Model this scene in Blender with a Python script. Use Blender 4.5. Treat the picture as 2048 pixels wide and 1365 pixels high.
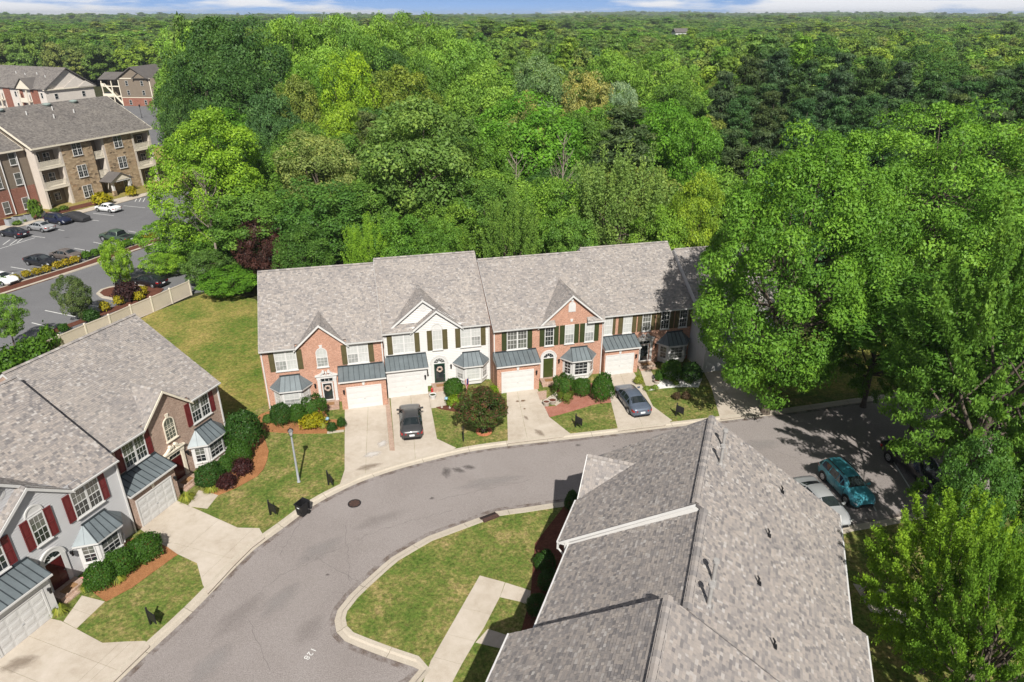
import bpy, math, random
import numpy as np
from mathutils import Vector, Matrix
from mathutils.geometry import tessellate_polygon

for o in list(bpy.data.objects):
    bpy.data.objects.remove(o)
SC = bpy.context.scene
COL = SC.collection
RAD = math.radians

# ------------------------------------------------------------------ camera, sky, sun, exposure
cam_d = bpy.data.cameras.new('camera')
cam_d.sensor_width = 36.0
cam_d.lens = 23.994
cam_d.clip_start = 0.5
cam_d.clip_end = 20000
cam = bpy.data.objects.new('camera', cam_d)
cam.location = (0, 0, 30.7)
cam.rotation_euler = (RAD(90 - 25.55), 0, 0)
COL.objects.link(cam)
SC.camera = cam

SUN_DIR = Vector((0.16, -0.99, 0.985)).normalized()      # towards the sun
SUN_EL = math.asin(SUN_DIR.z)
sun_d = bpy.data.lights.new('sun', 'SUN')
sun_d.energy = 5.0
sun_d.angle = RAD(0.53)
sun_d.color = (1.0, 0.955, 0.88)
sun = bpy.data.objects.new('sun', sun_d)
sun.rotation_euler = (-SUN_DIR).to_track_quat('-Z', 'Y').to_euler()
sun.location = (0, 0, 200)
COL.objects.link(sun)

world = bpy.data.worlds.new('World')
SC.world = world
world.use_nodes = True
wn = world.node_tree.nodes
wl = world.node_tree.links
wn.clear()
w_out = wn.new('ShaderNodeOutputWorld')
w_bg = wn.new('ShaderNodeBackground')
w_sky = wn.new('ShaderNodeTexSky')
w_sky.sky_type = 'NISHITA'
w_sky.sun_disc = False
w_sky.sun_elevation = SUN_EL
w_sky.sun_rotation = math.atan2(SUN_DIR.x, SUN_DIR.y)
w_sky.altitude = 200
w_sky.air_density = 0.16
w_sky.dust_density = 0.0
w_sky.ozone_density = 3.0
w_bg.inputs['Strength'].default_value = 0.075
# scattered fair-weather clouds over the whole sky
w_tc = wn.new('ShaderNodeTexCoord')
w_map = wn.new('ShaderNodeMapping')
w_map.inputs['Location'].default_value = (0.2, 0.4, 0.1)
w_map.inputs['Scale'].default_value = (3.2, 3.2, 26.0)
w_noise = wn.new('ShaderNodeTexNoise')
w_noise.inputs['Scale'].default_value = 1.0
w_noise.inputs['Detail'].default_value = 8
w_noise.inputs['Roughness'].default_value = 0.55
w_ramp = wn.new('ShaderNodeValToRGB')
w_ramp.color_ramp.elements[0].position = 0.515
w_ramp.color_ramp.elements[1].position = 0.585
w_mix = wn.new('ShaderNodeMixRGB')
w_mix.inputs[2].default_value = (9.3, 9.4, 9.8, 1)
wl.new(w_tc.outputs['Generated'], w_map.inputs['Vector'])
wl.new(w_map.outputs[0], w_noise.inputs['Vector'])
wl.new(w_noise.outputs[0], w_ramp.inputs[0])
wl.new(w_ramp.outputs[0], w_mix.inputs[0])
wl.new(w_sky.outputs[0], w_mix.inputs[1])
wl.new(w_mix.outputs[0], w_bg.inputs['Color'])
wl.new(w_bg.outputs[0], w_out.inputs['Surface'])

SC.view_settings.view_transform = 'Standard'
SC.view_settings.look = 'None'
SC.view_settings.exposure = 0.45
SC.view_settings.gamma = 1.0
SC.view_settings.use_curve_mapping = False
SC.render.engine = 'CYCLES'
SC.cycles.max_bounces = 6
SC.cycles.diffuse_bounces = 3
SC.cycles.glossy_bounces = 3
SC.cycles.transmission_bounces = 3
SC.cycles.volume_bounces = 0
SC.cycles.caustics_reflective = False
SC.cycles.caustics_refractive = False
SC.cycles.use_denoising = True

# ------------------------------------------------------------------ materials
def s2l(h):
    h = h.lstrip('#')
    out = []
    for i in (0, 2, 4):
        c = int(h[i:i + 2], 16) / 255
        out.append(c / 12.92 if c <= 0.04045 else ((c + 0.055) / 1.055) ** 2.4)
    return (*out, 1)

class NT:
    """small helper round one node tree"""
    def __init__(self, name):
        self.m = bpy.data.materials.new(name)
        self.m.use_nodes = True
        self.t = self.m.node_tree
        self.b = self.t.nodes['Principled BSDF']
    def n(self, kind, **kw):
        nd = self.t.nodes.new(kind)
        for k, v in kw.items():
            setattr(nd, k, v)
        return nd
    def l(self, a, b):
        self.t.links.new(a, b)
    def coord(self, which='Object'):
        return self.n('ShaderNodeTexCoord').outputs[which]
    def noise(self, vec, scale, detail=4, rough=0.55, dist=0):
        nd = self.n('ShaderNodeTexNoise')
        nd.inputs['Scale'].default_value = scale
        nd.inputs['Detail'].default_value = detail
        nd.inputs['Roughness'].default_value = rough
        nd.inputs['Distortion'].default_value = dist
        if vec is not None:
            self.l(vec, nd.inputs['Vector'])
        return nd.outputs[0]
    def ramp(self, fac, stops, interp='LINEAR'):
        nd = self.n('ShaderNodeValToRGB')
        cr = nd.color_ramp
        cr.interpolation = interp
        while len(cr.elements) > len(stops):
            cr.elements.remove(cr.elements[-1])
        while len(cr.elements) < len(stops):
            cr.elements.new(0.5)
        for e, (p, c) in zip(cr.elements, stops):
            e.position = p
            e.color = (*c[:3], 1) if not isinstance(c, (int, float)) else (c, c, c, 1)
        self.l(fac, nd.inputs[0])
        return nd.outputs[0]
    def mix(self, fac, a, b, mode='MIX'):
        nd = self.n('ShaderNodeMixRGB', blend_type=mode)
        for i, v in ((0, fac), (1, a), (2, b)):
            if isinstance(v, (int, float)):
                nd.inputs[i].default_value = v if i == 0 else (v, v, v, 1)
            elif isinstance(v, tuple):
                nd.inputs[i].default_value = (*v[:3], 1)
            else:
                self.l(v, nd.inputs[i])
        return nd.outputs[0]
    def bump(self, h, strength=0.3, dist=0.02):
        nd = self.n('ShaderNodeBump')
        nd.inputs['Strength'].default_value = strength
        nd.inputs['Distance'].default_value = dist
        self.l(h, nd.inputs['Height'])
        self.l(nd.outputs[0], self.b.inputs['Normal'])
    def done(self, color=None, rough=0.7, spec=0.3, metal=0.0, coat=0.0):
        if color is not None:
            if isinstance(color, tuple):
                self.b.inputs['Base Color'].default_value = (*color[:3], 1)
            else:
                self.l(color, self.b.inputs['Base Color'])
        self.b.inputs['Roughness'].default_value = rough
        self.b.inputs['Specular IOR Level'].default_value = spec
        self.b.inputs['Metallic'].default_value = metal
        self.b.inputs['Coat Weight'].default_value = coat
        self.b.inputs['Coat Roughness'].default_value = 0.03
        return self.m

def plain(name, c, rough=0.6, spec=0.35, var=0.12, scale=3.0, metal=0.0, coat=0.0, bump=0.0):
    t = NT(name)
    c = s2l(c) if isinstance(c, str) else c
    v = t.noise(t.coord(), scale, 5)
    lo = tuple(x * (1 - var) for x in c[:3])
    hi = tuple(min(1, x * (1 + var)) for x in c[:3])
    cc = t.ramp(v, [(0.3, lo), (0.7, hi)])
    if bump:
        t.bump(t.noise(t.coord(), 40, 3), bump, 0.01)
    return t.done(cc, rough, spec, metal, coat)

def shingle_mat(name, cols):
    t = NT(name)
    at = t.n('ShaderNodeAttribute', attribute_name='tint')
    n = len(cols)
    cc = t.ramp(at.outputs['Fac'], [(i / (n - 1), c) for i, c in enumerate(cols)])
    g = t.noise(t.coord(), 60, 3, 0.7)
    cc = t.mix(0.35, cc, t.ramp(g, [(0.3, 0.25), (0.7, 0.75)]), 'OVERLAY')
    st = t.noise(t.coord(), 0.45, 4)
    cc = t.mix(1.0, cc, t.ramp(st, [(0.3, (0.86, 0.86, 0.87)), (0.7, (1.05, 1.04, 1.02))]), 'MULTIPLY')
    t.bump(g, 0.35, 0.01)
    return t.done(cc, 0.9, 0.15)

def brick_mat(name, c1, c2, mortar, flat=False):
    t = NT(name)
    sx = t.n('ShaderNodeSeparateXYZ')
    t.l(t.coord(), sx.inputs[0])
    ad = t.n('ShaderNodeMath', operation='ADD')
    t.l(sx.outputs[0], ad.inputs[0]); t.l(sx.outputs[1], ad.inputs[1])
    cb = t.n('ShaderNodeCombineXYZ')
    t.l(sx.outputs[0] if flat else ad.outputs[0], cb.inputs[0]); t.l(sx.outputs[1] if flat else sx.outputs[2], cb.inputs[1])
    br = t.n('ShaderNodeTexBrick')
    br.inputs['Scale'].default_value = 1.0
    br.inputs['Brick Width'].default_value = 0.215
    br.inputs['Row Height'].default_value = 0.075
    br.inputs['Mortar Size'].default_value = 0.008
    br.inputs['Color1'].default_value = c1
    br.inputs['Color2'].default_value = c2
    br.inputs['Mortar'].default_value = mortar
    t.l(cb.outputs[0], br.inputs['Vector'])
    big = t.noise(t.coord(), 1.1, 5)
    fine = t.noise(cb.outputs[0], 9, 2)
    c = t.mix(0.55, br.outputs['Color'], t.ramp(fine, [(0.3, 0.3), (0.7, 0.7)]), 'OVERLAY')
    c = t.mix(1.0, c, t.ramp(big, [(0.3, (0.88, 0.87, 0.86)), (0.7, (1.06, 1.05, 1.04))]), 'MULTIPLY')
    inv = t.n('ShaderNodeMath', operation='SUBTRACT')
    inv.inputs[0].default_value = 1.0
    t.l(br.outputs['Fac'], inv.inputs[1])
    t.bump(inv.outputs[0], 0.5, 0.01)
    return t.done(c, 0.85, 0.2)

M = {}
M['shingle'] = shingle_mat('asphalt_shingle', [(.20, .19, .187), (.25, .233, .226), (.283, .26, .247), (.302, .275, .256), (.335, .302, .278), (.375, .355, .342)])
M['shingle_dark'] = plain('roof_felt', (.13, .12, .12), 0.9, 0.1)
M['shingle_near'] = shingle_mat('near_asphalt_shingle', [(.17, .16, .16), (.225, .21, .206), (.276, .253, .24), (.302, .273, .254), (.343, .306, .278), (.40, .378, .362)])
M['apt_shingle'] = shingle_mat('apartment_shingle', [(.12, .11, .105), (.15, .138, .13), (.175, .16, .15), (.195, .18, .168), (.215, .2, .185)])
M['brick_orange'] = brick_mat('orange_brick', (.39, .185, .12, 1), (.475, .245, .17, 1), (.50, .39, .32, 1))
M['brick_tan'] = brick_mat('tan_brick', (.33, .215, .165, 1), (.42, .30, .235, 1), (.42, .35, .30, 1))
M['brick_red'] = brick_mat('red_brick', (.21, .075, .05, 1), (.27, .10, .07, 1), (.30, .2, .16, 1))
M['siding_white'] = plain('white_siding', (.56, .55, .535), 0.5, 0.3, 0.04, 1.0)
M['siding_grey'] = plain('grey_siding', (.48, .48, .49), 0.5, 0.3, 0.04, 1.0)
M['siding_brown'] = plain('brown_siding', (.19, .155, .12), 0.6, 0.3, 0.06, 1.0)
M['siding_cream'] = plain('cream_siding', (.56, .50, .44), 0.6, 0.3, 0.05, 1.0)
M['white'] = plain('white_trim_paint', (.56, .555, .545), 0.45, 0.35, 0.04, 2.0)
M['cream'] = plain('cream_trim_paint', (.70, .64, .53), 0.45, 0.4, 0.05, 2.0)
M['shutter_green'] = plain('dark_green_shutter', (.035, .045, .015), 0.5, 0.4, 0.1, 2.0)
M['shutter_olive'] = plain('olive_shutter', (.085, .072, .032), 0.5, 0.4, 0.1, 2.0)
M['shutter_red'] = plain('maroon_shutter', (.13, .018, .02), 0.45, 0.4, 0.1, 2.0)
M['door_green'] = plain('green_door', (.012, .045, .025), 0.3, 0.5, 0.1, 2.0)
M['door_olive'] = plain('olive_green_door', (.045, .06, .015), 0.35, 0.5, 0.1, 2.0)
M['door_red'] = plain('maroon_door', (.07, .009, .009), 0.3, 0.5, 0.1, 2.0)
M['black'] = plain('black_metal', (.012, .012, .014), 0.45, 0.4, 0.2, 4.0)
M['rubber'] = plain('tyre_rubber', (.014, .014, .014), 0.8, 0.2, 0.2, 8.0)
M['bin'] = plain('black_plastic', (.011, .011, .012), 0.5, 0.4, 0.2, 4.0)
M['steel'] = plain('galvanised_steel', (.36, .37, .38), 0.45, 0.5, 0.1, 4.0, metal=0.3)
M['pipe'] = plain('grey_vent_pipe', (.30, .29, .28), 0.6, 0.3, 0.1, 4.0)
M['pole'] = plain('grey_lamp_pole', (.30, .315, .34), 0.5, 0.4, 0.12, 6.0)
M['metal_roof'] = plain('standing_seam_metal', (.135, .16, .172), 0.45, 0.4, 0.14, 1.4, metal=0.15)
M['metal_seam'] = plain('standing_seam_rib', (.05, .062, .07), 0.4, 0.5, 0.1, 3.0, metal=0.4)
M['glass_dark'] = plain('dark_window_glass', (.018, .024, .026), 0.06, 0.8, 0.35, 0.6)
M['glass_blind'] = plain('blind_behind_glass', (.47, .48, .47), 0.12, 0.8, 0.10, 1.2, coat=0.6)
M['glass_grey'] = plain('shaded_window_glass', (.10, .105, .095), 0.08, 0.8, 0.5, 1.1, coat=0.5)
M['lamp_glass'] = plain('lantern_glass', (.35, .36, .36), 0.15, 0.6, 0.2, 6.0)
M['brickwalk'] = brick_mat('paving_brick', (.30, .16, .115, 1), (.36, .22, .16, 1), (.36, .28, .23, 1))
M['brickpath'] = brick_mat('path_brick', (.36, .235, .175, 1), (.42, .30, .235, 1), (.38, .32, .27, 1), True)
M['red_edge'] = plain('red_edging_block', (.46, .17, .09), 0.8, 0.2, 0.15, 4.0)
M['bark'] = plain('tree_bark', (.105, .085, .068), 0.9, 0.1, 0.4, 5.0, bump=0.5)
M['deadwood'] = plain('dead_grey_wood', (.25, .21, .175), 0.9, 0.1, 0.25, 5.0)
M['vinyl'] = plain('tan_vinyl_fence', (.56, .49, .41), 0.5, 0.3, 0.05, 1.0)
M['stone_tile'] = plain('pale_concrete_pot', (.42, .38, .33), 0.85, 0.2, 0.12, 6.0)
M['paint'] = plain('white_road_paint', (.62, .62, .60), 0.7, 0.2, 0.15, 2.0)
M['iron'] = plain('rusty_cast_iron', (.07, .04, .032), 0.7, 0.3, 0.3, 9.0)
M['plate'] = plain('licence_plate', (.7, .72, .74), 0.4, 0.4, 0.06, 9.0)
M['red_lamp'] = plain('red_tail_lamp', (.28, .01, .012), 0.15, 0.6, 0.1, 5.0)
M['clear_lamp'] = plain('clear_headlamp', (.55, .57, .58), 0.12, 0.7, 0.1, 5.0)
M['rim'] = plain('alloy_rim', (.40, .41, .42), 0.35, 0.6, 0.1, 5.0, metal=0.6)
M['mat_brown'] = plain('brown_doormat', (.26, .15, .075), 0.95, 0.1, 0.2, 9.0)
M['wreath'] = plain('dried_wreath', (.42, .33, .28), 0.9, 0.1, 0.4, 14.0)
M['blue_pot'] = plain('blue_glazed_pot', (.22, .36, .46), 0.25, 0.6, 0.1, 4.0)
M['red_thing'] = plain('red_glaze', (.42, .03, .03), 0.35, 0.5, 0.1, 4.0)
M['pink_pot'] = plain('pink_flowers', (.55, .22, .22), 0.8, 0.2, 0.3, 20.0)

def ground_mat(name, stops, s1, s2, rough=0.95, bump=0.5, bscale=14, stain=None, fine=0.5, ws=(1, 1, 1), grain=0.5):
    t = NT(name)
    c0 = t.coord()
    mp = t.n('ShaderNodeMapping')
    mp.inputs['Scale'].default_value = ws
    t.l(c0, mp.inputs['Vector'])
    co = mp.outputs[0]
    a = t.noise(co, s1, 6, 0.62, 0.4)
    b = t.noise(co, s2, 5, 0.7)
    f = t.mix(fine, a, b)
    c = t.ramp(f, stops)
    f2 = t.noise(co, bscale, 3, 0.7)
    c = t.mix(grain, c, t.ramp(f2, [(0.32, 0.22), (0.68, 0.78)]), 'OVERLAY')
    if stain:
        c = t.mix(t.ramp(t.noise(co, 0.22, 5, 0.6), [(0.48, 0.0), (0.66, 0.6)]), c, stain)
    t.bump(f2, bump, 0.04)
    return t.done(c, rough, 0.15)

M['lawn'] = ground_mat('mown_grass', [(.34, (.055, .105, .016)), (.44, (.095, .135, .026)), (.53, (.155, .16, .045)), (.61, (.26, .21, .085)), (.71, (.34, .25, .125))], 0.45, 3.6, bscale=6.5, bump=1.0, fine=0.48, grain=0.8)
M['lawn_apt'] = ground_mat('apartment_grass', [(.3, (.14, .14, .035)), (.7, (.32, .25, .09))], 0.3, 2.5, bscale=6)
M['yard'] = ground_mat('dry_back_lawn', [(.38, (.075, .13, .018)), (.47, (.15, .165, .036)), (.56, (.24, .205, .06)), (.68, (.33, .25, .09))], 0.16, 2.2, bscale=6, bump=1.0, fine=0.42, grain=0.75)
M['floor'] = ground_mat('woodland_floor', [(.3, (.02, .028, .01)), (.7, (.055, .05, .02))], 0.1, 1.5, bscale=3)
M['asphalt'] = ground_mat('old_asphalt', [(.33, (.205, .182, .172)), (.5, (.25, .224, .214)), (.67, (.285, .26, .25))], 0.16, 5.0, bscale=16, bump=0.6, fine=0.45)
M['asphalt_lot'] = ground_mat('car_park_asphalt', [(.35, (.135, .135, .142)), (.65, (.165, .165, .172))], 0.12, 1.0, bscale=14, bump=0.3, fine=0.3)
M['concrete'] = ground_mat('driveway_concrete', [(.30, (.35, .295, .235)), (.5, (.45, .395, .33)), (.70, (.53, .475, .415))], 0.35, 2.5, bscale=30, bump=0.15, fine=0.35, grain=0.2)
M['joint'] = plain('slab_joint', (.20, .175, .15), .95, .1, .2, 6.0)
M['kerb'] = ground_mat('kerb_concrete', [(.32, (.38, .335, .275)), (.68, (.47, .42, .35))], 0.6, 4.0, bscale=24, bump=0.2, fine=0.45, grain=0.25)
M['straw'] = ground_mat('pine_straw', [(.3, (.21, .09, .035)), (.7, (.42, .20, .09))], 1.2, 9, bscale=16, bump=1.0)
M['mulch'] = ground_mat('dark_mulch', [(.3, (.075, .028, .018)), (.7, (.15, .06, .04))], 1.0, 9, bscale=12, bump=0.8)
M['redgravel'] = ground_mat('red_gravel', [(.3, (.25, .09, .06)), (.7, (.42, .20, .15))], 1.5, 14, bscale=18, bump=1.0)
M['whitegravel'] = ground_mat('white_gravel', [(.3, (.55, .54, .51)), (.7, (.80, .79, .77))], 2.0, 16, bscale=16, bump=1.0)

def leaf_mat(name, ramp=None, transl=0.34):
    t = NT(name)
    at = t.n('ShaderNodeAttribute', attribute_name='tint')
    oi = t.n('ShaderNodeObjectInfo')
    shade = t.ramp(at.outputs['Fac'], [(0.0, (.5, .58, .5)), (0.45, (1, 1, 1)), (1.0, (1.85, 1.55, 1.3))])
    base = oi.outputs['Color'] if ramp is None else t.ramp(oi.outputs['Random'], ramp, 'LINEAR')
    c = t.mix(1.0, base, shade, 'MULTIPLY')
    t.done(c, 0.5, 0.22)
    tr = t.n('ShaderNodeBsdfTranslucent')
    c2 = t.mix(1.0, c, (1.25, 1.2, 0.5), 'MULTIPLY')
    t.l(c2, tr.inputs['Color'])
    ms = t.n('ShaderNodeMixShader')
    ms.inputs[0].default_value = transl
    out = t.t.nodes['Material Output']
    t.l(t.b.outputs[0], ms.inputs[1]); t.l(tr.outputs[0], ms.inputs[2])
    t.l(ms.outputs[0], out.inputs['Surface'])
    return t.m
M['leaf'] = leaf_mat('foliage')
GREENS = [(c[0] * 2.4, c[1] * 2.3, c[2] * 2.1) for c in [(.045, .105, .018), (.075, .15, .02), (.055, .095, .022), (.11, .17, .022), (.04, .075, .02), (.085, .145, .035), (.06, .125, .018), (.095, .12, .035), (.05, .10, .03)]]
M['leaf_forest'] = leaf_mat('woodland_foliage', [(i / (len(GREENS) - 1), c) for i, c in enumerate(GREENS)])

def paint_mat(name, c, flake=0.35):
    return plain(name, c, 0.36, 0.45, 0.05, 1.5, metal=flake * .6, coat=0.5)

# ------------------------------------------------------------------ mesh building
class MB:
    def __init__(self):
        self.v, self.f, self.mi, self.sm = [], [], [], []
    def add(self, vs, fs, mi=0, smooth=False):
        n = len(self.v)
        self.v += [tuple(p) for p in vs]
        for f in fs:
            self.f.append(tuple(i + n for i in f)); self.mi.append(mi); self.sm.append(smooth)
    def box(self, x0, y0, z0, x1, y1, z1, mi=0):
        x0, x1 = sorted((x0, x1)); y0, y1 = sorted((y0, y1)); z0, z1 = sorted((z0, z1))
        self.add([(x0, y0, z0), (x1, y0, z0), (x1, y1, z0), (x0, y1, z0), (x0, y0, z1), (x1, y0, z1), (x1, y1, z1), (x0, y1, z1)],
                 [(3, 2, 1, 0), (4, 5, 6, 7), (0, 1, 5, 4), (1, 2, 6, 5), (2, 3, 7, 6), (3, 0, 4, 7)], mi)
    def prism(self, poly, d0, d1, axis='y', mi=0):
        """poly of (a,b): axis y -> (x,z) extruded along y; axis z -> (x,y) extruded along z; axis x -> (y,z)"""
        n = len(poly)
        def P(a, b, d):
            return (a, d, b) if axis == 'y' else ((a, b, d) if axis == 'z' else (d, a, b))
        vs = [P(a, b, d0) for a, b in poly] + [P(a, b, d1) for a, b in poly]
        tri = tessellate_polygon([[Vector((a, b, 0)) for a, b in poly]])
        fs = [tuple(t) for t in tri] + [tuple(i + n for i in reversed(t)) for t in tri]
        fs += [(i, (i + 1) % n, (i + 1) % n + n, i + n) for i in range(n)]
        self.add(vs, fs, mi)
    def hexa(self, p, mi=0):
        """8 corners: bottom ring 0-3, top ring 4-7"""
        self.add(p, [(3, 2, 1, 0), (4, 5, 6, 7), (0, 1, 5, 4), (1, 2, 6, 5), (2, 3, 7, 6), (3, 0, 4, 7)], mi)
    def slab(self, quad, t, mi=0):
        a, b, c, d = [Vector(p) for p in quad]
        n = (b - a).cross(d - a).normalized() * t
        self.hexa([a - n, b - n, c - n, d - n, a, b, c, d], mi)
    def tube(self, p, q, r0, r1, n=8, mi=0, cap=True, smooth=True):
        p, q = Vector(p), Vector(q)
        ax = (q - p).normalized()
        u = ax.orthogonal().normalized(); w = ax.cross(u)
        vs = []
        for c, r in ((p, r0), (q, r1)):
            for i in range(n):
                a = 2 * math.pi * i / n
                vs.append(c + (u * math.cos(a) + w * math.sin(a)) * r)
        self.add(vs, [(i, (i + 1) % n, (i + 1) % n + n, i + n) for i in range(n)], mi, smooth)
        if cap:
            self.add(vs[:n], [tuple(reversed(range(n)))], mi)
            self.add(vs[n:], [tuple(range(n))], mi)
    def lathe(self, prof, c, n=16, mi=0):
        vs = []
        for r, z in prof:
            for i in range(n):
                a = 2 * math.pi * i / n
                vs.append((c[0] + r * math.cos(a), c[1] + r * math.sin(a), c[2] + z))
        fs = []
        for k in range(len(prof) - 1):
            for i in range(n):
                fs.append((k * n + i, k * n + (i + 1) % n, (k + 1) * n + (i + 1) % n, (k + 1) * n + i))
        self.add(vs, fs, mi, True)
    def mesh(self, name, mats):
        me = bpy.data.meshes.new(name)
        me.from_pydata(self.v, [], self.f)
        for m in (mats if isinstance(mats, (list, tuple)) else [mats]):
            me.materials.append(M[m] if isinstance(m, str) else m)
        me.polygons.foreach_set('material_index', self.mi)
        me.polygons.foreach_set('use_smooth', self.sm)
        me.update()
        return me
    def build(self, name, mats, parent=None, loc=(0, 0, 0), rot=0):
        return link(name, self.mesh(name, mats), parent, loc, rot)

def link(name, me, parent=None, loc=(0, 0, 0), rot=0):
    o = bpy.data.objects.new(name, me)
    COL.objects.link(o)
    o.location = loc
    o.rotation_euler = (0, 0, rot)
    if parent is not None:
        o.parent = parent
    return o

def tag(o, label=None, cat=None, group=None, kind=None):
    for k, v in (('label', label), ('category', cat), ('group', group), ('kind', kind)):
        if v:
            o[k] = v
    return o

def thing(name, loc, rot, label, cat, group=None):
    o = link(name, None, None, loc, rot)
    o.empty_display_size = 0.5
    return tag(o, label, cat, group)

def copy_tree(o, parent=None):
    c = o.copy()
    COL.objects.link(c)
    if parent is not None:
        c.parent = parent
    for ch in list(o.children):
        copy_tree(ch, c)
    return c

def np_mesh(name, verts, nper, mats, tint=None, smooth=False):
    """verts: (N*nper,3) unshared faces of nper corners each"""
    me = bpy.data.meshes.new(name)
    nv = len(verts); nf = nv // nper
    me.vertices.add(nv)
    me.vertices.foreach_set('co', np.ascontiguousarray(verts, dtype=np.float32).ravel())
    me.loops.add(nv)
    me.loops.foreach_set('vertex_index', np.arange(nv, dtype=np.int32))
    me.polygons.add(nf)
    me.polygons.foreach_set('loop_start', np.arange(0, nv, nper, dtype=np.int32))
    me.polygons.foreach_set('loop_total', np.full(nf, nper, dtype=np.int32))
    for m in (mats if isinstance(mats, (list, tuple)) else [mats]):
        me.materials.append(M[m])
    if tint is not None:
        at = me.attributes.new('tint', 'FLOAT', 'FACE')
        at.data.foreach_set('value', np.ascontiguousarray(tint, dtype=np.float32))
    me.update(calc_edges=True)
    return me

# ------------------------------------------------------------------ shingled roof slopes
TABW = np.array([.12, .15, .18, .22, .27])
SHC = {}
def shingles(parent, o, u, v, U, V, seed, mask=None, mat='shingle', expo=0.145, singles=None, tw=1.0):
    """rows of separate raised tabs on the slope spanned by u (along the eave) and v (up the slope)"""
    rng = np.random.default_rng(seed)
    o, u, v = np.array(o, float), np.array(u, float), np.array(v, float)
    u /= np.linalg.norm(u); v /= np.linalg.norm(v)
    n = np.cross(u, v)
    P = []
    rows = int(V / expo) + 1
    for i in range(rows):
        v0 = i * expo
        v1 = min(v0 + expo + 0.02, V)
        if v1 - v0 < 0.03:
            continue
        k = int(U / (TABW.mean() * tw)) + 12
        wi = rng.integers(0, 5, k)
        ed = np.concatenate([[-rng.random() * .3], np.cumsum(TABW[wi] * tw) - .1])
        for j in range(k):
            a, b = ed[j], ed[j + 1] - .008
            if b <= 0.02 or a >= U - .02:
                continue
            cut = a < 0 or b > U
            a, b = max(a, 0), min(b, U)
            P.append((a, b, v0, v1, wi[j], cut))
    P = np.array(P)
    if mask is not None:
        keep = np.array([mask((p[0] + p[1]) / 2, (p[2] + p[3]) / 2) for p in P])
        P = P[keep]
    N = len(P)
    h = 0.010 + 0.012 * rng.integers(0, 2, N) + 0.003 * rng.random(N)
    base = rng.random(N)
    tint = np.clip(base * 0.85 + 0.075 + 0.1 * rng.standard_normal(N), 0, 1)
    idx = np.zeros(N, bool)
    if singles:
        MW = parent.matrix_world if parent.parent is None else parent.parent.matrix_basis @ parent.matrix_basis
        R3 = np.array(MW.to_3x3()); T3 = np.array(MW.translation)
        cen = o + np.outer((P[:, 0] + P[:, 1]) / 2, u) + np.outer((P[:, 2] + P[:, 3]) / 2, v)
        wc = cen @ R3.T + T3 - np.array([0, 0, 30.7])
        c_, s_ = math.cos(RAD(25.55)), math.sin(RAD(25.55))
        fw = wc[:, 1] * c_ - wc[:, 2] * s_
        up = wc[:, 1] * s_ + wc[:, 2] * c_
        vis = (fw > 1) & (np.abs(wc[:, 0] / fw) < .74) & (np.abs(up / fw) < .495) & (P[:, 5] == 0) & (P[:, 3] < V - .01)
        wn_ = R3 @ n
        vis &= (wc @ wn_) < 0
        size = np.where(vis, (P[:, 1] - P[:, 0]) / np.maximum(fw, 1), 0)
        order = np.argsort(-size)[:singles]
        order = order[size[order] > 0]
        idx[order] = True
        mat3 = Matrix([[u[0], v[0], n[0]], [u[1], v[1], n[1]], [u[2], v[2], n[2]]]).to_4x4()
        for q in order:
            key = (mat, int(P[q, 4]), int(tint[q] * 7.99), h[q] > .0165, tw)
            if key not in SHC:
                w = TABW[key[1]] * tw - .008; L = expo + .02; hh = .023 if key[3] else .011
                m = MB()
                m.hexa([(0, 0, -.004), (w, 0, -.004), (w, L, -.004), (0, L, -.004), (0, 0, hh), (w, 0, hh), (w, L, .001), (0, L, .001)])
                me = m.mesh('shingle', mat)
                at = me.attributes.new('tint', 'FLOAT', 'FACE')
                at.data.foreach_set('value', [(key[2] + .5) / 8] * len(me.polygons))
                SHC[key] = me
            ob = bpy.data.objects.new('shingle', SHC[key])
            COL.objects.link(ob)
            ob.parent = parent
            t = mat3.copy()
            t.translation = Vector(o + u * P[q, 0] + v * P[q, 2])
            ob.matrix_local = t
    P, h, tint = P[~idx], h[~idx], tint[~idx]
    N = len(P)
    a, b, v0, v1 = (P[:, i] for i in range(4))
    def pt(uu, vv, hh):
        return o + np.outer(uu, u) + np.outer(vv, v) + np.outer(hh, n)
    z = np.full(N, 0.001)
    A, B, Cc, D = pt(a, v0, h), pt(b, v0, h), pt(b, v1, z), pt(a, v1, z)
    A0, B0 = pt(a, v0, z - .006), pt(b, v0, z - .006)
    top = np.stack([A, B, Cc, D], 1).reshape(-1, 3)
    frt = np.stack([A0, B0, B, A], 1).reshape(-1, 3)
    ob = link('shingles', np_mesh('shingles', np.concatenate([top, frt]), 4, mat, np.concatenate([tint, tint])), parent)
    tag(ob, kind='stuff')
    return ob

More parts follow.
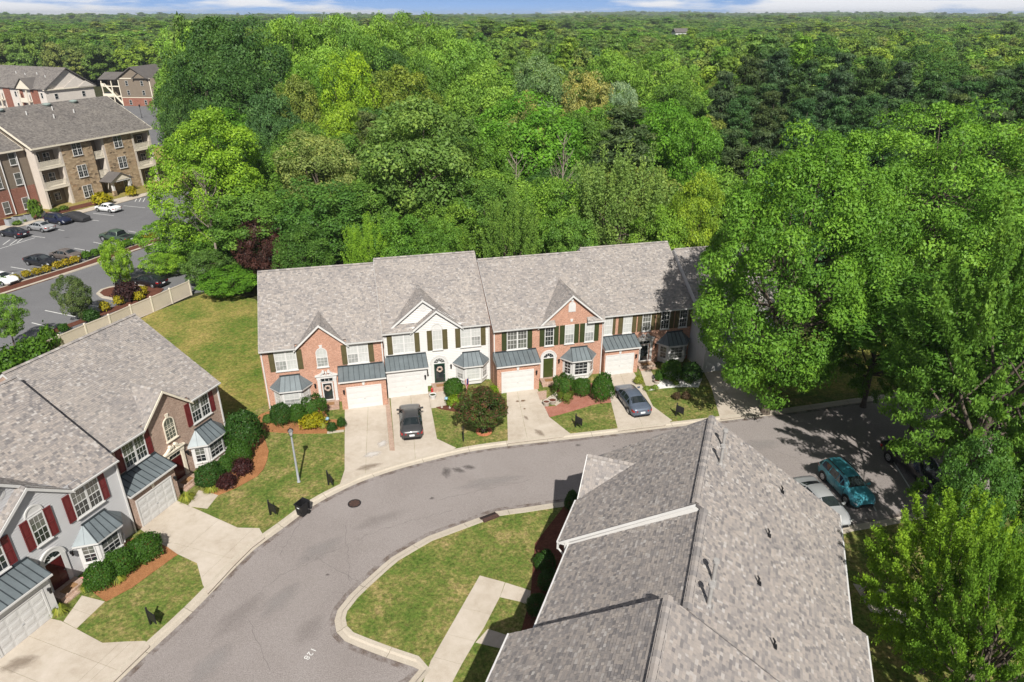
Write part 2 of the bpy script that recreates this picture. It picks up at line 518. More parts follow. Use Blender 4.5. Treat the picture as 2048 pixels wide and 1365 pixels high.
# ------------------------------------------------------------------ windows, doors, trim (local x along the front, -y outwards)
WCACHE = {}
GR = random.Random(8)
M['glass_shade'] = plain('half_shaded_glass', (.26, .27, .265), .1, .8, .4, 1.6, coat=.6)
def window(parent, x0, x1, z0, z1, y=0.0, glass='glass_blind', cols=1, lights=(3, 2), rot=0, loc=None, arch=False, frame='white', name='window', proud=0.07, sill=True, glass2=None):
    """cols sashes side by side, each of two panes one above the other"""
    w, h = round(x1 - x0, 2), round(z1 - z0, 2)
    key = (w, h, cols, lights, arch, frame, proud)
    if key not in WCACHE:
        fr, mu = MB(), MB()
        panes = []
        fw = .07
        hb = h - (w / 2 if arch else 0)
        fr.box(0, -proud, 0, fw, 0, hb); fr.box(w - fw, -proud, 0, w, 0, hb)
        fr.box(fw, -proud, 0, w - fw, 0, fw)
        if arch:
            n = 12
            r1, r0 = w / 2, w / 2 - fw
            for i in range(n):
                a, b = math.pi * i / n, math.pi * (i + 1) / n
                fr.prism([(w / 2 + r0 * math.cos(a), hb + r0 * math.sin(a)), (w / 2 + r1 * math.cos(a), hb + r1 * math.sin(a)),
                          (w / 2 + r1 * math.cos(b), hb + r1 * math.sin(b)), (w / 2 + r0 * math.cos(b), hb + r0 * math.sin(b))], -proud, 0)
        else:
            fr.box(fw, -proud, h - fw, w - fw, 0, h)
        cw = (w - fw) / cols
        for c in range(cols):
            a, b = fw + c * cw, (c + 1) * cw
            if c:
                fr.box(a - fw, -proud - .005, fw, a + .06, 0, h - fw)
                a += .06
            mid = h * .5
            fr.box(a, -proud + .012, mid - .03, b, 0, mid + .03)
            pl, pu = MB(), MB()
            pl.box(a, -proud * .45, fw, b, -.004, mid - .03)
            if arch:
                poly = [(a, mid + .03), (b, mid + .03), (b, hb)] + [(w / 2 + (w / 2 - fw) * math.cos(t * math.pi / 12), hb + (w / 2 - fw) * math.sin(t * math.pi / 12)) for t in range(1, 12)] + [(a, hb)]
                pu.prism(poly, -proud * .55, -.004)
            else:
                pu.box(a, -proud * .55, mid + .03, b, -.004, h - fw)
            panes += [(pl, 0), (pu, 1)]
            nx, nz = lights
            for k in range(1, nx):
                xx = a + (b - a) * k / nx
                mu.box(xx - .011, -proud * .62, fw, xx + .011, -proud * .3, (h if not arch else h - .1) - fw)
            for k in range(1, nz):
                for lo, hi in ((fw, mid), (mid, hb)):
                    zz = lo + (hi - lo) * k / nz
                    mu.box(a, -proud * .615, zz - .011, b, -proud * .3, zz + .011)
        si = MB(); si.box(-.05, -proud - .06, -.07, w + .05, 0, -.001)
        WCACHE[key] = (fr.mesh(name, frame), [p.mesh('pane', 'glass_blind') for p, _ in panes], [q for _, q in panes], mu.mesh('muntin', frame), si.mesh('sill', frame))
    fm, pms, up, mm, sm = WCACHE[key]
    o = link(name, fm, parent, loc if loc else (x0, y, z0), rot)
    for pm, isup in zip(pms, up):
        g = glass2 if (glass2 and not isup) else glass
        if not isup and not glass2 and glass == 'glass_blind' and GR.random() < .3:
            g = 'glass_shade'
        k2 = (pm.name, g)
        if k2 not in WCACHE:
            q = pm.copy(); q.materials[0] = M[g]; WCACHE[k2] = q
        link('pane', WCACHE[k2], o)
    if lights[0] * lights[1] > 1:
        link('muntin', mm, o)
    if sill:
        link('sill', sm, o)
    return o

def shutter(parent, x0, x1, z0, z1, y, mat):
    w, h = round(x1 - x0, 2), round(z1 - z0, 2)
    key = ('sh', w, h, mat)
    if key not in WCACHE:
        m = MB()
        m.box(0, -.03, 0, w, 0, h)
        for a, b in ((0, .07), (h * .46, h * .46 + .09), (h - .08, h)):
            m.box(.06, -.055, a, w - .06, -.028, b)
        m.box(0, -.055, 0, .06, -.028, h); m.box(w - .06, -.055, 0, w, -.028, h)
        for a, b in ((.07, h * .46), (h * .46 + .09, h - .08)):
            m.box(.11, -.045, a + .05, w - .11, -.028, b - .05)
        WCACHE[key] = m.mesh('shutter', mat)
    return link('shutter', WCACHE[key], parent, (x0, y, z0))

def garage_door(parent, x0, x1, z0, z1, y):
    w, h = x1 - x0, z1 - z0
    f = MB()
    f.box(x0 - .1, y - .05, z0, x0, y, z1 + .1); f.box(x1, y - .05, z0, x1 + .1, y, z1 + .1); f.box(x0, y - .05, z1, x1, y, z1 + .1)
    g = f.build('garage_door', 'white', parent)
    n = 4
    for i in range(n):
        a, b = z0 + h * i / n, z0 + h * (i + 1) / n - .012
        m = MB()
        m.box(x0, y - .02, a, x1, y - .001, b)
        for k in range(4):
            xa = x0 + w * (k + .1) / 4; xb = x0 + w * (k + .9) / 4
            m.box(xa, y - .032, a + .09, xb, y - .019, b - .09)
            m.box(xa + .06, y - .04, a + .14, xb - .06, y - .031, b - .14)
        m.build('door_panel', 'white', g)
    m = MB(); m.box((x0 + x1) / 2 - .06, y - .055, z0 + h * .45, (x0 + x1) / 2 + .06, y - .02, z0 + h * .45 + .035)
    m.build('door_handle', 'steel', g)
    return g

def seam_panels(parent, quad, npan, thick=.02):
    """a metal roof face (a,b at the eave, c,d above) laid as panels with standing ribs between"""
    a, b, c, d = [Vector(p) for p in quad]
    nrm = (b - a).cross(d - a).normalized()
    ribs = MB()
    for i in range(npan):
        s, e = i / npan, (i + 1) / npan
        q = [a.lerp(b, s), a.lerp(b, e), d.lerp(c, e), d.lerp(c, s)]
        m = MB()
        m.slab([p + nrm * thick for p in q], thick * .9)
        m.build('roof_panel', 'metal_roof', parent)
    for i in range(npan + 1):
        p, q = a.lerp(b, i / npan), d.lerp(c, i / npan)
        if (q - p).length < .05:
            continue
        dx = (b - a).normalized() * .017
        ribs.hexa([p - dx, p + dx, q + dx, q - dx] + [x + nrm * .062 for x in (p - dx, p + dx, q + dx, q - dx)])
    ribs.build('standing_rib', 'metal_seam', parent)

def shed_roof(parent, x0, x1, y0, z0, y1, z1, trim='white'):
    """metal lean-to roof from the wall (y0,z0) down to the front (y1,z1)"""
    m = MB()
    m.hexa([(x0, y1, z1 - .14), (x1, y1, z1 - .14), (x1, y0, z1 - .14), (x0, y0, z1 - .14), (x0, y1, z1), (x1, y1, z1), (x1, y0, z0), (x0, y0, z0)])
    m.box(x0 - .04, y1 - .1, z1 - .13, x1 + .04, y1 - .003, z1 - .02)
    r = m.build('metal_roof', trim, parent)
    seam_panels(r, [(x0, y1 - .05, z1), (x1, y1 - .05, z1), (x1, y0, z0), (x0, y0, z0)], max(3, round((x1 - x0) / .42)))
    f = MB(); f.box(x0, y0 - .09, z0 + .01, x1, y0 - .001, z0 + .12)
    f.build('flashing', 'metal_seam', r)
    return r

def bay(parent, cx, w_wall, w_front, d, z0, z1, zr, y=0.0, glass='glass_blind', wr=None, glass2=None):
    """three-sided bay with a hipped metal roof"""
    a, b = w_wall / 2, w_front / 2
    m = MB()
    m.prism([(cx - a, y), (cx - b, y - d), (cx + b, y - d), (cx + a, y)][::-1], z0, z1, 'z')
    bo = m.build('bay', 'white', parent)
    zb = z0 + .45
    window(parent, 0, w_front - .24, 0, z1 - zb - .12, loc=(cx - b + .12, y - d - .001, zb), glass=glass, glass2=glass2, lights=(3, 2), proud=.05)
    L = math.hypot(a - b, d)
    ang = math.atan2(d, a - b)
    ww = min(.75, L - .3)
    off = (L - ww) / 2
    ex, ey = math.cos(ang), math.sin(ang)
    window(parent, 0, ww, 0, z1 - zb - .12, loc=(cx - a + ex * off - ey * .001, y - ey * off, zb), rot=-ang, glass=glass, glass2=glass2, lights=(2, 2), proud=.05)
    window(parent, 0, ww, 0, z1 - zb - .12, loc=(cx + b + ex * off, y - d + ey * off, zb), rot=ang, glass=glass, glass2=glass2, lights=(2, 2), proud=.05)
    ov = .26
    A, Bf, D = a + ov, b + ov * .55, d + ov
    m = MB()
    m.prism([(cx - A, y), (cx - Bf, y - D), (cx + Bf, y - D), (cx + A, y)][::-1], z1, z1 + .13, 'z')
    rf = m.build('bay_roof', 'white', parent)
    zt = z1 + .13
    wr = wr or w_front * .95
    t0, t1 = (cx - wr / 2, y, zr), (cx + wr / 2, y, zr)
    core = MB()
    core.add([(cx - A, y, zt), (cx - Bf, y - D, zt), (cx + Bf, y - D, zt), (cx + A, y, zt), t0, t1], [(0, 1, 4), (1, 2, 5, 4), (2, 3, 5)])
    core.build('roof_core', 'metal_seam', rf)
    seam_panels(rf, [(cx - Bf, y - D, zt), (cx + Bf, y - D, zt), t1, t0], 4)
    for k in range(3):
        for s in (-1, 1):
            e0 = Vector((cx + s * A, y, zt)).lerp(Vector((cx + s * Bf, y - D, zt)), k / 3)
            e1 = Vector((cx + s * A, y, zt)).lerp(Vector((cx + s * Bf, y - D, zt)), (k + 1) / 3)
            t = Vector(t0 if s < 0 else t1)
            nn = (e1 - e0).cross(t - e0).normalized()
            if nn.z < 0:
                nn = -nn
            pm = MB()
            pm.add([e0 + nn * .02, e1 + nn * .02, t + nn * .02, e0, e1, t], [(0, 1, 2), (5, 4, 3), (0, 3, 4, 1), (1, 4, 5, 2), (2, 5, 3, 0)])
            pm.build('roof_panel', 'metal_roof', rf)
    rb = MB()
    for s in (-1, 1):
        t = t0 if s < 0 else t1
        rb.tube((cx + s * Bf, y - D, zt + .02), (t[0], t[1], t[2] + .02), .03, .03, 5)
        e = Vector((cx + s * A, y, zt + .02)).lerp(Vector((cx + s * Bf, y - D, zt + .02)), 1 / 2)
        rb.tube(e, (t[0], t[1], t[2] + .02), .018, .018, 4)
    rb.box(cx - wr / 2 - .1, y - .08, zr - .02, cx + wr / 2 + .1, y - .002, zr + .09)
    rb.build('standing_rib', 'metal_seam', rf)
    return bo

def lantern(parent, x, y, z):
    m = MB()
    m.box(x - .05, y - .03, z - .1, x + .05, y - .001, z + .1)
    m.tube((x, y - .02, z + .1), (x, y - .16, z + .16), .015, .015, 5)
    m.lathe([(.0, .26), (.10, .18), (.07, .16), (.075, -.1), (.04, -.17), (0, -.2)], (x, y - .17, z - .05), 8)
    return m.build('lantern', 'black', parent)

def wreath(parent, x, y, z, r=.22):
    m = MB()
    n = 14
    for i in range(n):
        a, b = 2 * math.pi * i / n, 2 * math.pi * (i + 1) / n
        m.tube((x + r * math.cos(a), y, z + r * math.sin(a)), (x + r * math.cos(b), y, z + r * math.sin(b)), .065 + .02 * (i % 3), .065 + .02 * ((i + 1) % 3), 6)
    return m.build('wreath', 'wreath', parent)

def front_door(parent, x0, x1, z0, z1, y, mat, storm=False, handle_right=True):
    m = MB()
    m.box(x0, y - .04, z0, x1, y - .002, z1)
    d = m.build('front_door', mat, parent)
    w, h = x1 - x0, z1 - z0
    if storm:
        g = MB(); g.box(x0 + .1, y - .052, z0 + .12, x1 - .1, y - .039, z1 - .1)
        g.build('pane', 'glass_dark', d)
    else:
        for a, b in ((.06, .3), (.36, .68), (.74, .93)):
            for c in (.12, .55):
                p = MB()
                p.box(x0 + w * c, y - .055, z0 + h * a, x0 + w * (c + .33), y - .039, z0 + h * b)
                p.build('door_panel', mat, d)
    hx = x1 - .08 if handle_right else x0 + .08
    k = MB(); k.tube((hx, y - .04, z0 + h * .46), (hx, y - .1, z0 + h * .46), .03, .03, 8)
    k.build('door_handle', 'steel', d)
    return d

def pediment_surround(parent, x0, x1, z0, zd, zp, y, transom=True, mat='white'):
    """pilasters, transom and a broken scroll pediment"""
    cx = (x0 + x1) / 2
    m = MB()
    pw = .24
    for s, e in ((x0, x0 + pw), (x1 - pw, x1)):
        m.box(s, y - .12, z0, e, y - .001, zd)
        m.box(s - .03, y - .15, z0, e + .03, y - .001, z0 + .22)
        m.box(s - .03, y - .15, zd - .12, e + .03, y - .001, zd)
        for k in range(3):
            m.box(s + .04 + k * .065, y - .128, z0 + .25, s + .07 + k * .065, y - .119, zd - .16)
    m.box(x0 - .05, y - .14, zd, x1 + .05, y - .001, zd + .22)
    m.box(x0 - .16, y - .22, zd + .22, x1 + .16, y - .001, zd + .31)
    o = m.build('door_surround', mat, parent)
    sc = MB()
    H = zp - (zd + .31)
    hw = (x1 - x0) / 2 + .14
    for s in (-1, 1):
        pts = []
        for i in range(9):
            t = i / 8
            pts.append((hw * (1 - t * .72), H * (t ** 1.6) * .86))
        low = [(p[0] - .0, max(0, p[1] - .15)) for p in reversed(pts)]
        poly = [(cx + s * a, zd + .31 + b) for a, b in pts + low[:-1]]
        # drop coincident points
        cl = []
        for p in poly:
            if not cl or (abs(p[0] - cl[-1][0]) + abs(p[1] - cl[-1][1])) > .004:
                cl.append(p)
        sc.prism(cl, y - .2, y - .001)
        for k in range(10):
            pass
        c0 = (cx + s * hw * .25, zd + .31 + H * .80)
        sc.tube((c0[0], y - .22, c0[1]), (c0[0], y - .002, c0[1]), .13, .13, 12)
        sc.prism([(cx + s * hw * .95, zd + .312), (cx + s * hw * .28, zd + .312), (cx + s * hw * .28, zd + .31 + H * .62)], y - .1, y - .0015)
    sc.lathe([(0, 0), (.08, .02), (.045, .1), (.09, .2), (.06, .28), (.02, .36), (0, .4)], (cx, y - .1, zd + .31), 8)
    sc.build('scroll_pediment', mat, o)
    if transom:
        for k in range(3):
            g = MB()
            a = x0 + pw + .05 + k * (x1 - x0 - 2 * pw - .1) / 3
            g.box(a + .02, y - .05, zd - .32, a + (x1 - x0 - 2 * pw - .1) / 3 - .02, y - .03, zd - .1)
            g.build('pane', 'glass_dark', o)
        g = MB(); g.box(x0 + pw, y - .03, zd - .40, x1 - pw, y - .001, zd)
        g.build('transom', mat, o)
    return o

def arch_surround(parent, x0, x1, z0, zs, y, mat='white', glass='glass_dark'):
    """door surround with a half-round fanlight above"""
    cx = (x0 + x1) / 2
    t = .26
    r1, r0 = (x1 - x0) / 2, (x1 - x0) / 2 - t
    m = MB()
    m.box(x0, y - .1, z0, x0 + t, y - .001, zs); m.box(x1 - t, y - .1, z0, x1, y - .001, zs)
    n = 14
    for i in range(n):
        a, b = math.pi * i / n, math.pi * (i + 1) / n
        for q0, q1, dd in ((r0, r1, .1), (r1 - .05, r1 + .04, .14)):
            m.prism([(cx + q0 * math.cos(a), zs + q0 * math.sin(a)), (cx + q1 * math.cos(a), zs + q1 * math.sin(a)),
                     (cx + q1 * math.cos(b), zs + q1 * math.sin(b)), (cx + q0 * math.cos(b), zs + q0 * math.sin(b))], y - dd, y - .001)
    m.box(x0 + t, y - .08, zs - .03, x1 - t, y - .001, zs + .04)
    o = m.build('door_surround', mat, parent)
    n = 5
    for i in range(n):
        a, b = math.pi * (i + .08) / n, math.pi * (i + .92) / n
        g = MB()
        q0, q1 = r0 * .3, r0 * .97
        pts = [(cx + q1 * math.cos(a + (b - a) * k / 3), zs + .05 + q1 * math.sin(a + (b - a) * k / 3)) for k in range(4)]
        g.prism([(cx + q0 * math.cos(a), zs + .05 + q0 * math.sin(a))] + pts + [(cx + q0 * math.cos(b), zs + .05 + q0 * math.sin(b))], y - .05, y - .02)
        g.build('pane', glass, o)
    k = MB()
    k.prism([(cx + r0 * math.cos(math.pi * i / 14), zs + .04 + r0 * math.sin(math.pi * i / 14)) for i in range(15)], y - .03, y - .001)
    k.build('fanlight', mat, o)
    return o

def stoop(parent, x0, x1, d, h, y, mat='brickpath', mat_on=True):
    m = MB()
    m.box(x0, y - d, 0, x1, y - .001, h)
    m.box(x0, y - d - .32, 0, x1, y - d, h * .52)
    s = m.build('stoop', mat, parent)
    if mat_on:
        k = MB(); k.box((x0 + x1) / 2 - .42, y - d + .12, h, (x0 + x1) / 2 + .42, y - d + .12 + .5, h + .015)
        k.build('doormat', 'mat_brown', s)
    return s

def siding(parent, poly, mat, y=0.0, step=.165, lap=.055):
    """horizontal lapped boards over a wall outline (x,z); each board a piece"""
    zs = [p[1] for p in poly]
    z0, z1 = min(zs), max(zs)
    def span(z):
        xs = []
        n = len(poly)
        for i in range(n):
            (xa, za), (xb, zb) = poly[i], poly[(i + 1) % n]
            if (za - z) * (zb - z) < 0:
                xs.append(xa + (xb - xa) * (z - za) / (zb - za))
        xs.sort()
        return [(xs[i], xs[i + 1]) for i in range(0, len(xs) - 1, 2)]
    z = z0
    while z < z1 - .02:
        zt = min(z + step, z1)
        for (a, b), (c, d) in zip(span(z + .002), span(zt - .002)):
            m = MB()
            m.hexa([(a, y - lap, z), (b, y - lap, z), (b, y + .001, z), (a, y + .001, z), (c, y - .006, zt), (d, y - .006, zt), (d, y + .001, zt), (c, y + .001, zt)])
            m.build('siding_board', mat, parent)
        z += step

def gable_roof(root, roof, xl, xr, zb, zp, yf, yb, seed, ov=.28, rake='white', singles=None):
    """small cross gable: ridge runs back from the front at yf to yb; wall edges xl, xr at height zb"""
    cx = (xl + xr) / 2
    sl = (zp - zb) / ((xr - xl) / 2)
    zl = zb - ov * sl
    L = math.hypot((xr - xl) / 2 + ov, zp - zl)
    yy = yf - .25
    for s in (-1, 1):
        e = cx + s * ((xr - xl) / 2 + ov)
        dk = MB()
        q = [(e, yy, zl), (e, yb, zl), (cx, yb, zp), (cx, yy, zp)]
        if s < 0:
            q = [q[1], q[0], q[3], q[2]]
        dk.slab(q, .10)
        d = dk.build('gable_roof_deck', 'shingle_dark', roof)
        if s > 0:
            shingles(roof, (e, yy, zl + .002), (0, 1, 0), (cx - e, 0, zp - zl), yb - yy, L, seed, singles=singles)
        else:
            shingles(roof, (e, yb, zl + .002), (0, -1, 0), (cx - e, 0, zp - zl), yb - yy, L, seed + 1, singles=singles)
        rk = MB()
        t = .2
        p0, p1 = Vector((e, yy - .012, zl - .01)), Vector((cx, yy - .012, zp - .01))
        rk.hexa([p0 + Vector((0, -.045, -t)), p1 + Vector((0, -.045, -t)), p1 + Vector((0, .03, -t)), p0 + Vector((0, .03, -t)),
                 p0 + Vector((0, -.045, 0)), p1 + Vector((0, -.045, 0)), p1 + Vector((0, .03, 0)), p0 + Vector((0, .03, 0))])
        p0, p1 = Vector((e, yf - .002, zl - .1)), Vector((cx, yf - .002, zp - .1))
        rk.hexa([p0 + Vector((0, -.22, -.03)), p1 + Vector((0, -.22, -.03)), p1 + Vector((0, 0, -.03)), p0 + Vector((0, 0, -.03)),
                 p0 + Vector((0, -.22, 0)), p1 + Vector((0, -.22, 0)), p1, p0])
        rk.build('rake_board', rake, root)
    cp = MB()
    k = 0
    while yy + k * .3 < yb - .1:
        a = yy + k * .3; b = min(a + .34, yb)
        cp.prism([(cx - .15, zp - .07 * sl), (cx, zp + .045), (cx + .15, zp - .07 * sl)], a, b)
        k += 1
    cm = cp.mesh('ridge_cap', 'shingle')
    at = cm.attributes.new('tint', 'FLOAT', 'FACE')
    rg = random.Random(seed)
    tt = [rg.random() for _ in range(k + 1)]
    nf = len(cm.polygons) // max(1, k)
    at.data.foreach_set('value', [tt[min(i // nf, k)] for i in range(len(cm.polygons))])
    tag(link('ridge_cap', cm, roof), kind='stuff')

def downspout(root, x, y, z1, z0=0.05, mat='white', out=.28):
    m = MB()
    m.box(x - .045, y - .09, z0, x + .045, y - .003, z1 - .35)
    m.tube((x, y - .045, z1 - .36), (x, y - out, z1 - .08), .045, .045, 6)
    return m.build('downspout', mat, root)

def shell(root, W, zwall, depth, zr, yr, outline, mat, side_mat=None, zback=None):
    """front wall slab from its outline plus side and rear walls with gables"""
    m = MB()
    m.prism(outline, 0.0, 0.22)
    for x0, x1 in ((0.0, .2), (W - .2, W)):
        m.prism([(.221, 0), (depth, 0), (depth, zback or zwall - .5), (yr, zr - .22), (.221, zwall - .05)], x0, x1, 'x', 0 if side_mat is None else 1)
    m.box(.201, depth - .2, 0, W - .201, depth - .001, (zback or zwall - .5) - .1, 0 if side_mat is None else 1)
    return m.build('wall', [mat, side_mat or mat], root)

def main_roof(root, W, he, zr, yr, ye, back_y, back_z, gaps, seed, rake='white', singles=None, cap_objs=False, back=True, xo=(0.0, 0.0), back_rakes=True, smat='shingle'):
    """two slopes; eave at y=ye height he, ridge at y=yr height zr; gaps = x spans where the front overhang is left out"""
    x0, x1 = -xo[0], W + xo[1]
    s = (zr - he) / (yr - ye)
    zw = he + s * (0.02 - ye)
    m = MB()
    m.slab([(x0, .02, zw), (x1, .02, zw), (x1, yr, zr), (x0, yr, zr)], .12)
    edges = [x0] + [e for g in sorted(gaps) for e in g] + [x1]
    for a, b in zip(edges[::2], edges[1::2]):
        if b - a > .05:
            m.slab([(a, ye, he), (b, ye, he), (b, .021, zw), (a, .021, zw)], .12)
    m.slab([(x1, back_y, back_z), (x0, back_y, back_z), (x0, yr, zr), (x1, yr, zr)], .12)
    roof = m.build('roof', 'shingle_dark', root)
    L = math.hypot(yr - ye, zr - he)
    vcut = (0.0 - ye) / (yr - ye) * L
    def mask(u, v):
        x = u + x0
        return not (v < vcut + .09 and any(a < x < b for a, b in gaps))
    shingles(roof, (x0, ye - .03, he + .002 - .03 * s), (1, 0, 0), (0, yr - ye, zr - he), x1 - x0, L + .02, seed, mask, mat=smat, singles=singles)
    if back:
        Lb = math.hypot(back_y - yr, zr - back_z)
        shingles(roof, (x1, back_y + .03, back_z + .002), (-1, 0, 0), (0, yr - back_y, zr - back_z), x1 - x0, Lb + .02, seed + 7, mat=smat, singles=singles if back == 2 else None)
    # gutter along the eave
    for a, b in zip(edges[::2], edges[1::2]):
        if b - a > .05:
            g = MB()
            g.hexa([(a, ye - .11, he - .14), (b, ye - .11, he - .14), (b, -.002, he - .17), (a, -.002, he - .17), (a, ye - .13, he - .035), (b, ye - .13, he - .035), (b, ye - .012, he - .035), (a, ye - .012, he - .035)])
            g.build('gutter', rake, root)
    # ridge caps
    n = int((x1 - x0) / .3)
    if cap_objs:
        vent = MB()
        vent.box(x0 + .4, yr - .15, zr - .06, x1 - .4, yr + .15, zr + .05)
        vent.build('ridge_vent', 'black', roof)
        cm = {}
        rng = random.Random(seed)
        for i in range(n):
            k = rng.randrange(6)
            if k not in cm:
                c = MB()
                h0, h1 = .115, .105
                c.add([(0, -.19, .03), (0, 0, h0), (0, .19, .03), (.33, -.19, .022), (.33, 0, h1), (.33, .19, .022), (0, -.19, .015), (0, 0, h0 - .02), (0, .19, .015)],
                      [(0, 3, 4, 1), (1, 4, 5, 2), (0, 1, 7, 6), (1, 2, 8, 7)])
                me = c.mesh('ridge_cap', 'shingle')
                at = me.attributes.new('tint', 'FLOAT', 'FACE')
                at.data.foreach_set('value', [.1 + .15 * k] * len(me.polygons))
                cm[k] = me
            link('ridge_cap', cm[k], roof, (x0 + i * .3, yr, zr))
    else:
        rng = np.random.default_rng(seed)
        v = []; t = []
        for i in range(n):
            a, b = x0 + i * (x1 - x0) / n, x0 + (i + 1) * (x1 - x0) / n
            for q in (-1, 1):
                f = [(a, yr, zr + .075), (b, yr, zr + .065), (b, yr + q * .17, zr - .02), (a, yr + q * .17, zr - .01)]
                v += f if q < 0 else f[::-1]
            tt = rng.random()
            t += [tt, tt]
        ob = link('ridge_cap', np_mesh('ridge_cap', np.array(v), 4, 'shingle', np.array(t)), roof)
        tag(ob, kind='stuff')
    for x in (x0, x1):
        r = MB()
        for (ya, za), (yb, zb) in (((ye, he), (yr, zr)), ((back_y, back_z), (yr, zr)))[:2 if back_rakes else 1]:
            r.hexa([(x - .02, ya, za - .2), (x + .02, ya, za - .2), (x + .02, yb, zb - .2), (x - .02, yb, zb - .2), (x - .02, ya, za - .03), (x + .02, ya, za - .03), (x + .02, yb, zb - .03), (x - .02, yb, zb - .03)])
        r.build('rake_board', rake, root)
    return roof

# ------------------------------------------------------------------ the three terraces
ROW_A = ((-20.9, 50.55), RAD(13.5))
ROW_B = ((-25.75, 36.0), RAD(69.2))
ROW_C = ((0.0, 0.0), RAD(250.0))

def place(row, x, y):
    (ox, oy), th = row
    return (ox + x * math.cos(th) - y * math.sin(th), oy + x * math.sin(th) + y * math.cos(th), 0.0)

def house_root(row, x0, y0, label, group):
    return thing('townhouse', place(row, x0, y0), row[1], label, 'townhouse', group)

def pair(root, W, mir, xa, xb, z0, z1, sw, mat, glass, cols=2, lights=(3, 2), gap=0.0, arch=False, glass2=None, y=0.0):
    f = (lambda a, b: (W - b, W - a)) if mir else (lambda a, b: (a, b))
    a, b = f(xa, xb)
    window(root, a, b, z0, z1, y=y, glass=glass, cols=cols, lights=lights, arch=arch, glass2=glass2)
    if mat:
        shutter(root, a - sw, a - .01, z0, z1, y, mat)
        shutter(root, b + .01, b + sw, z0, z1, y, mat)

def type_arch_gable(row, x0, y0, W, mir, label, group, wall, shut, glass, door, rake='white', garage=(6.1, 10.0), gdoor=(6.72, 9.46), gd=1.5, seed=1, singles=None, he=5.8, zr=10.3, trim='white', wr=True, storm=True, glass2=None, xo=(0, 0)):
    """brick house with an arched window under a small gable, bay at one end, garage at the other"""
    r = house_root(row, x0, y0, label, group)
    f = (lambda a, b: (W - b, W - a)) if mir else (lambda a, b: (a, b))
    p = (lambda a: W - a) if mir else (lambda a: a)
    gl, gr = f(2.92, 6.98)
    zt = 7.62
    zg = he + .12
    shell(r, W, he + .1, 13.6, zr, 6.7, [(0, 0), (W, 0), (W, zg), (gr - .28, zg), ((gl + gr) / 2, zt - .1), (gl + .28, zg), (0, zg)], wall)
    rf = main_roof(r, W, he, zr, 6.7, -.3, 14.0, he - .4, [(gl - .05, gr + .05)], seed, singles=singles, xo=xo)
    s = (zr - he) / 7.0
    gable_roof(r, rf, gl, gr, he + .0, zt + .04, 0.0, (zt - he) / s - .3 + .5, seed + 50, ov=.22, rake=trim, singles=None)
    pair(r, W, mir, 1.1, 2.88, 3.68, 5.5, .45, shut, glass, glass2=glass2)
    pair(r, W, mir, 6.98, 8.78, 3.68, 5.5, .45, shut, glass, glass2=glass2)
    a, b = f(4.43, 5.38)
    window(r, a, b, 3.66, 5.45, glass=glass, lights=(3, 3), arch=True, frame=trim)
    k = MB(); k.prism([((a + b) / 2 - .09, 5.42), ((a + b) / 2 + .09, 5.42), ((a + b) / 2 + .14, 5.72), ((a + b) / 2 - .14, 5.72)], -.07, -.002)
    k.build('keystone', trim, r)
    dx0, dx1 = f(4.6, 5.52)
    front_door(r, dx0, dx1, .38, 2.14, -.03, door, storm, not mir)
    pediment_surround(r, dx0 - .33, dx1 + .33, .25, 2.58, 3.3, 0, mat=trim)
    if wr:
        wreath(r, (dx0 + dx1) / 2, -.13, 1.62)
    stoop(r, dx0 - .35, dx1 + .35, 1.0, .34, 0)
    lantern(r, p(4.05), 0, 2.0)
    bay(r, p(2.1), 3.0, 1.55, .85, .25, 2.1, 3.18, glass=glass, glass2=glass2)
    # garage bay
    ga, gb = f(*garage)
    m = MB()
    o0, o1 = f(*gdoor)
    m.box(ga + .05, -gd, 0, gb - .02, -.001, 2.78)
    m.build('garage_bay', wall, r)
    garage_door(r, o0, o1, .02, 2.12, -gd)
    shed_roof(r, ga - .02, gb + (.0 if not mir else .02), 0, 3.46, -gd - .18, 2.9)
    k = MB(); kc = (o0 + o1) / 2
    k.prism([(kc - .08, 2.3), (kc + .08, 2.3), (kc + .13, 2.62), (kc - .13, 2.62)], -gd - .06, -gd - .001)
    k.build('keystone', trim, r)
    lantern(r, (o0 - .3) if not mir else (o1 + .3), -gd, 1.9)
    downspout(r, p(.12), 0, he)
    downspout(r, p(W - .1), 0, he, 2.95)
    return r

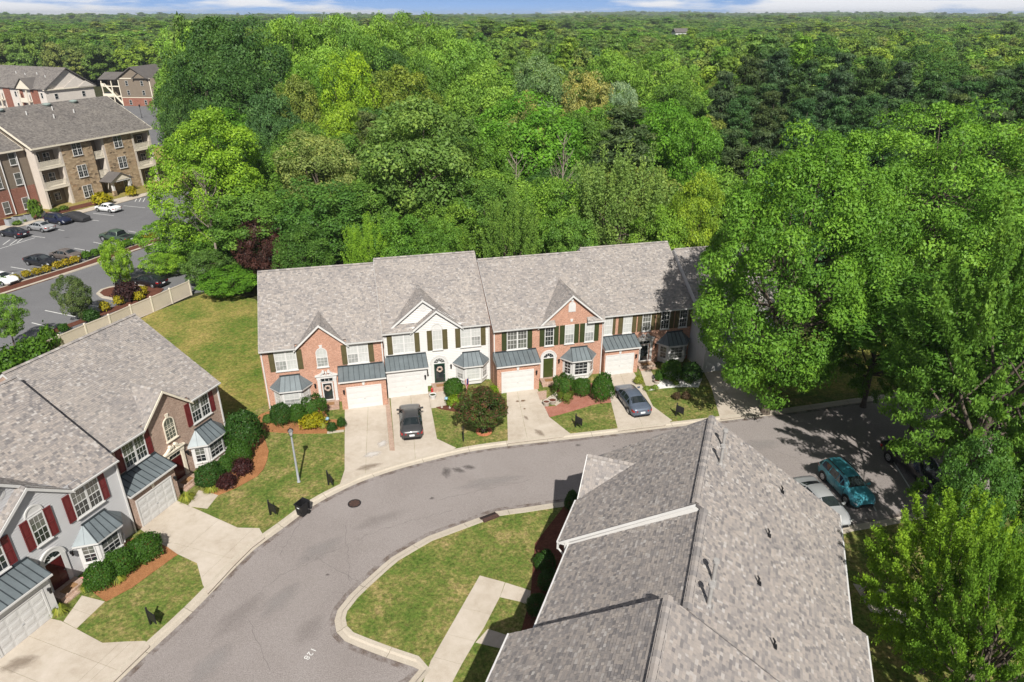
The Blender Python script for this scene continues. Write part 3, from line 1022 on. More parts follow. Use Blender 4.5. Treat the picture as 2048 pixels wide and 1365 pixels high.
def type_nested_gable(row, x0, y0, W, label, group, wall, shut, glass, door, seed=1, singles=None, he=5.85, zr=10.35, gd=1.4, storm=True, wr=True, trim='white', glass2=None):
    """sided house: garage left, arched door, bay right; big gable with a smaller one nested in front"""
    r = house_root(row, x0, y0, label, group)
    s = (zr - he) / 7.0
    gl, gr, gt = .42, 6.92, 8.5
    il, ir, it = 2.58, 6.9, 7.52
    zg = he + .12
    front = [(0, 0), (W, 0), (W, zg), (ir - .3, zg), ((il + ir) / 2, it - .1), (il + .3, zg), (0, zg)]
    shell(r, W, he + .1, 13.6, zr, 6.7, front, wall)
    lap = .03 if wall == 'siding_grey' else .055
    siding(r, front, wall, lap=lap)
    rf = main_roof(r, W, he, zr, 6.7, -.3, 14.0, he - .4, [(il - .02, gr + .05)], seed, singles=singles, smat='shingle_near' if singles else 'shingle')
    # outer gable wall, set back over the skirt of roof
    og = [(gl + .35, he + .3), (gr - .3, he + .3), ((gl + gr) / 2, gt - .06)]
    m = MB(); m.prism(og, .42, .6); m.build('gable_wall', wall, r)
    siding(r, og, wall, .42, lap=lap)
    gable_roof(r, rf, gl, gr, he, gt, .42, (gt - he) / s - .3 + .5, seed + 50, ov=.2, rake=trim)
    gable_roof(r, rf, il, ir, he, it + .04, 0, .75, seed + 60, ov=.2, rake=trim)
    lv = MB()
    lc = ((gl + gr) / 2 + .02, 7.62)
    lv.tube((lc[0], .38, lc[1]), (lc[0], .43, lc[1]), .36, .36, 20)
    for k in range(-3, 4):
        hw = math.sqrt(max(.0, .28 ** 2 - (k * .085) ** 2))
        lv.box(lc[0] - hw, .36, lc[1] + k * .085 - .02, lc[0] + hw, .385, lc[1] + k * .085 + .02)
    lv.build('gable_louvre', trim, r)
    pair(r, W, False, .8, 2.72, 3.7, 5.55, .46, shut, glass, glass2=glass2, y=-.058)
    pair(r, W, False, 4.3, 5.2, 3.7, 5.62, .46, shut, glass, cols=1, glass2=glass2, y=-.058)
    pair(r, W, False, 6.82, 8.66, 3.7, 5.55, .46, shut, glass, glass2=glass2, y=-.058)
    fan = MB()
    fan.box(4.2, -.08, 5.66, 5.3, -.005, 5.74)
    for i in range(12):
        a, b = math.pi * i / 12, math.pi * (i + 1) / 12
        fan.prism([(4.75 + .43 * math.cos(a), 5.74 + .43 * math.sin(a)), (4.75 + .52 * math.cos(a), 5.74 + .52 * math.sin(a)), (4.75 + .52 * math.cos(b), 5.74 + .52 * math.sin(b)), (4.75 + .43 * math.cos(b), 5.74 + .43 * math.sin(b))], -.09, -.005)
    fan.prism([(4.75 + .43 * math.cos(math.pi * i / 12), 5.742 + .43 * math.sin(math.pi * i / 12)) for i in range(13)], -.05, -.005)
    fan.build('window_crown', trim, r)
    front_door(r, 4.33, 5.3, .36, 2.24, -.03, door, storm, True)
    arch_surround(r, 4.05, 5.58, .2, 2.3, 0, trim)
    if wr:
        wreath(r, 4.815, -.13, 1.72)
    stoop(r, 4.0, 5.6, 1.0, .34, 0)
    lantern(r, 5.86, -.03, 1.95)
    bay(r, 7.75, 2.95, 1.5, .85, .25, 2.05, 3.1, y=-.03, glass=glass, glass2=glass2)
    m = MB(); m.box(.02, -gd, 0, 3.52, -.001, 2.76); gbm = m.build('garage_bay', wall, r)
    for (xa, xb) in ((.02, .14), (3.14, 3.52)):
        m = MB(); m.box(xa, -gd - .03, 0, xb, -gd, 2.6); m.build('corner_trim', trim, r)
    m = MB(); m.box(.14, -gd - .04, 2.26, 3.14, -gd, 2.62); m.build('door_header', trim, r)
    garage_door(r, .26, 3.0, .02, 2.14, -gd)
    shed_roof(r, -.02, 3.66, 0, 3.44, -gd - .2, 2.84)
    lantern(r, 3.34, -gd - .03, 1.9)
    for xa, xb in ((0, .13), (W - .13, W)):
        m = MB(); m.box(xa, -.05, 0, xb, -.033, he - .1); m.build('corner_trim', trim, r)
    downspout(r, .1, -.05, he, 2.95); downspout(r, W - .08, -.05, he)
    return r

def type_return_gable(row, x0, y0, W, label, group, wall, shut, glass, door, seed=1, he=5.75, zr=10.0):
    """brick house: wide gable with short roof returns and an arched louvre, four shuttered windows under it"""
    r = house_root(row, x0, y0, label, group)
    s = (zr - he) / 7.0
    gl, gr, gt = 4.25, W - .12, he + 2.62
    zg = he + .12
    shell(r, W, he + .1, 13.6, zr, 6.7, [(0, 0), (W, 0), (W, zg), (gr - .3, zg), ((gl + gr) / 2, gt - .1), (gl + .3, zg), (0, zg)], wall)
    rf = main_roof(r, W, he, zr, 6.7, -.3, 14.0, he - .4, [(gl - .02, gr + .1)], seed)
    gable_roof(r, rf, gl, gr, he + .02, gt + .04, 0, (gt - he) / s - .3 + .5, seed + 50, ov=.2)
    for a, b in ((gl - .15, gl + 1.42), (gr - 1.55, gr + .12)):
        m = MB()
        m.slab([(a, -.32, he), (b, -.32, he), (b, -.003, he + .3), (a, -.003, he + .3)], .1)
        q = m.build('roof_return', 'shingle_dark', r)
        shingles(q, (a, -.34, he + .003), (1, 0, 0), (0, .33, .3), b - a, .46, seed + 90)
        g = MB(); g.box(a, -.44, he - .15, b, -.335, he - .03); g.box(a, -.33, he - .17, b, -.002, he - .12); g.build('gutter', 'white', r)
    gc = (gl + gr) / 2
    lv = MB()
    pts = [(gc - .33, he + .98), (gc + .33, he + .98)] + [(gc + .33 * math.cos(t * math.pi / 10), he + 1.6 + .33 * math.sin(t * math.pi / 10)) for t in range(11)]
    lv.prism(pts, -.05, -.001)
    for k in range(8):
        lv.box(gc - .26, -.065, he + 1.04 + k * .085, gc + .26, -.049, he + 1.08 + k * .085)
    lv.build('gable_louvre', 'white', r)
    for zk in (he + 1.96, he + .02):
        k = MB(); k.prism([(gc - .08, zk), (gc + .08, zk), (gc + .14, zk + .26), (gc - .14, zk + .26)], -.06, -.001)
        k.build('keystone', 'white', r)
    z0, z1 = he - 2.15, he - .28
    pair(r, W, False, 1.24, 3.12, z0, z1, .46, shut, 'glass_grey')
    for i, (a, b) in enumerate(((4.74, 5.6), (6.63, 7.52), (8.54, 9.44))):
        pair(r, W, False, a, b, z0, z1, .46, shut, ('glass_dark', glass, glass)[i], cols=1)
    front_door(r, 4.68, 5.6, .38, 2.3, -.03, door, False, True)
    arch_surround(r, 4.4, 5.9, .22, 2.36, 0)
    stoop(r, 4.3, 5.95, 1.0, .36, 0)
    lantern(r, 6.15, 0, 2.0)
    bay(r, 8.05, 3.0, 1.55, .85, .25, 2.1, 3.12, glass='glass_dark')
    m = MB(); m.box(.02, -1.5, 0, 3.88, -.001, 2.78); m.build('garage_bay', wall, r)
    garage_door(r, .5, 3.28, .02, 2.12, -1.5)
    shed_roof(r, -.03, 3.95, 0, 3.42, -1.68, 2.88)
    k = MB(); k.prism([(1.82, 2.28), (1.98, 2.28), (2.04, 2.6), (1.76, 2.6)], -1.56, -1.501); k.build('keystone', 'white', r)
    lantern(r, 3.6, -1.5, 1.9)
    downspout(r, .1, 0, he, 2.95); downspout(r, W - .1, 0, he)
    return r

def type_five_window(row, x0, y0, W, label, group, wall, shut, glass, door, seed=1, he=5.7, zr=10.05):
    """brick house with a plain eave and a row of five narrow shuttered windows"""
    r = house_root(row, x0, y0, label, group)
    shell(r, W, he + .1, 13.6, zr, 6.7, [(0, 0), (W, 0), (W, he + .12), (0, he + .12)], wall)
    main_roof(r, W, he, zr, 6.7, -.3, 14.0, he - .4, [], seed)
    z0, z1 = he - 2.08, he - .22
    for i, (a, b) in enumerate(((.32, 1.18), (2.22, 3.12), (4.15, 5.05), (6.05, 6.95), (7.95, 8.8))):
        pair(r, W, False, a, b, z0, z1, .45 if i else .3, shut, (glass, glass, 'glass_grey', 'glass_dark', 'glass_dark')[i], cols=1)
    front_door(r, 4.12, 5.06, .4, 2.16, -.03, 'white', True, True)
    pediment_surround(r, 3.8, 5.4, .3, 2.6, 3.32, 0)
    stoop(r, 3.75, 5.45, 1.05, .4, 0)
    lantern(r, 5.75, 0, 2.0)
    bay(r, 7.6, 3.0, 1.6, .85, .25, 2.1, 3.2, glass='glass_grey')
    m = MB(); m.box(.02, -1.45, 0, 3.4, -.001, 2.74); m.build('garage_bay', wall, r)
    garage_door(r, .22, 2.86, .02, 2.1, -1.45)
    shed_roof(r, -.03, 3.5, 0, 3.42, -1.63, 2.84)
    k = MB(); k.prism([(1.46, 2.26), (1.62, 2.26), (1.67, 2.56), (1.41, 2.56)], -1.51, -1.451); k.build('keystone', 'white', r)
    lantern(r, 3.14, -1.45, 1.9)
    downspout(r, .08, 0, he, 2.95)
    return r

GA = 'townhouses of the middle row'
type_arch_gable(ROW_A, 0, -.2, 10.05, False, 'orange brick townhouse at the left end of the middle row, arched window under its gable', GA, 'brick_orange', 'shutter_olive', 'glass_blind', 'white', seed=11)
type_nested_gable(ROW_A, 10.1, .8, 9.5, 'white sided townhouse in the middle row with a flag by its bay', GA, 'siding_white', 'shutter_olive', 'glass_blind', 'door_green', seed=12)
type_return_gable(ROW_A, 19.62, -.6, 10.36, 'orange brick townhouse with an arched louvre in its wide gable and dark green shutters', GA, 'brick_orange', 'shutter_green', 'glass_blind', 'door_olive', seed=13)
type_five_window(ROW_A, 30.02, .3, 9.3, 'orange brick townhouse with a row of five shuttered windows and white gravel bed', GA, 'brick_orange', 'shutter_olive', 'glass_blind', 'white', seed=14)

# last house of the row, mostly behind the big oak
def end_house():
    he, zr, W = 5.5, 9.7, 9.4
    r = house_root(ROW_A, 39.38, -1.2, 'white sided townhouse at the end of the middle row, half hidden by the oak', GA)
    shell(r, W, he + .1, 13.6, zr, 6.7, [(0, 0), (W, 0), (W, he + .12), (0, he + .12)], 'siding_white')
    siding(r, [(0, 0), (W, 0), (W, he + .1), (0, he + .1)], 'siding_white')
    main_roof(r, W, he, zr, 6.7, -.3, 14.0, he - .4, [], 15)
    pair(r, W, False, .8, 2.7, 3.5, 5.3, .46, 'shutter_green', 'glass_dark', y=-.058)
    pair(r, W, False, 6.6, 8.4, 3.5, 5.3, .46, 'shutter_green', 'glass_dark', y=-.058)
    m = MB(); m.box(.02, -1.5, 0, 3.5, -.001, 2.76); m.build('garage_bay', 'siding_white', r)
    m = MB(); m.box(.02, -1.54, 2.3, 3.5, -1.501, 2.7); m.build('door_header', 'white', r)
    garage_door(r, .4, 3.1, .02, 2.12, -1.5)
    shed_roof(r, -.04, 3.6, 0, 3.42, -1.7, 2.84)
    front_door(r, 4.4, 5.3, .36, 2.3, -.03, 'door_green')
    arch_surround(r, 4.1, 5.6, .2, 2.34, 0)
    stoop(r, 4.0, 5.7, 1.0, .34, 0)
    bay(r, 7.6, 2.9, 1.5, .85, .25, 2.05, 3.1, y=-.03, glass='glass_dark')
    downspout(r, .1, -.04, he, 2.95)
    return r
end_house()

GB = 'townhouses of the left row'
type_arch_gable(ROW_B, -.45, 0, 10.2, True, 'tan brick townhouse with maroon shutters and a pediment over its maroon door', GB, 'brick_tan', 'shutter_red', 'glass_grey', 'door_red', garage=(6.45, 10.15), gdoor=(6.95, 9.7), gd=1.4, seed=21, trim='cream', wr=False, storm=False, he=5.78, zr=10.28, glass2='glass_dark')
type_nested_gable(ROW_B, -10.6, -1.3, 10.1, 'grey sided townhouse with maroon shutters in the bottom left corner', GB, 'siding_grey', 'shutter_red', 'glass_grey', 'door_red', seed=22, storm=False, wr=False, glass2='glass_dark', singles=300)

# ------------------------------------------------------------------ the terrace seen from above on the right
GC = 'townhouses of the near right row'
def roof_house(t0, t1, yfront, run_f, run_b, zr, label, seed, gable=None, mat='siding_white'):
    W = t1 - t0
    he = 5.8
    r = thing('townhouse', place(ROW_C, -t1, yfront), ROW_C[1], label, 'townhouse', GC)
    yr = -.3 + run_f
    back = yr + run_b
    sb = .64
    gaps = []
    outline = [(0, 0), (W, 0), (W, he + .12), (0, he + .12)]
    if gable:
        gl, gr, zt = gable
        gaps = [(gl - .02, gr + .02)]
        outline = [(0, 0), (W, 0), (W, he + .12), (gr - .26, he + .12), ((gl + gr) / 2, zt - .12), (gl + .26, he + .12), (0, he + .12)]
    shell(r, W, he + .1, back - .35, zr, yr, outline, mat, zback=zr - run_b * sb + .02)
    rf = main_roof(r, W, he, zr, yr, -.3, back, zr - run_b * sb, gaps, seed, singles=300, cap_objs=True, back=2, back_rakes=False, smat='shingle_near')
    if gable:
        gable_roof(r, rf, gl, gr, he, zt, 0, (zt - he) / ((zr - he) / run_f) - .3 + .4, seed + 50, ov=.2, singles=120)
    for a in (1.0, W - 2.6):
        window(r, a, a + 1.6, 3.6, 5.3, glass='glass_grey', cols=2)
    garage_door(r, W / 2 - 1.4, W / 2 + 1.3, .1, 2.15, 0)
    g = MB()
    zb = zr - run_b * sb
    g.box(0.02, back + .015, zb - .14, W - .02, back + .12, zb - .03)
    g.build('gutter', 'white', r)
    m = MB()
    m.box(W - .16, -.42, 5.2, W - .06, -.32, 5.68)
    m.tube((W - .11, -.37, 5.25), (W - .11, -.05, 4.9), .05, .05, 6)
    m.box(W - .16, -.1, .1, W - .06, -.003, 4.95)
    m.build('downspout', 'white', r)
    return r, rf, yr, sb

def pipe_vent(root, rf, x, y, zr, yr, sb, h=1.08):
    z = zr - (y - yr) * sb
    m = MB()
    m.tube((x, y, z - .05), (x, y, z + h), .085, .08, 10)
    m.tube((x, y, z + h - .02), (x, y, z + h + .1), .15, .13, 12)
    m.hexa([(x - .25, y - .22, z + .22 * sb - .0), (x + .25, y - .22, z + .22 * sb), (x + .25, y + .28, z - .28 * sb), (x - .25, y + .28, z - .28 * sb)][::1] +
           [(x - .22, y - .2, z + .2 * sb + .03), (x + .22, y - .2, z + .2 * sb + .03), (x + .22, y + .26, z - .26 * sb + .03), (x - .22, y + .26, z - .26 * sb + .03)])
    m.lathe([(.13, 0), (.10, .06), (.07, .16)], (x, y, z), 10)
    return m.build('vent_pipe', 'pipe', root)

def small_vent(root, x, y, zr, yr, sb):
    z = zr - (y - yr) * sb
    m = MB()
    m.tube((x, y, z - .03), (x, y, z + .3), .045, .04, 8)
    m.box(x - .11, y - .12, z - .02, x + .11, y + .12, z + .06)
    m.tube((x + .03, y + .02, z + .28), (x - .1, y - .08, z + .36), .05, .03, 6)
    return m.build('roof_vent', 'black', root)

yF = -6.88
r1, f1, yr1, sb1 = roof_house(26.9, 35.0, yF, 6.53, 7.55, 10.1, 'shingle roofed townhouse at the far end of the near row, white rake on its step', 31, gable=(.55, 4.45, 7.62))
for t, n in ((31.28, -.17), (32.83, -.17)):
    pipe_vent(r1, f1, 35.0 - t, -n - yF, 10.1, yr1, sb1)
small_vent(r1, 35.0 - 32.91, 3.52 - yF, 10.1, yr1, sb1)
small_vent(r1, 35.0 - 28.54, 2.87 - yF, 10.1, yr1, sb1)
yF = -6.28
r2, f2, yr2, sb2 = roof_house(20.55, 26.88, yF, 6.33, 7.87, 9.85, 'shingle roofed townhouse between two higher roofs in the near row, tall vent pipes', 32)
for t, n in ((21.58, -.52), (23.0, -.57)):
    pipe_vent(r2, f2, 26.88 - t, -n - yF, 9.85, yr2, sb2)
small_vent(r2, 26.88 - 24.86, 2.49 - yF, 9.85, yr2, sb2)
small_vent(r2, 26.88 - 22.05, 3.26 - yF, 9.85, yr2, sb2)
yF = -7.25
r3, f3, yr3, sb3 = roof_house(10.4, 20.5, yF, 6.55, 8.6, 10.33, 'shingle roofed townhouse cut by the bottom edge of the picture', 33)

# ------------------------------------------------------------------ ground, roads, paving
def struct(o):
    return tag(o, kind='structure')

def hill(x, y):
    r = math.hypot(x, y)
    t = min(1, max(0, (r - 420) / 2000)); t = t * t * (3 - 2 * t)
    h = t * (3 + 4 * math.sin(x / 610 + 1.3) * math.sin(y / 740 + .4) + 3 * math.sin(x / 260 - y / 330))
    far = min(1, max(0, (r - 2600) / 2500)); far = far * far * (3 - 2 * far)
    return h + far * (6 + 7 * math.sin(x / 880 + .6) + 5 * math.sin(x / 390 + y / 900))

def make_terrain():
    xs = [-6500, -5200, -4200, -3400, -2800, -2300] + list(range(-1900, 1901, 100)) + [2300, 2800, 3400, 4200, 5200, 6500]
    ys = [-800, -400, -200] + list(range(-100, 2400, 100)) + [2700, 3100, 3600, 4200, 5000, 6000, 7500]
    m = MB()
    vs = [(x, y, hill(x, y) - .12) for y in ys for x in xs]
    n = len(xs)
    fs = [(j * n + i, j * n + i + 1, (j + 1) * n + i + 1, (j + 1) * n + i) for j in range(len(ys) - 1) for i in range(n - 1)]
    m.add(vs, fs, 0, True)
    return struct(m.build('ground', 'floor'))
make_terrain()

def sheet(name, poly, z, mat, depth=.1, parent=None):
    m = MB()
    a = sum(poly[i][0] * poly[(i + 1) % len(poly)][1] - poly[(i + 1) % len(poly)][0] * poly[i][1] for i in range(len(poly)))
    if a < 0:
        poly = poly[::-1]
    m.prism(poly, z, z - depth, 'z')
    return m.build(name, mat, parent)

def smooth_path(pts, step=.8):
    P = [Vector((p[0], p[1])) for p in pts]
    out = []
    for i in range(len(P) - 1):
        p0, p1, p2, p3 = P[max(0, i - 1)], P[i], P[i + 1], P[min(len(P) - 1, i + 2)]
        n = max(1, int((p2 - p1).length / step))
        for k in range(n):
            t = k / n
            out.append(.5 * ((2 * p1) + (p2 - p0) * t + (2 * p0 - 5 * p1 + 4 * p2 - p3) * t * t + (3 * p1 - p0 - 3 * p2 + p3) * t ** 3))
    out.append(P[-1])
    return out

def offset_path(path, d):
    out = []
    for i, p in enumerate(path):
        a, b = path[max(0, i - 1)], path[min(len(path) - 1, i + 1)]
        t = (b - a).normalized()
        out.append(p + Vector((-t.y, t.x)) * d)
    return out

def kerb_run(path, side, sec, name='kerb', mat='kerb', prof=((0, .006), (.30, .022), (.40, .10), (.62, .115), (.64, -.05))):
    """rolled kerb made of cast sections about `sec` long"""
    root = link(name, None)
    struct(root)
    rails = [offset_path(path, side * d) for d, _ in prof]
    acc, i0 = 0, 0
    for i in range(1, len(path)):
        acc += (path[i] - path[i - 1]).length
        if acc >= sec or i == len(path) - 1:
            m = MB()
            n = i - i0 + 1
            vs = []
            for r, (d, z) in zip(rails, prof):
                for k in range(i0, i + 1):
                    p = r[k].copy()
                    if k == i and i < len(path) - 1:
                        p = r[k].lerp(r[k - 1], .02 / max(.02, (r[k] - r[k - 1]).length))
                    vs.append((p.x, p.y, z))
            fs = []
            for a in range(len(prof) - 1):
                for k in range(n - 1):
                    f = (a * n + k, a * n + k + 1, (a + 1) * n + k + 1, (a + 1) * n + k)
                    fs.append(f if side > 0 else f[::-1])
            m.add(vs, fs)
            m.build('kerb_section', mat, root)
            acc, i0 = 0, i
    return root

def clip(poly, p, d, off):
    """keep the part of poly left of the line through p along d, shifted by off"""
    n = Vector((-d[1], d[0])).normalized()
    p = Vector(p) + n * off
    out = []
    for i in range(len(poly)):
        a, b = Vector(poly[i]), Vector(poly[(i + 1) % len(poly)])
        da, db = (a - p).dot(n), (b - p).dot(n)
        if da >= 0:
            out.append(a)
        if (da > 0 > db) or (da < 0 < db):
            out.append(a.lerp(b, da / (da - db)))
    cl = []
    for q in out:
        if not cl or (q - cl[-1]).length > .01:
            cl.append(q)
    if len(cl) > 2 and (cl[0] - cl[-1]).length < .01:
        cl.pop()
    return cl if len(cl) > 2 else []

def slabs(name, poly, cuts, z=.10, mat='concrete', gap=.016):
    """a paved area cast as separate slabs with open joints along the given lines (point, direction)"""
    base = struct(sheet(name, poly, z - .025, 'joint', .12))
    parts = [[Vector(p) for p in poly]]
    for p, d in cuts:
        nxt = []
        for q in parts:
            for s in (1, -1):
                c = clip(q, p, (d[0] * s, d[1] * s), gap / 2)
                if c:
                    nxt.append(c)
        parts = nxt
    for q in parts:
        sheet('concrete_slab', [tuple(v) for v in q], z, mat, .024, base)
    return base

OUT = [(-21.44,18.97), (-20.94,21.58), (-20.06,23.89), (-19.37,25.64), (-18.18,28.44), (-16.97,32.00), (-16.33,33.57), (-15.12,35.50), (-13.78,37.70), (-12.22,39.37), (-10.81,40.56), (-8.50,41.96), (-5.78,43.23), (-3.27,44.23), (-0.32,44.98), (3.76,45.79), (8.44,46.71), (13.33,47.75), (15.50,48.18), (18.29,48.80), (22.83,49.76), (30.52,51.67), (39.64,53.78), (52.60,56.63)]
IN = [(-7.60,20.83), (-6.56,22.90), (-5.28,23.89), (-4.83,24.62), (-5.17,24.80), (-6.67,25.36), (-9.07,26.41), (-9.67,27.01), (-9.97,27.80), (-9.97,28.55), (-9.53,29.67), (-8.54,31.29), (-7.50,32.82), (-6.36,33.89), (-5.48,34.68), (-4.20,35.40), (-2.27,36.50), (-1.20,37.12), (0.76,37.54), (2.82,38.02), (4.06,38.23), (6.58,38.84)]
KP = [(20.97,35.21), (22.19,35.65), (25.52,36.40), (28.80,37.33), (32.73,38.23), (40.31,39.98)]
out_p = smooth_path(OUT); in_p = smooth_path(IN); park_p = smooth_path(KP)
far_c = place(ROW_C, -37.2, -5.0); far_c2 = place(ROW_C, -37.2, 6.0)
road_poly = [tuple(p) for p in out_p] + [(60, 58), (60, 30)] + [tuple(p) for p in reversed(park_p)] + [far_c2[:2], far_c[:2]] + [tuple(p) for p in reversed(in_p)]
struct(sheet('road', road_poly, 0.0, 'asphalt'))
kerb_run(out_p, 1, 3.0)
kerb_run(in_p, -1, 3.0)
kerb_run(park_p, -1, 3.0)

# lawns
lo = [tuple(p) for p in offset_path(out_p, .5)]
struct(sheet('lawn', lo + [(52, 52), (52, 50)][::-1] + [(34, 66), (5, 66), (-28, 66)] + [(-45, 64), (-47, 30), (-50, 10)], .085, 'lawn', .2))
li = [tuple(p) for p in offset_path(in_p, -.5)]
struct(sheet('lawn', li + [place(ROW_C, -36.9, -4.0)[:2], place(ROW_C, -36.9, 3)[:2], place(ROW_C, -10, 3)[:2]], .085, 'lawn', .2))
lr = [tuple(p) for p in offset_path(park_p, -.5)]
struct(sheet('lawn', lr + [(62, 20), (40, 2), (14, 2)] + [place(ROW_C, -20, 7)[:2], place(ROW_C, -35, 7)[:2]], .085, 'lawn', .2))
struct(sheet('back_lawn', [(-37.03,78.08), (-38.62,75.64), (-40.83,71.85), (-42.55,66.40), (-43.88,62.16), place(ROW_B, -4, 7)[:2], place(ROW_B, 9.9, 7)[:2], place(ROW_B, 11.5, 1)[:2], (-22.29,49.68), (-20.8, 52.5), (-23.5, 66), (-30.68,75.64)], .092, 'yard', .1))
struct(sheet('side_lawn', [(16.83,53.06), (23.69,52.18), (36.81,54.43), (51.71,58.04), (55.47,63.33), (34.85,63.33), (28.56,57.83), (19.13,54.89)], .09, 'yard', .1))

# driveways and paths
eA = (math.cos(RAD(13.5)), math.sin(RAD(13.5))); nA = (-eA[1], eA[0])
eB = (math.cos(RAD(69.2)), math.sin(RAD(69.2))); nB = (-eB[1], eB[0])
slabs('driveway', [(-14.65,51.67), (-11.24,52.27), (-9.52,44.23), (-9.11,44.23), (-11.03,53.69), (-7.78,54.52), (-6.00,45.89), (-4.39,44.63), (-4.82,44.16), (-8.56,42.40), (-11.09,40.86), (-12.43,39.69), (-12.48,41.77)],
      [((-11.61,45.89), (0.17, -1)), ((-7.85,45.89), (0.17, -1)), ((-11.04,44.16), eA), ((-10.46,42.02), (1, .33)), ((-7.97,47.50), eA)])
struct(sheet('brick_strip', [(-11.24,52.27), (-10.84,52.27), (-9.11,44.23), (-9.51,44.23)], .108, 'brickpath'))
slabs('walkway', [(-7.56,53.42), (-6.06,53.69), (-5.68,50.91), (-6.99,50.57)], [])
slabs('driveway', [(-0.50,54.52), (2.12,54.99), (3.12,49.20), (4.74,46.61), (4.10,46.18), (-0.28,45.26), (-0.32,45.19)], [((0.89,49.28), (0.1, -1)), ((1.10,49.28), eA), ((1.46,46.76), eA), ((0.70,51.16), eA)])
slabs('walkway', [(3.01,52.18), (3.96,53.42), (4.38,51.67), (3.82,50.99)], [])
struct(sheet('brick_strip', [(2.25,53.42), (3.12,53.69), (3.05,52.18), (2.47,51.92)], .105, 'brickpath'))
slabs('driveway', [(8.63,57.83), (11.39,58.35), (12.03,53.51), (12.22,50.91), (13.39,48.65), (12.65,47.88), (8.65,47.05), (8.67,47.50), (8.68,51.67)], [((10.52,52.18), (.06, -1)), ((10.36,51.16), eA), ((9.92,48.41), eA)])
slabs('walkway', [(12.25,57.43), (13.22,57.53), (13.50,54.80), (12.24,54.43)], [])
slabs('driveway', [(18.24,58.35), (21.24,59.19), (21.83,54.71), (21.91,50.33), (21.63,49.76), (17.54,48.80), (17.54,49.28), (18.18,54.43)], [((19.30,53.06), (.05, -1)), ((19.52,53.06), eA), ((19.16,50.33), eA)])
slabs('driveway', [(-25.17,35.70), (-23.78,38.40), (-20.97,36.91), (-18.14,35.40), (-16.70,35.35), (-16.04,34.45), (-16.55,33.57), (-17.14,31.96), (-17.83,29.70), (-18.41,30.40), (-19.49,32.17), (-21.03,32.95), (-21.95,33.53)],
      [((-21.96,33.89), (1, .02)), ((-20.32,34.59), eB), ((-17.78,33.44), eB), ((-19.47,33.21), (1, -.33))])
slabs('walkway', [(-22.39,37.59), (-22.35,39.34), (-20.75,38.81), (-20.93,37.33)], [((-21.65,38.23), (1, -.36))])
slabs('driveway', [(-28.33,25.23), (-26.74,28.08), (-25.23,27.70), (-24.05,27.15), (-22.11,26.22), (-20.91,26.31), (-19.87,26.35), (-19.46,25.99), (-20.23,23.97), (-21.06,21.78), (-22.93,19.88), (-25.56,20.35)],
      [((-23.23,25.54), (1, -.36)), ((-24.66,24.03), (1, -.36)), ((-21.84,24.47), eB), ((-20.74,25.86), eB)])
slabs('walkway', [(-25.08,27.66), (-25.12,29.55), (-23.54,29.10), (-24.07,27.18)], [((-24.89,28.51), (1, -.36))])
slabs('walkway', [(-1.95,31.13), (-0.42,30.58), (-0.71,29.44), (-1.54,27.28), (-2.03,26.25), (-2.62,24.90), (-3.01,23.89), (-3.53,22.36), (-5.41,21.84), (-4.54,23.69), (-4.26,25.08)],
      [((-2.98,28.70), (1, -.30)), ((-3.45,26.77), (1, -.30)), ((-3.80,25.23), (1, -.30))])
slabs('walkway', [(-0.39,30.56), (0.83,30.05), (2.21,29.33), (1.88,28.41), (0.46,29.10), (-0.70,29.44)], [])
slabs('walkway', [(-1.33,27.15), (-0.22,26.71), (0.97,26.18), (0.42,25.39), (-0.70,25.89), (-1.97,26.25)], [])
slabs('walkway', [(20.33,30.48), (21.78,30.09), (23.23,27.87), (22.26,27.11), (20.39,28.41)], [])

# planting beds
struct(sheet('straw_bed', [(-21.62,48.73), (-21.28,49.60), (-20.66,50.16), (-16.21,50.91), (-15.42,48.73), (-14.00,48.73), (-13.66,47.20), (-14.97,46.68), (-17.50,46.61), (-19.86,46.91), (-20.92,47.50)], .13, 'straw', .12))
struct(sheet('straw_bed', [(-20.74,38.78), (-19.84,39.52), (-19.30,40.21), (-18.72,40.98), (-18.54,41.77), (-18.65,43.04), (-18.90,44.16), (-19.97,46.25), (-23.38,48.73), (-23.28,41.59), (-21.81,39.23)], .13, 'straw', .12))
struct(sheet('straw_bed', [(-24.46,29.70), (-23.47,29.10), (-22.46,30.21), (-21.79,31.50), (-21.01,32.90), (-21.92,33.53), (-23.90,34.59), (-24.78,34.26), (-26.05,30.68)], .13, 'straw', .12))
struct(sheet('gravel_bed', [(2.81,50.82), (3.16,49.12), (4.65,49.84), (7.19,51.24), (8.67,51.58), (8.73,54.15), (7.19,55.08), (4.29,54.43), (3.96,53.42), (4.43,51.67), (3.81,50.91)], .125, 'redgravel', .12))
struct(sheet('gravel_bed', [(13.14,56.33), (13.56,54.89), (12.23,53.60), (13.82,54.10), (15.55,54.33), (16.99,54.24), (17.71,55.85), (17.39,56.83), (14.54,57.23)], .125, 'whitegravel', .12))
struct(sheet('mulch_bed', [(-6.57,50.74), (-3.90,51.67), (-3.60,50.16), (-4.79,50.00), (-6.29,50.49)], .12, 'mulch', .12))
struct(sheet('mulch_bed', [(1.48,33.89), (4.07,38.40), (5.07,37.86), (2.92,31.29), (0.97,26.18), (0.42,24.93), (0.16,25.54), (1.05,29.33)], .12, 'mulch', .12))

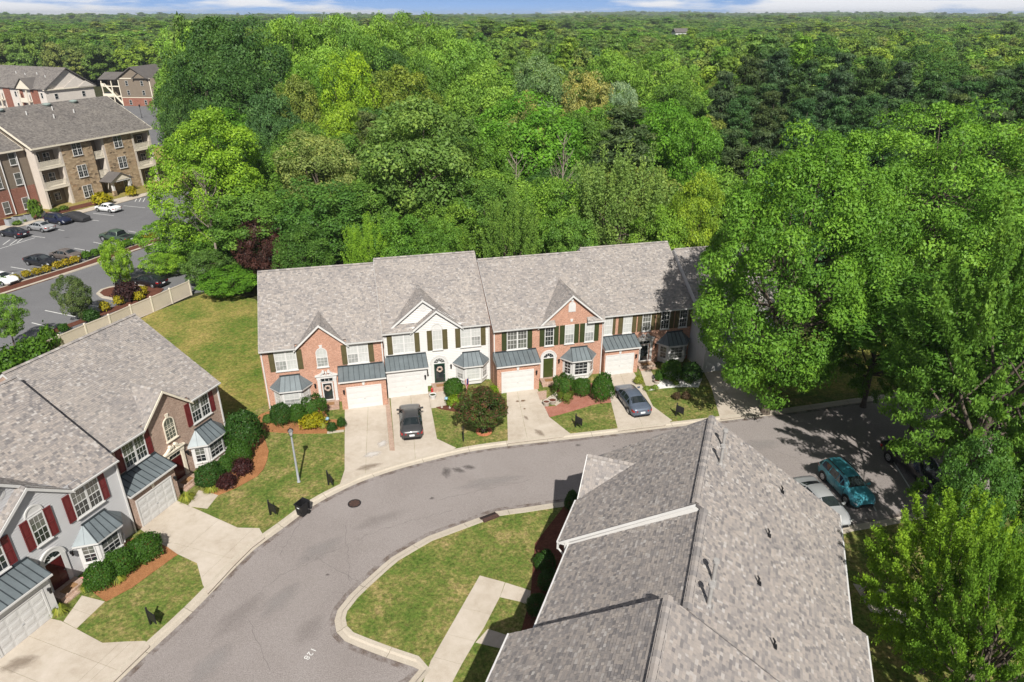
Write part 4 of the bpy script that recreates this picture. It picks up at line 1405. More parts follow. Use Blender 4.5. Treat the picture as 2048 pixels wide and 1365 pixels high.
# the apartment car park beyond the fence
struct(sheet('car_park', [(-84.18,85.29), (-80.47,104.22), (-73.61,114.67), (-70.32,122.61), (-66.60,131.58), (-48, 128), (-30, 95), (-37.37,78.93), (-39.45,77.58), (-42.40,73.93), (-44.86,67.69), (-47.27,59.51), (-52.23,47.35)], .004, 'asphalt_lot', .1))
struct(sheet('access_road', [(-150, 96), (-84, 190), (-96, 214), (-128, 268), (-170, 300), (-190, 250)], -.03, 'asphalt_lot', .06))
struct(sheet('apartment_lawn', [(-88.62,94.86), (-81.99,106.46), (-75.70,118.35), (-69.79,131.16), (-62, 150), (-66, 190), (-84, 190), (-118, 150), (-130, 100)], .02, 'lawn_apt', .1))
slabs('walkway', [(-84.14,89.33), (-80.47,104.22), (-73.61,114.67), (-70.32,122.61), (-67.48,130.34), (-68.64,132.41), (-71.66,125.22), (-74.93,116.99), (-82.18,106.74), (-86.05,91.69)], [((-78.47,108.49), eB), ((-75.58,111.81), eB), ((-72.26,118.01), eB)], .11)
slabs('walkway', [(-73.36,123.71), (-71.63,127.54), (-69.90,124.84), (-71.14,122.61)], [], .115)
struct(sheet('mulch_bed', [(-80.03,115.66), (-75.01,125.60), (-73.16,123.34), (-76.26,117.33), (-78.16,112.75), (-81.31,109.08), (-84.21,102.86), (-86.79,106.46), (-84.99,110.89)], .06, 'mulch', .1))
struct(sheet('grass_strip', [(-83.83,102.33), (-80.92,108.49), (-77.78,112.13), (-76.06,116.99), (-72.98,123.34), (-71.87,122.61), (-75.12,117.33), (-79.23,109.68), (-83.08,101.27)], .075, 'lawn_apt', .1))
isl = [(-66.77,73.63), (-63.70,79.44), (-58.81,88.91), (-57.69,92.69), (-56.10,95.56), (-54.00,100.24), (-52.95,100.75)]
iso = [(-64.66,70.84), (-62.00,76.93), (-59.32,82.46), (-55.88,89.96), (-54.24,94.16), (-52.13,98.97)]
struct(sheet('mulch_bed', isl + iso[::-1], .10, 'mulch', .1))
kerb_run(smooth_path(iso[::-1], 2.0), -1, 4.0, prof=((0, .006), (.02, .14), (.42, .15), (.44, .0)))
kerb_run(smooth_path(isl, 2.0), -1, 4.0, prof=((0, .006), (.02, .13), (.25, .14), (.27, .0)))
ring = [(-50.37,77.58), (-50.52,78.76), (-50.08,79.44), (-48.24,80.48), (-45.91,79.96), (-43.14,79.10), (-42.93,77.58), (-43.22,75.64), (-45.33,75.33), (-47.54,75.80), (-49.20,76.44)]
struct(sheet('mulch_bed', ring, .10, 'mulch', .1))
kerb_run(smooth_path([ring[8], ring[9], ring[10], ring[0], ring[1], ring[2], ring[3], ring[4]], 1.0), -1, 4.0, prof=((-.3, .006), (-.28, .13), (.1, .14), (.12, .0)))
struct(sheet('mulch_bed', [(-42.21,78.42), (-43.37,75.96), (-44.55,73.78), (-46.24,70.84), (-47.81,68.09), (-48.97,65.51), (-48.96,62.16), (-50.22,63.33), (-49.75,66.78), (-48.36,69.03), (-47.02,72.29), (-45.17,75.01)], .09, 'mulch', .1))

def stripe(a, b, w=.12, z=.012, name='parking_line'):
    a, b = Vector(a), Vector(b)
    n = Vector((-(b - a).y, (b - a).x)).normalized() * w / 2
    m = MB(); m.add([(*(a - n), z), (*(b - n), z), (*(b + n), z), (*(a + n), z)], [(0, 1, 2, 3)])
    return struct(m.build(name, 'paint'))
for a, b in (((-67.61,87.37), (-62.66,85.48)), ((-63.78,95.56), (-58.64,93.25)), ((-62.65,98.54), (-57.56,95.89)), ((-60.35,104.33), (-56.29,102.46)), ((-70.51,110.98), (-68.17,110.19)), ((-72.50,105.33), (-70.50,104.49)), ((-74.21,101.80), (-71.26,100.75)),
             ((-53.74,72.37), (-48.70,70.36)), ((-53.06,68.90), (-48.93,67.04)), ((-50.64,74.28), (-47.25,73.25)), ((-47.31,80.13), (-43.86,78.93)), ((-69.21,120.09), (-64.70,118.70)), ((-71.83,115.00), (-67.38,113.39)),
             ((-74.45,95.33), (-72.78,100.75)), ((-75.30,97.24), (-75.92,99.73)), ((-74.27,97.24), (-74.86,99.73)), ((-73.87,98.22), (-74.45,100.50)), ((-68.60,122.97), (-69.54,125.60)), ((-67.87,122.97), (-68.80,125.60)), ((-67.14,122.97), (-68.05,125.60))):
    stripe(a, b)
for a, b in (((24.97,37.22), (25.70,42.85)), ((28.26,37.22), (29.21,44.16)), ((22.98,36.30), (22.17,35.70))):
    stripe(a, b, .1)

# painted house number on the road, and a paint dab below it
fc = bpy.data.curves.new('road_number', 'FONT')
fc.body = '128'
fc.size = .46
fc.space_character = 1.15
fc.align_x = 'CENTER'; fc.align_y = 'CENTER'
fo = bpy.data.objects.new('road_number', fc)
COL.objects.link(fo)
dg = bpy.context.evaluated_depsgraph_get()
me = bpy.data.meshes.new_from_object(fo.evaluated_get(dg))
bpy.data.objects.remove(fo)
me.materials.clear(); me.materials.append(M['paint'])
rn = link('road_number', me, None, (*(-10.76,25.61), .006), RAD(-113.2))
struct(rn)

# stains, patches and cracks on the paving
def stain_mat(name, c, amount):
    t = NT(name)
    co = t.coord()
    ln = t.n('ShaderNodeVectorMath', operation='LENGTH')
    t.l(co, ln.inputs[0])
    nz = t.noise(co, 2.2, 6, .65)
    ad = t.n('ShaderNodeMath', operation='MULTIPLY_ADD')
    t.l(nz, ad.inputs[0]); ad.inputs[1].default_value = 0.9
    t.l(ln.outputs['Value'], ad.inputs[2])
    a = t.ramp(ad.outputs[0], [(.62, amount), (1.25, 0.0)])
    t.done(c, .85, .15)
    tr = t.n('ShaderNodeBsdfTransparent')
    ms = t.n('ShaderNodeMixShader')
    t.l(a, ms.inputs[0]); t.l(tr.outputs[0], ms.inputs[1]); t.l(t.b.outputs[0], ms.inputs[2])
    t.l(ms.outputs[0], t.t.nodes['Material Output'].inputs['Surface'])
    return t.m
M['stain_oil'] = stain_mat('oil_stain', (.17, .10, .055), .85)
M['stain_damp'] = stain_mat('damp_patch', (.25, .20, .155), .6)
M['stain_road'] = stain_mat('dark_road_stain', (.10, .088, .085), .5)
M['stain_pale'] = stain_mat('pale_patch', (.60, .57, .54), .75)
def stain(p, rx, ry, ang, mat, z, name='paving_stain'):
    m = MB(); m.add([(-1.3, -1.3, 0), (1.3, -1.3, 0), (1.3, 1.3, 0), (-1.3, 1.3, 0)], [(0, 1, 2, 3)])
    o = struct(m.build(name, mat, None, (*p, z), RAD(ang)))
    o.scale = (rx, ry, 1)
stain((0.48,51.75), .35, .3, 0, 'stain_oil', .104); stain((0.97,51.84), .5, .35, 20, 'stain_oil', .105); stain((1.08,50.49), .22, .25, 0, 'stain_oil', .106)
stain((2.23,46.76), 1.3, .6, -60, 'stain_damp', .104); stain((1.18,49.04), .8, .35, -70, 'stain_damp', .105)
stain((-10.78,43.76), 1.5, .8, 20, 'stain_pale', .104); stain((-10.25,45.19), 1.1, .8, 60, 'stain_pale', .105); stain((-10.74,42.15), 2.0, .7, 20, 'stain_damp', .106)
stain((-4.87,41.59), .8, 1.3, 10, 'stain_road', .004); stain((-4.00,41.84), 1.2, .6, -30, 'stain_road', .004); stain((-3.23,42.21), 1.1, .6, -20, 'stain_road', .005)
stain((5.22,45.12), .5, .35, 0, 'stain_road', .004); stain((-5.63,38.56), .35, .3, 0, 'stain_road', .004); stain((-11.21,31.29), .3, .2, 0, 'stain_road', .004); stain((8.04,44.98), .25, .2, 0, 'stain_road', .004)
stain((-67.98,100.88), .9, .4, 10, 'stain_road', .009); stain((-66.13,85.68), 1.5, .6, 10, 'stain_road', .009)
stain((-20.44,28.05), 2.0, .9, 60, 'stain_damp', .006); stain((-25.76,24.93), 1.8, 1.0, 20, 'stain_damp', .104); stain((-17.65,30.29), .9, .5, 50, 'stain_damp', .005)
def cracks():
    rng = random.Random(12)
    m = MB()
    for a, b in (((-13.12,32.13), (-8.72,35.31)), ((-8.72,35.31), (-4.09,37.33)), ((-12.01,32.64), (-9.11,30.68)), ((-13.75,39.52), (-14.62,32.99)), ((-5.05,38.40), (1.32,40.68)), ((-15.56,28.59), (-14.10,31.29)), ((-14.10,31.29), (-12.01,32.64)), ((-11.14,35.80), (-9.59,30.09)),
                 ((19.06,45.89), (22.02,43.17)), ((-12.57,24.62), (-14.74,27.87))):
        a, b = Vector(a), Vector(b)
        n = max(4, int((b - a).length / .3))
        p = a
        side = Vector((-(b - a).y, (b - a).x)).normalized()
        for i in range(1, n + 1):
            q = a.lerp(b, i / n) + side * rng.uniform(-.12, .12)
            w = .008 + .008 * rng.random()
            m.add([(*(p - side * w), .003), (*(q - side * w), .003), (*(q + side * w), .003), (*(p + side * w), .003)], [(0, 1, 2, 3)])
            p = q
    M['crack'] = plain('tarred_crack', (.15, .135, .13), .9, .1, .2, 5)
    struct(m.build('road_cracks', 'crack'))
cracks()

# dirt washed along the gutters, and old patches in the asphalt
def gutter_dirt(path, side):
    t = NT('gutter_dirt')
    nz = t.noise(t.coord(), 1.6, 6, .65)
    a = t.ramp(nz, [(.42, 0.0), (.68, .6)])
    t.done((.13, .085, .06), .95, .1)
    tr = t.n('ShaderNodeBsdfTransparent'); ms = t.n('ShaderNodeMixShader')
    t.l(a, ms.inputs[0]); t.l(tr.outputs[0], ms.inputs[1]); t.l(t.b.outputs[0], ms.inputs[2])
    t.l(ms.outputs[0], t.t.nodes['Material Output'].inputs['Surface'])
    M['gutter_dirt'] = t.m
    p0, p1 = offset_path(path, side * .0), offset_path(path, -side * .32)
    m = MB()
    n = len(path)
    m.add([(p.x, p.y, .0085) for p in p0] + [(p.x, p.y, .005) for p in p1], [(i, i + 1, n + i + 1, n + i) for i in range(n - 1)])
    struct(m.build('gutter_dirt', 'gutter_dirt'))
gutter_dirt(out_p, 1); gutter_dirt(in_p, -1); gutter_dirt(park_p, -1)
M['stain_wide'] = stain_mat('worn_asphalt', (.16, .14, .132), .16)
M['stain_light'] = stain_mat('faded_asphalt', (.30, .28, .27), .4)
for p, rx, ry, a, mt, z in (((-12.21,33.44), 3.2, 1.4, 40, 'stain_light', .002), ((-8.89,36.30), 4, 1.2, 28, 'stain_wide', .0025), ((-15.43,28.23), 4, 1.5, 58, 'stain_wide', .002), ((-13.49,29.33), 3, 1.3, 58, 'stain_light', .0025),
                            ((-1.60,40.38), 5, 1.2, 14, 'stain_light', .002), ((-15.81,24.93), 3, 1.4, 62, 'stain_light', .002), ((-11.18,27.18), 2.4, 1.4, 60, 'stain_wide', .002), ((19.63,45.19), 4, 1.4, 10, 'stain_light', .002)):
    stain(p, rx, ry, a, mt, z, 'asphalt_patch')

# ------------------------------------------------------------------ vehicles (nose along local +x)
SEDAN = [(-2.40, .62, .44, .78, .84, .5), (-2.33, .82, .30, .90, .98, .64), (-2.0, .89, .23, .93, 1.04, .68), (-1.62, .905, .2, .94, 1.07, .68), (-.85, .91, .2, .95, 1.39, .57), (-.1, .915, .2, .94, 1.455, .58),
         (.45, .915, .2, .93, 1.41, .57), (1.22, .90, .2, .92, 1.01, .70), (1.75, .885, .21, .87, .94, .68), (2.15, .83, .24, .77, .83, .62), (2.36, .70, .30, .64, .69, .52), (2.43, .56, .36, .55, .58, .42)]
SUV = [(-2.22, .66, .48, .95, 1.0, .5), (-2.16, .84, .34, 1.04, 1.16, .66), (-2.05, .89, .26, 1.06, 1.3, .63), (-1.78, .905, .23, 1.06, 1.60, .59), (-.9, .915, .22, 1.03, 1.67, .61), (.0, .92, .22, 1.0, 1.66, .61),
       (.42, .92, .22, .99, 1.60, .60), (1.15, .905, .22, .99, 1.10, .72), (1.7, .89, .23, .94, 1.03, .70), (2.05, .84, .27, .84, .93, .64), (2.24, .72, .34, .68, .74, .54), (2.30, .58, .42, .58, .62, .44)]
PICKUP = [(-2.95, .90, .50, .95, 1.0, .84), (-2.90, .95, .44, .98, 1.02, .88), (-1.2, .96, .40, 1.0, 1.03, .88), (-1.16, .96, .40, 1.02, 1.06, .84), (-1.0, .96, .38, 1.1, 1.78, .64), (.2, .96, .38, 1.1, 1.86, .65),
          (.62, .96, .38, 1.1, 1.80, .64), (1.3, .95, .38, 1.1, 1.22, .78), (2.0, .94, .38, 1.06, 1.18, .77), (2.55, .90, .42, .98, 1.08, .72), (2.85, .80, .46, .76, .82, .66), (2.90, .7, .5, .66, .7, .6)]
KINDS = {'sedan': (SEDAN, (3, 4), (6, 7), .32, 1.42, -1.42, (4, 5, 6)), 'suv': (SUV, (2, 3), (6, 7), .36, 1.38, -1.36, (3, 4, 5, 6)), 'pickup': (PICKUP, (3, 4), (6, 7), .42, 1.85, -1.80, (4, 5, 6))}
CARMESH = {}
def car_ring(s):
    x, w, zb, zl, zt, wt = s
    half = [(w * .84, zb), (w * .96, zb + (zl - zb) * .16), (w, zb + (zl - zb) * .55), (w * .985, zl), (wt, zt - (zt - zl) * .14), (wt * .72, zt - .005), (0, zt + .018)]
    return [Vector((x, y, z)) for y, z in half] + [Vector((x, -y, z)) for y, z in reversed(half[:-1])]

def vehicle(kind, paint, loc, heading, label, cat, group=None, name=None, rear_white=False, trim='white'):
    st, rw, ws, wr, fx, rx, cab = KINDS[kind]
    root = thing(name or ('parked_' + kind if kind != 'sedan' else 'parked_car'), (*loc, .005), RAD(heading), label, cat, group)
    if kind not in CARMESH:
        rings = [car_ring(s) for s in st]
        n = len(rings[0])
        b = MB()
        vs = [p for r in rings for p in r]
        fs = []
        for k in range(len(rings) - 1):
            for i in range(n):
                fs.append((k * n + i, (k + 1) * n + i, (k + 1) * n + (i + 1) % n, k * n + (i + 1) % n))
        b.add(vs, fs, 0, True)
        b.add(rings[0], [tuple(range(n))], 0); b.add(rings[-1], [tuple(reversed(range(n)))], 0)
        parts = {'body': b}
        def cell(m, k, i, j0, j1, mx=(.06, .94), my=(.08, .94), off=.012):
            """glass over the body between stations k,k+1, ring points j0..j1"""
            A, B = rings[k], rings[i]
            idx = list(range(j0, j1 + 1))
            rows = []
            for t in mx:
                row = []
                m_ = len(idx) - 1
                for q in range(m_ + 1):
                    f = q / m_
                    f = my[0] + (my[1] - my[0]) * f
                    f *= m_
                    a = min(int(f), m_ - 1); fr = f - a
                    p = A[idx[a] % n].lerp(A[idx[a + 1] % n], fr); r = B[idx[a] % n].lerp(B[idx[a + 1] % n], fr)
                    row.append(p.lerp(r, t))
                rows.append(row)
            c = Vector((0, 0, .8))
            vs = []
            for row in rows:
                for p in row:
                    d = Vector((0, p.y, p.z - .7)).normalized()
                    if abs(rings[k][3].z - rings[i][3].z) >= 0 and (j1 - j0) > 2:
                        d = (d + Vector((1 if A[0].x + B[0].x > 0 else -1, 0, 0)) * .6).normalized()
                    vs.append(p + d * off)
            w = len(rows[0])
            m.add(vs, [(q, q + 1, w + q + 1, w + q) for q in range(w - 1)])
        g = MB(); cell(g, ws[1], ws[0], 3, 9, (.10, .93), (.09, .91)); parts['windscreen'] = g
        g = MB(); cell(g, rw[0], rw[1], 3, 9, (.10, .93), (.09, .91)); parts['rear_window'] = g
        for s in range(len(cab) - 1):
            g = MB()
            cell(g, cab[s], cab[s + 1], 3, 4, (.05, .95), (.10, .86))
            parts['side_window', s] = g
            g = MB()
            cell(g, cab[s], cab[s + 1], 8, 9, (.05, .95), (.14, .90))
            parts['side_window', s + 10] = g
        for (k0, k1, q) in ((rw[1] if kind == 'sedan' else rw[0], rw[0] if kind == 'sedan' else rw[1], 0), (ws[0], ws[1], 1)):
            for sgn in (0, 1):
                g = MB()
                A, B = rings[k0], rings[k1]
                j = (3, 4) if not sgn else (9, 8)
                a0, a1, b0 = A[j[0]], A[j[1]], B[j[0]]
                off = Vector((0, .014 if not sgn else -.014, .004))
                c = (a0 + a1 + b0) / 3
                tri = [c + (p - c) * .74 + off for p in (a0, a1, b0)]
                g.add(tri, [(0, 1, 2), (2, 1, 0)])
                parts['side_window', 20 + q * 2 + sgn] = g
        W = st[4][1]; zl = st[4][3]
        L0, L1 = st[0][0], st[-1][0]
        for sgn in (-1, 1):
            hl = MB()
            s = st[-3]; e = st[-2]
            hl.hexa([(s[0] + .02, sgn * s[1] * 1.0, s[3] - .19), (e[0] + .035, sgn * e[1] * .98, e[3] - .14), (e[0] + .055, sgn * e[1] * .55, e[3] - .1), (s[0] + .05, sgn * s[1] * .6, s[3] - .19),
                     (s[0] - .16, sgn * s[1] * 1.005, s[3] + .0), (e[0] - .0, sgn * e[1] * .99, e[3] + .0), (e[0] + .02, sgn * e[1] * .6, e[3] + .02), (s[0] - .02, sgn * s[1] * .62, s[3] + .03)])
            parts['headlight', sgn] = hl
            tl = MB()
            s, e = st[1], st[0]
            zt_ = s[3]
            tl.hexa([(s[0] + .22, sgn * (st[2][1] + .008), zt_ - .2), (s[0] - .02, sgn * (s[1] + .012), zt_ - .21), (e[0] - .03, sgn * s[1] * .52, zt_ - .19), (s[0] + .1, sgn * s[1] * .5, zt_ - .2),
                     (s[0] + .26, sgn * (st[2][1] + .005), zt_ - .01), (s[0] - .01, sgn * (s[1] + .008), zt_ - .03), (e[0] + .0, sgn * s[1] * .55, zt_ - .05), (s[0] + .1, sgn * s[1] * .5, zt_ - .02)])
            parts['tail_light', sgn] = tl
            mi = MB()
            mx = st[ws[1]][0] - .22
            mi.hexa([(mx - .05, sgn * (W + .02), zl + .03), (mx + .08, sgn * (W + .02), zl + .05), (mx + .06, sgn * (W + .2), zl + .07), (mx - .05, sgn * (W + .2), zl + .06),
                     (mx - .05, sgn * (W - .08), zl + .14), (mx + .05, sgn * (W - .08), zl + .15), (mx + .04, sgn * (W + .19), zl + .2), (mx - .05, sgn * (W + .19), zl + .2)])
            parts['wing_mirror', sgn] = mi
            for q, wx in enumerate((fx, rx)):
                ar = MB()
                ar.tube((wx, sgn * (W - .16), wr + .02), (wx, sgn * (W + .006), wr + .02), wr + .07, wr + .07, 20)
                parts['wheel_arch', sgn, q] = ar
                ty = MB()
                ty.tube((wx, sgn * (W - .2), wr), (wx, sgn * (W + .022), wr), wr, wr * .97, 20)
                rm = MB()
                rm.tube((wx, sgn * (W + .0), wr), (wx, sgn * (W + .03), wr), wr * .68, wr * .62, 16)
                for a in range(5):
                    an = a * 2 * math.pi / 5
                    p = Vector((wx + wr * .4 * math.cos(an + .63), sgn * (W + .026), wr + wr * .4 * math.sin(an + .63)))
                    rm.tube(p, p + Vector((0, sgn * .008, 0)), wr * .13, wr * .12, 6, 1)
                parts['wheel', sgn, q] = (ty, rm)
        pl = MB(); pl.box(L0 - .045, -.2, st[1][3] - .34, L0 + .0, .2, st[1][3] - .2); parts['licence_plate'] = pl
        gr = MB(); gr.box(L1 - .05, -st[-2][1] * .72, st[-1][2] + .0, L1 + .015, st[-2][1] * .72, st[-1][2] + .15); parts['grille'] = gr
        bp = MB(); bp.box(L0 + .0, -st[1][1] * .82, st[1][2] - .03, L0 + .22, st[1][1] * .82, st[1][2] + .05); bp.box(L1 - .25, -st[-2][1] * .9, st[-2][2] - .06, L1 - .05, st[-2][1] * .9, st[-2][2] + .04); parts['bumper'] = bp
        dl = MB()
        for sgn in (-1, 1):
            for xx in ((.95, -.02, -.95) if kind != 'pickup' else (1.1, .15, -.95)):
                dl.box(xx - .008, sgn * (W - .02), .34, xx + .008, sgn * (W + .004), zl - .02)
        parts['door_gap'] = dl
        if kind == 'suv':
            rr = MB()
            for sgn in (-1, 1):
                rr.box(-1.6, sgn * .6, 1.675, .3, sgn * .55, 1.715)
            parts['roof_rail'] = rr
        if kind == 'pickup':
            bd = MB(); bd.box(-2.80, -.76, 1.0, -1.2, .76, 1.046); parts['cargo_bed'] = bd
            for sgn in (-1, 1):
                s_ = MB(); s_.box(-2.92, sgn * .78, 1.0, -1.1, sgn * .95, 1.13); parts['bed_rail', sgn] = s_
            tg = MB(); tg.box(-2.94, -.78, .95, -2.84, .78, 1.12); parts['tailgate'] = tg
        res = {}
        for k, b_ in parts.items():
            nm = k if isinstance(k, str) else k[0]
            if nm == 'wheel':
                res[k] = (b_[0].mesh('wheel', 'rubber'), b_[1].mesh('rim', ['rim', 'black']))
            else:
                mat = {'windscreen': 'glass_dark', 'rear_window': 'glass_dark', 'side_window': 'glass_dark', 'headlight': 'clear_lamp', 'tail_light': 'red_lamp', 'wheel_arch': 'black', 'licence_plate': 'plate', 'grille': 'black', 'bumper': 'black', 'door_gap': 'black', 'roof_rail': 'black', 'cargo_bed': 'black'}.get(nm, 'white')
                res[k] = b_.mesh(nm, mat)
        CARMESH[kind] = res
    for k, me in CARMESH[kind].items():
        nm = k if isinstance(k, str) else k[0]
        if nm == 'wheel':
            w = link('wheel', me[0], root)
            link('rim', me[1], w)
            continue
        if nm in ('body', 'wing_mirror', 'bed_rail', 'tailgate'):
            key = (kind, k, paint)
            if key not in CARMESH.setdefault('painted', {}):
                q = me.copy(); q.materials[0] = M[paint]; CARMESH['painted'][key] = q
            me = CARMESH['painted'][key]
        link(nm, me, root)
    return root

for n_, c_, f_ in (('paint_charcoal', (.055, .056, .058), .5), ('paint_slate', (.10, .125, .17), .5), ('paint_teal', (.06, .29, .36), .4), ('paint_silver', (.40, .41, .42), .6), ('paint_black', (.012, .013, .016), .3),
                   ('paint_navy', (.012, .018, .05), .4), ('paint_white', (.72, .73, .73), .0), ('paint_green', (.06, .095, .065), .35), ('paint_taupe', (.16, .135, .12), .5), ('paint_ink', (.02, .022, .034), .4)):
    M[n_] = paint_mat(n_, c_, f_)

def ahead(p, heading, d):
    return (p[0] + d * math.cos(RAD(heading)), p[1] + d * math.sin(RAD(heading)))

GD = 'cars on the driveways'
vehicle('sedan', 'paint_charcoal', ahead((-7.93,45.61), 100, 2.35), 100, 'charcoal sedan parked nose in on the driveway of the white sided house', 'car', GD)
vehicle('sedan', 'paint_slate', ahead((10.95,49.04), 103, 2.35), 103, 'slate blue sedan on the driveway beside the white gravel bed', 'car', GD)
GP = 'cars by the near kerb on the right'
vehicle('suv', 'paint_teal', ahead((24.15,37.22), -80, -2.25), -80, 'turquoise SUV parked facing the kerb at the edge of the oak shade', 'car', GP)
vehicle('sedan', 'paint_silver', (21.15, 37.5), -80, 'silver sedan half hidden behind the near roof beside the turquoise SUV', 'car', GP)
vehicle('pickup', 'paint_black', (29.8, 41.3), -80, 'black pickup truck parked in deep shade under the trees', 'pickup truck', GP)
GL = 'cars in the apartment car park'
for kind, paint, px, hd, lab, cat in (
        ('sedan', 'paint_ink', (-76.35,101.53), 159, 'dark sedan cut by the left edge of the picture beside white hatching', 'car'),
        ('sedan', 'paint_silver', (-74.29,104.77), 159, 'silver sedan between the dark sedan and the navy SUV', 'car'),
        ('suv', 'paint_navy', (-73.93,108.78), -21, 'navy blue SUV facing out beside the covered car', 'car'),
        ('sedan', 'paint_white', (-69.87,116.32), 159, 'white sedan alone in the row nearest the apartment porch', 'car'),
        ('pickup', 'paint_green', (-59.19,98.97), 159, 'dark green pickup truck backed up to the shrub island', 'pickup truck'),
        ('sedan', 'paint_black', (-63.97,88.29), -21, 'black sedan facing the row of yellow shrubs', 'car'),
        ('sedan', 'paint_taupe', (-62.13,90.82), 159, 'taupe sedan with its tail to the green shrubs', 'car'),
        ('sedan', 'paint_white', (-64.75,81.37), -21, 'white car cut by the left edge near the yellow shrubs', 'car'),
        ('sedan', 'paint_black', (-45.62,80.66), 159, 'black car parked in the shade behind the tan fence', 'car'),
        ('sedan', 'paint_white', (-154.79,282.90), 159, 'white car far off beside the brown apartment block', 'car'),
        ('sedan', 'paint_black', (-169.51,303.11), 159, 'dark car far off under the outside stairs', 'car')):
    vehicle(kind, paint, px, hd, lab, cat, GL)
# a car under a fitted grey cover
cv = thing('covered_car', (*(-72.03,110.58), 0), RAD(-21), 'car under a dark grey fitted cover beside the navy SUV', 'car', GL)
m = MB()
rings = [[Vector((s[0], p.y * 1.05, max(.1, p.z * 1.02 - (.12 if abs(p.z) < .5 else 0)))) for p in car_ring(s)] for s in [(-2.4, .8, .18, .78, .95, .66), (-2.0, .9, .14, .85, 1.08, .7), (-.9, .93, .12, .9, 1.36, .62), (.4, .93, .12, .9, 1.40, .62), (1.2, .92, .13, .85, 1.06, .72), (2.1, .86, .16, .75, .86, .62), (2.4, .7, .2, .6, .66, .5)]]
n = len(rings[0])
m.add([p for r in rings for p in r], [(k * n + i, (k + 1) * n + i, (k + 1) * n + (i + 1) % n, k * n + (i + 1) % n) for k in range(len(rings) - 1) for i in range(n)], 0, True)
m.add(rings[0], [tuple(range(n))]); m.add(rings[-1], [tuple(reversed(range(n)))])
M['cover'] = plain('grey_car_cover', (.035, .035, .038), .8, .2, .2, 3.0)
m.build('cover', 'cover', cv)

# ------------------------------------------------------------------ apartment blocks beyond the fence
def stone_mat():
    t = NT('stone_veneer')
    mp = t.n('ShaderNodeMapping'); mp.inputs['Scale'].default_value = (1.7, 1.7, 3.2)
    t.l(t.coord(), mp.inputs['Vector'])
    v = t.n('ShaderNodeTexVoronoi'); v.inputs['Scale'].default_value = 1.0
    t.l(mp.outputs[0], v.inputs['Vector'])
    sp = t.n('ShaderNodeSeparateXYZ'); t.l(v.outputs['Color'], sp.inputs[0])
    c = t.ramp(sp.outputs[0], [(0, (.10, .075, .05)), (.12, (.27, .20, .13)), (.5, (.36, .27, .175)), (.8, (.44, .34, .23)), (1, (.33, .22, .13))])
    t.bump(v.outputs['Distance'], .5, .05)
    return t.done(c, .9, .2)
M['stone'] = stone_mat()
M['apt_white'] = plain('pale_apartment_siding', (.60, .55, .50), .6, .3, .05, 1.0)

def simple_roof(root, x0, x1, ye, ze, yr, zr, yb, zb, seed, trim='cream'):
    m = MB()
    m.slab([(x0, ye, ze), (x1, ye, ze), (x1, yr, zr), (x0, yr, zr)], .18)
    m.slab([(x1, yb, zb), (x0, yb, zb), (x0, yr, zr), (x1, yr, zr)], .18)
    rf = m.build('roof', 'shingle_dark', root)
    L = math.hypot(yr - ye, zr - ze)
    shingles(rf, (x0, ye - .03, ze + .004), (1, 0, 0), (0, yr - ye, zr - ze), x1 - x0, L, seed, mat='apt_shingle', expo=.28, tw=1.6)
    L = math.hypot(yb - yr, zr - zb)
    shingles(rf, (x1, yb + .03, zb + .004), (-1, 0, 0), (0, yr - yb, zr - zb), x1 - x0, L, seed + 1, mat='apt_shingle', expo=.28, tw=1.6)
    g = MB(); g.box(x0, ye - .14, ze - .3, x1, ye - .02, ze - .03); g.box(x0, ye + .01, ze - .34, x1, ye + .5, ze - .29)
    g.build('gutter', trim, root)
    for x in (x0, x1):
        r = MB()
        for (ya, za), (yc, zc) in (((ye, ze), (yr, zr)), ((yb, zb), (yr, zr))):
            r.hexa([(x - .06, ya, za - .35), (x + .06, ya, za - .35), (x + .06, yc, zc - .35), (x - .06, yc, zc - .35), (x - .06, ya, za + .03), (x + .06, ya, za + .03), (x + .06, yc, zc + .03), (x - .06, yc, zc + .03)])
        r.build('rake_board', trim, root)
    return rf

def balcony(root, x0, x1, z, y=0.0, d=1.7, col='cream'):
    m = MB(); m.box(x0, y - .06, z - .35, x1, y + d, z); s = m.build('balcony', col, root)
    r = MB()
    r.box(x0 + .12, y - .04, z + .98, x1 - .12, y + .03, z + 1.05); r.box(x0 + .12, y - .03, z + .06, x1 - .12, y + .02, z + .12)
    n = max(2, int((x1 - x0) / .14))
    for i in range(n):
        xx = x0 + .16 + (x1 - x0 - .32) * i / (n - 1)
        r.box(xx - .035, y - .015, z + .12, xx + .035, y + .01, z + .98)
    r.build('railing', col, s)
    return s

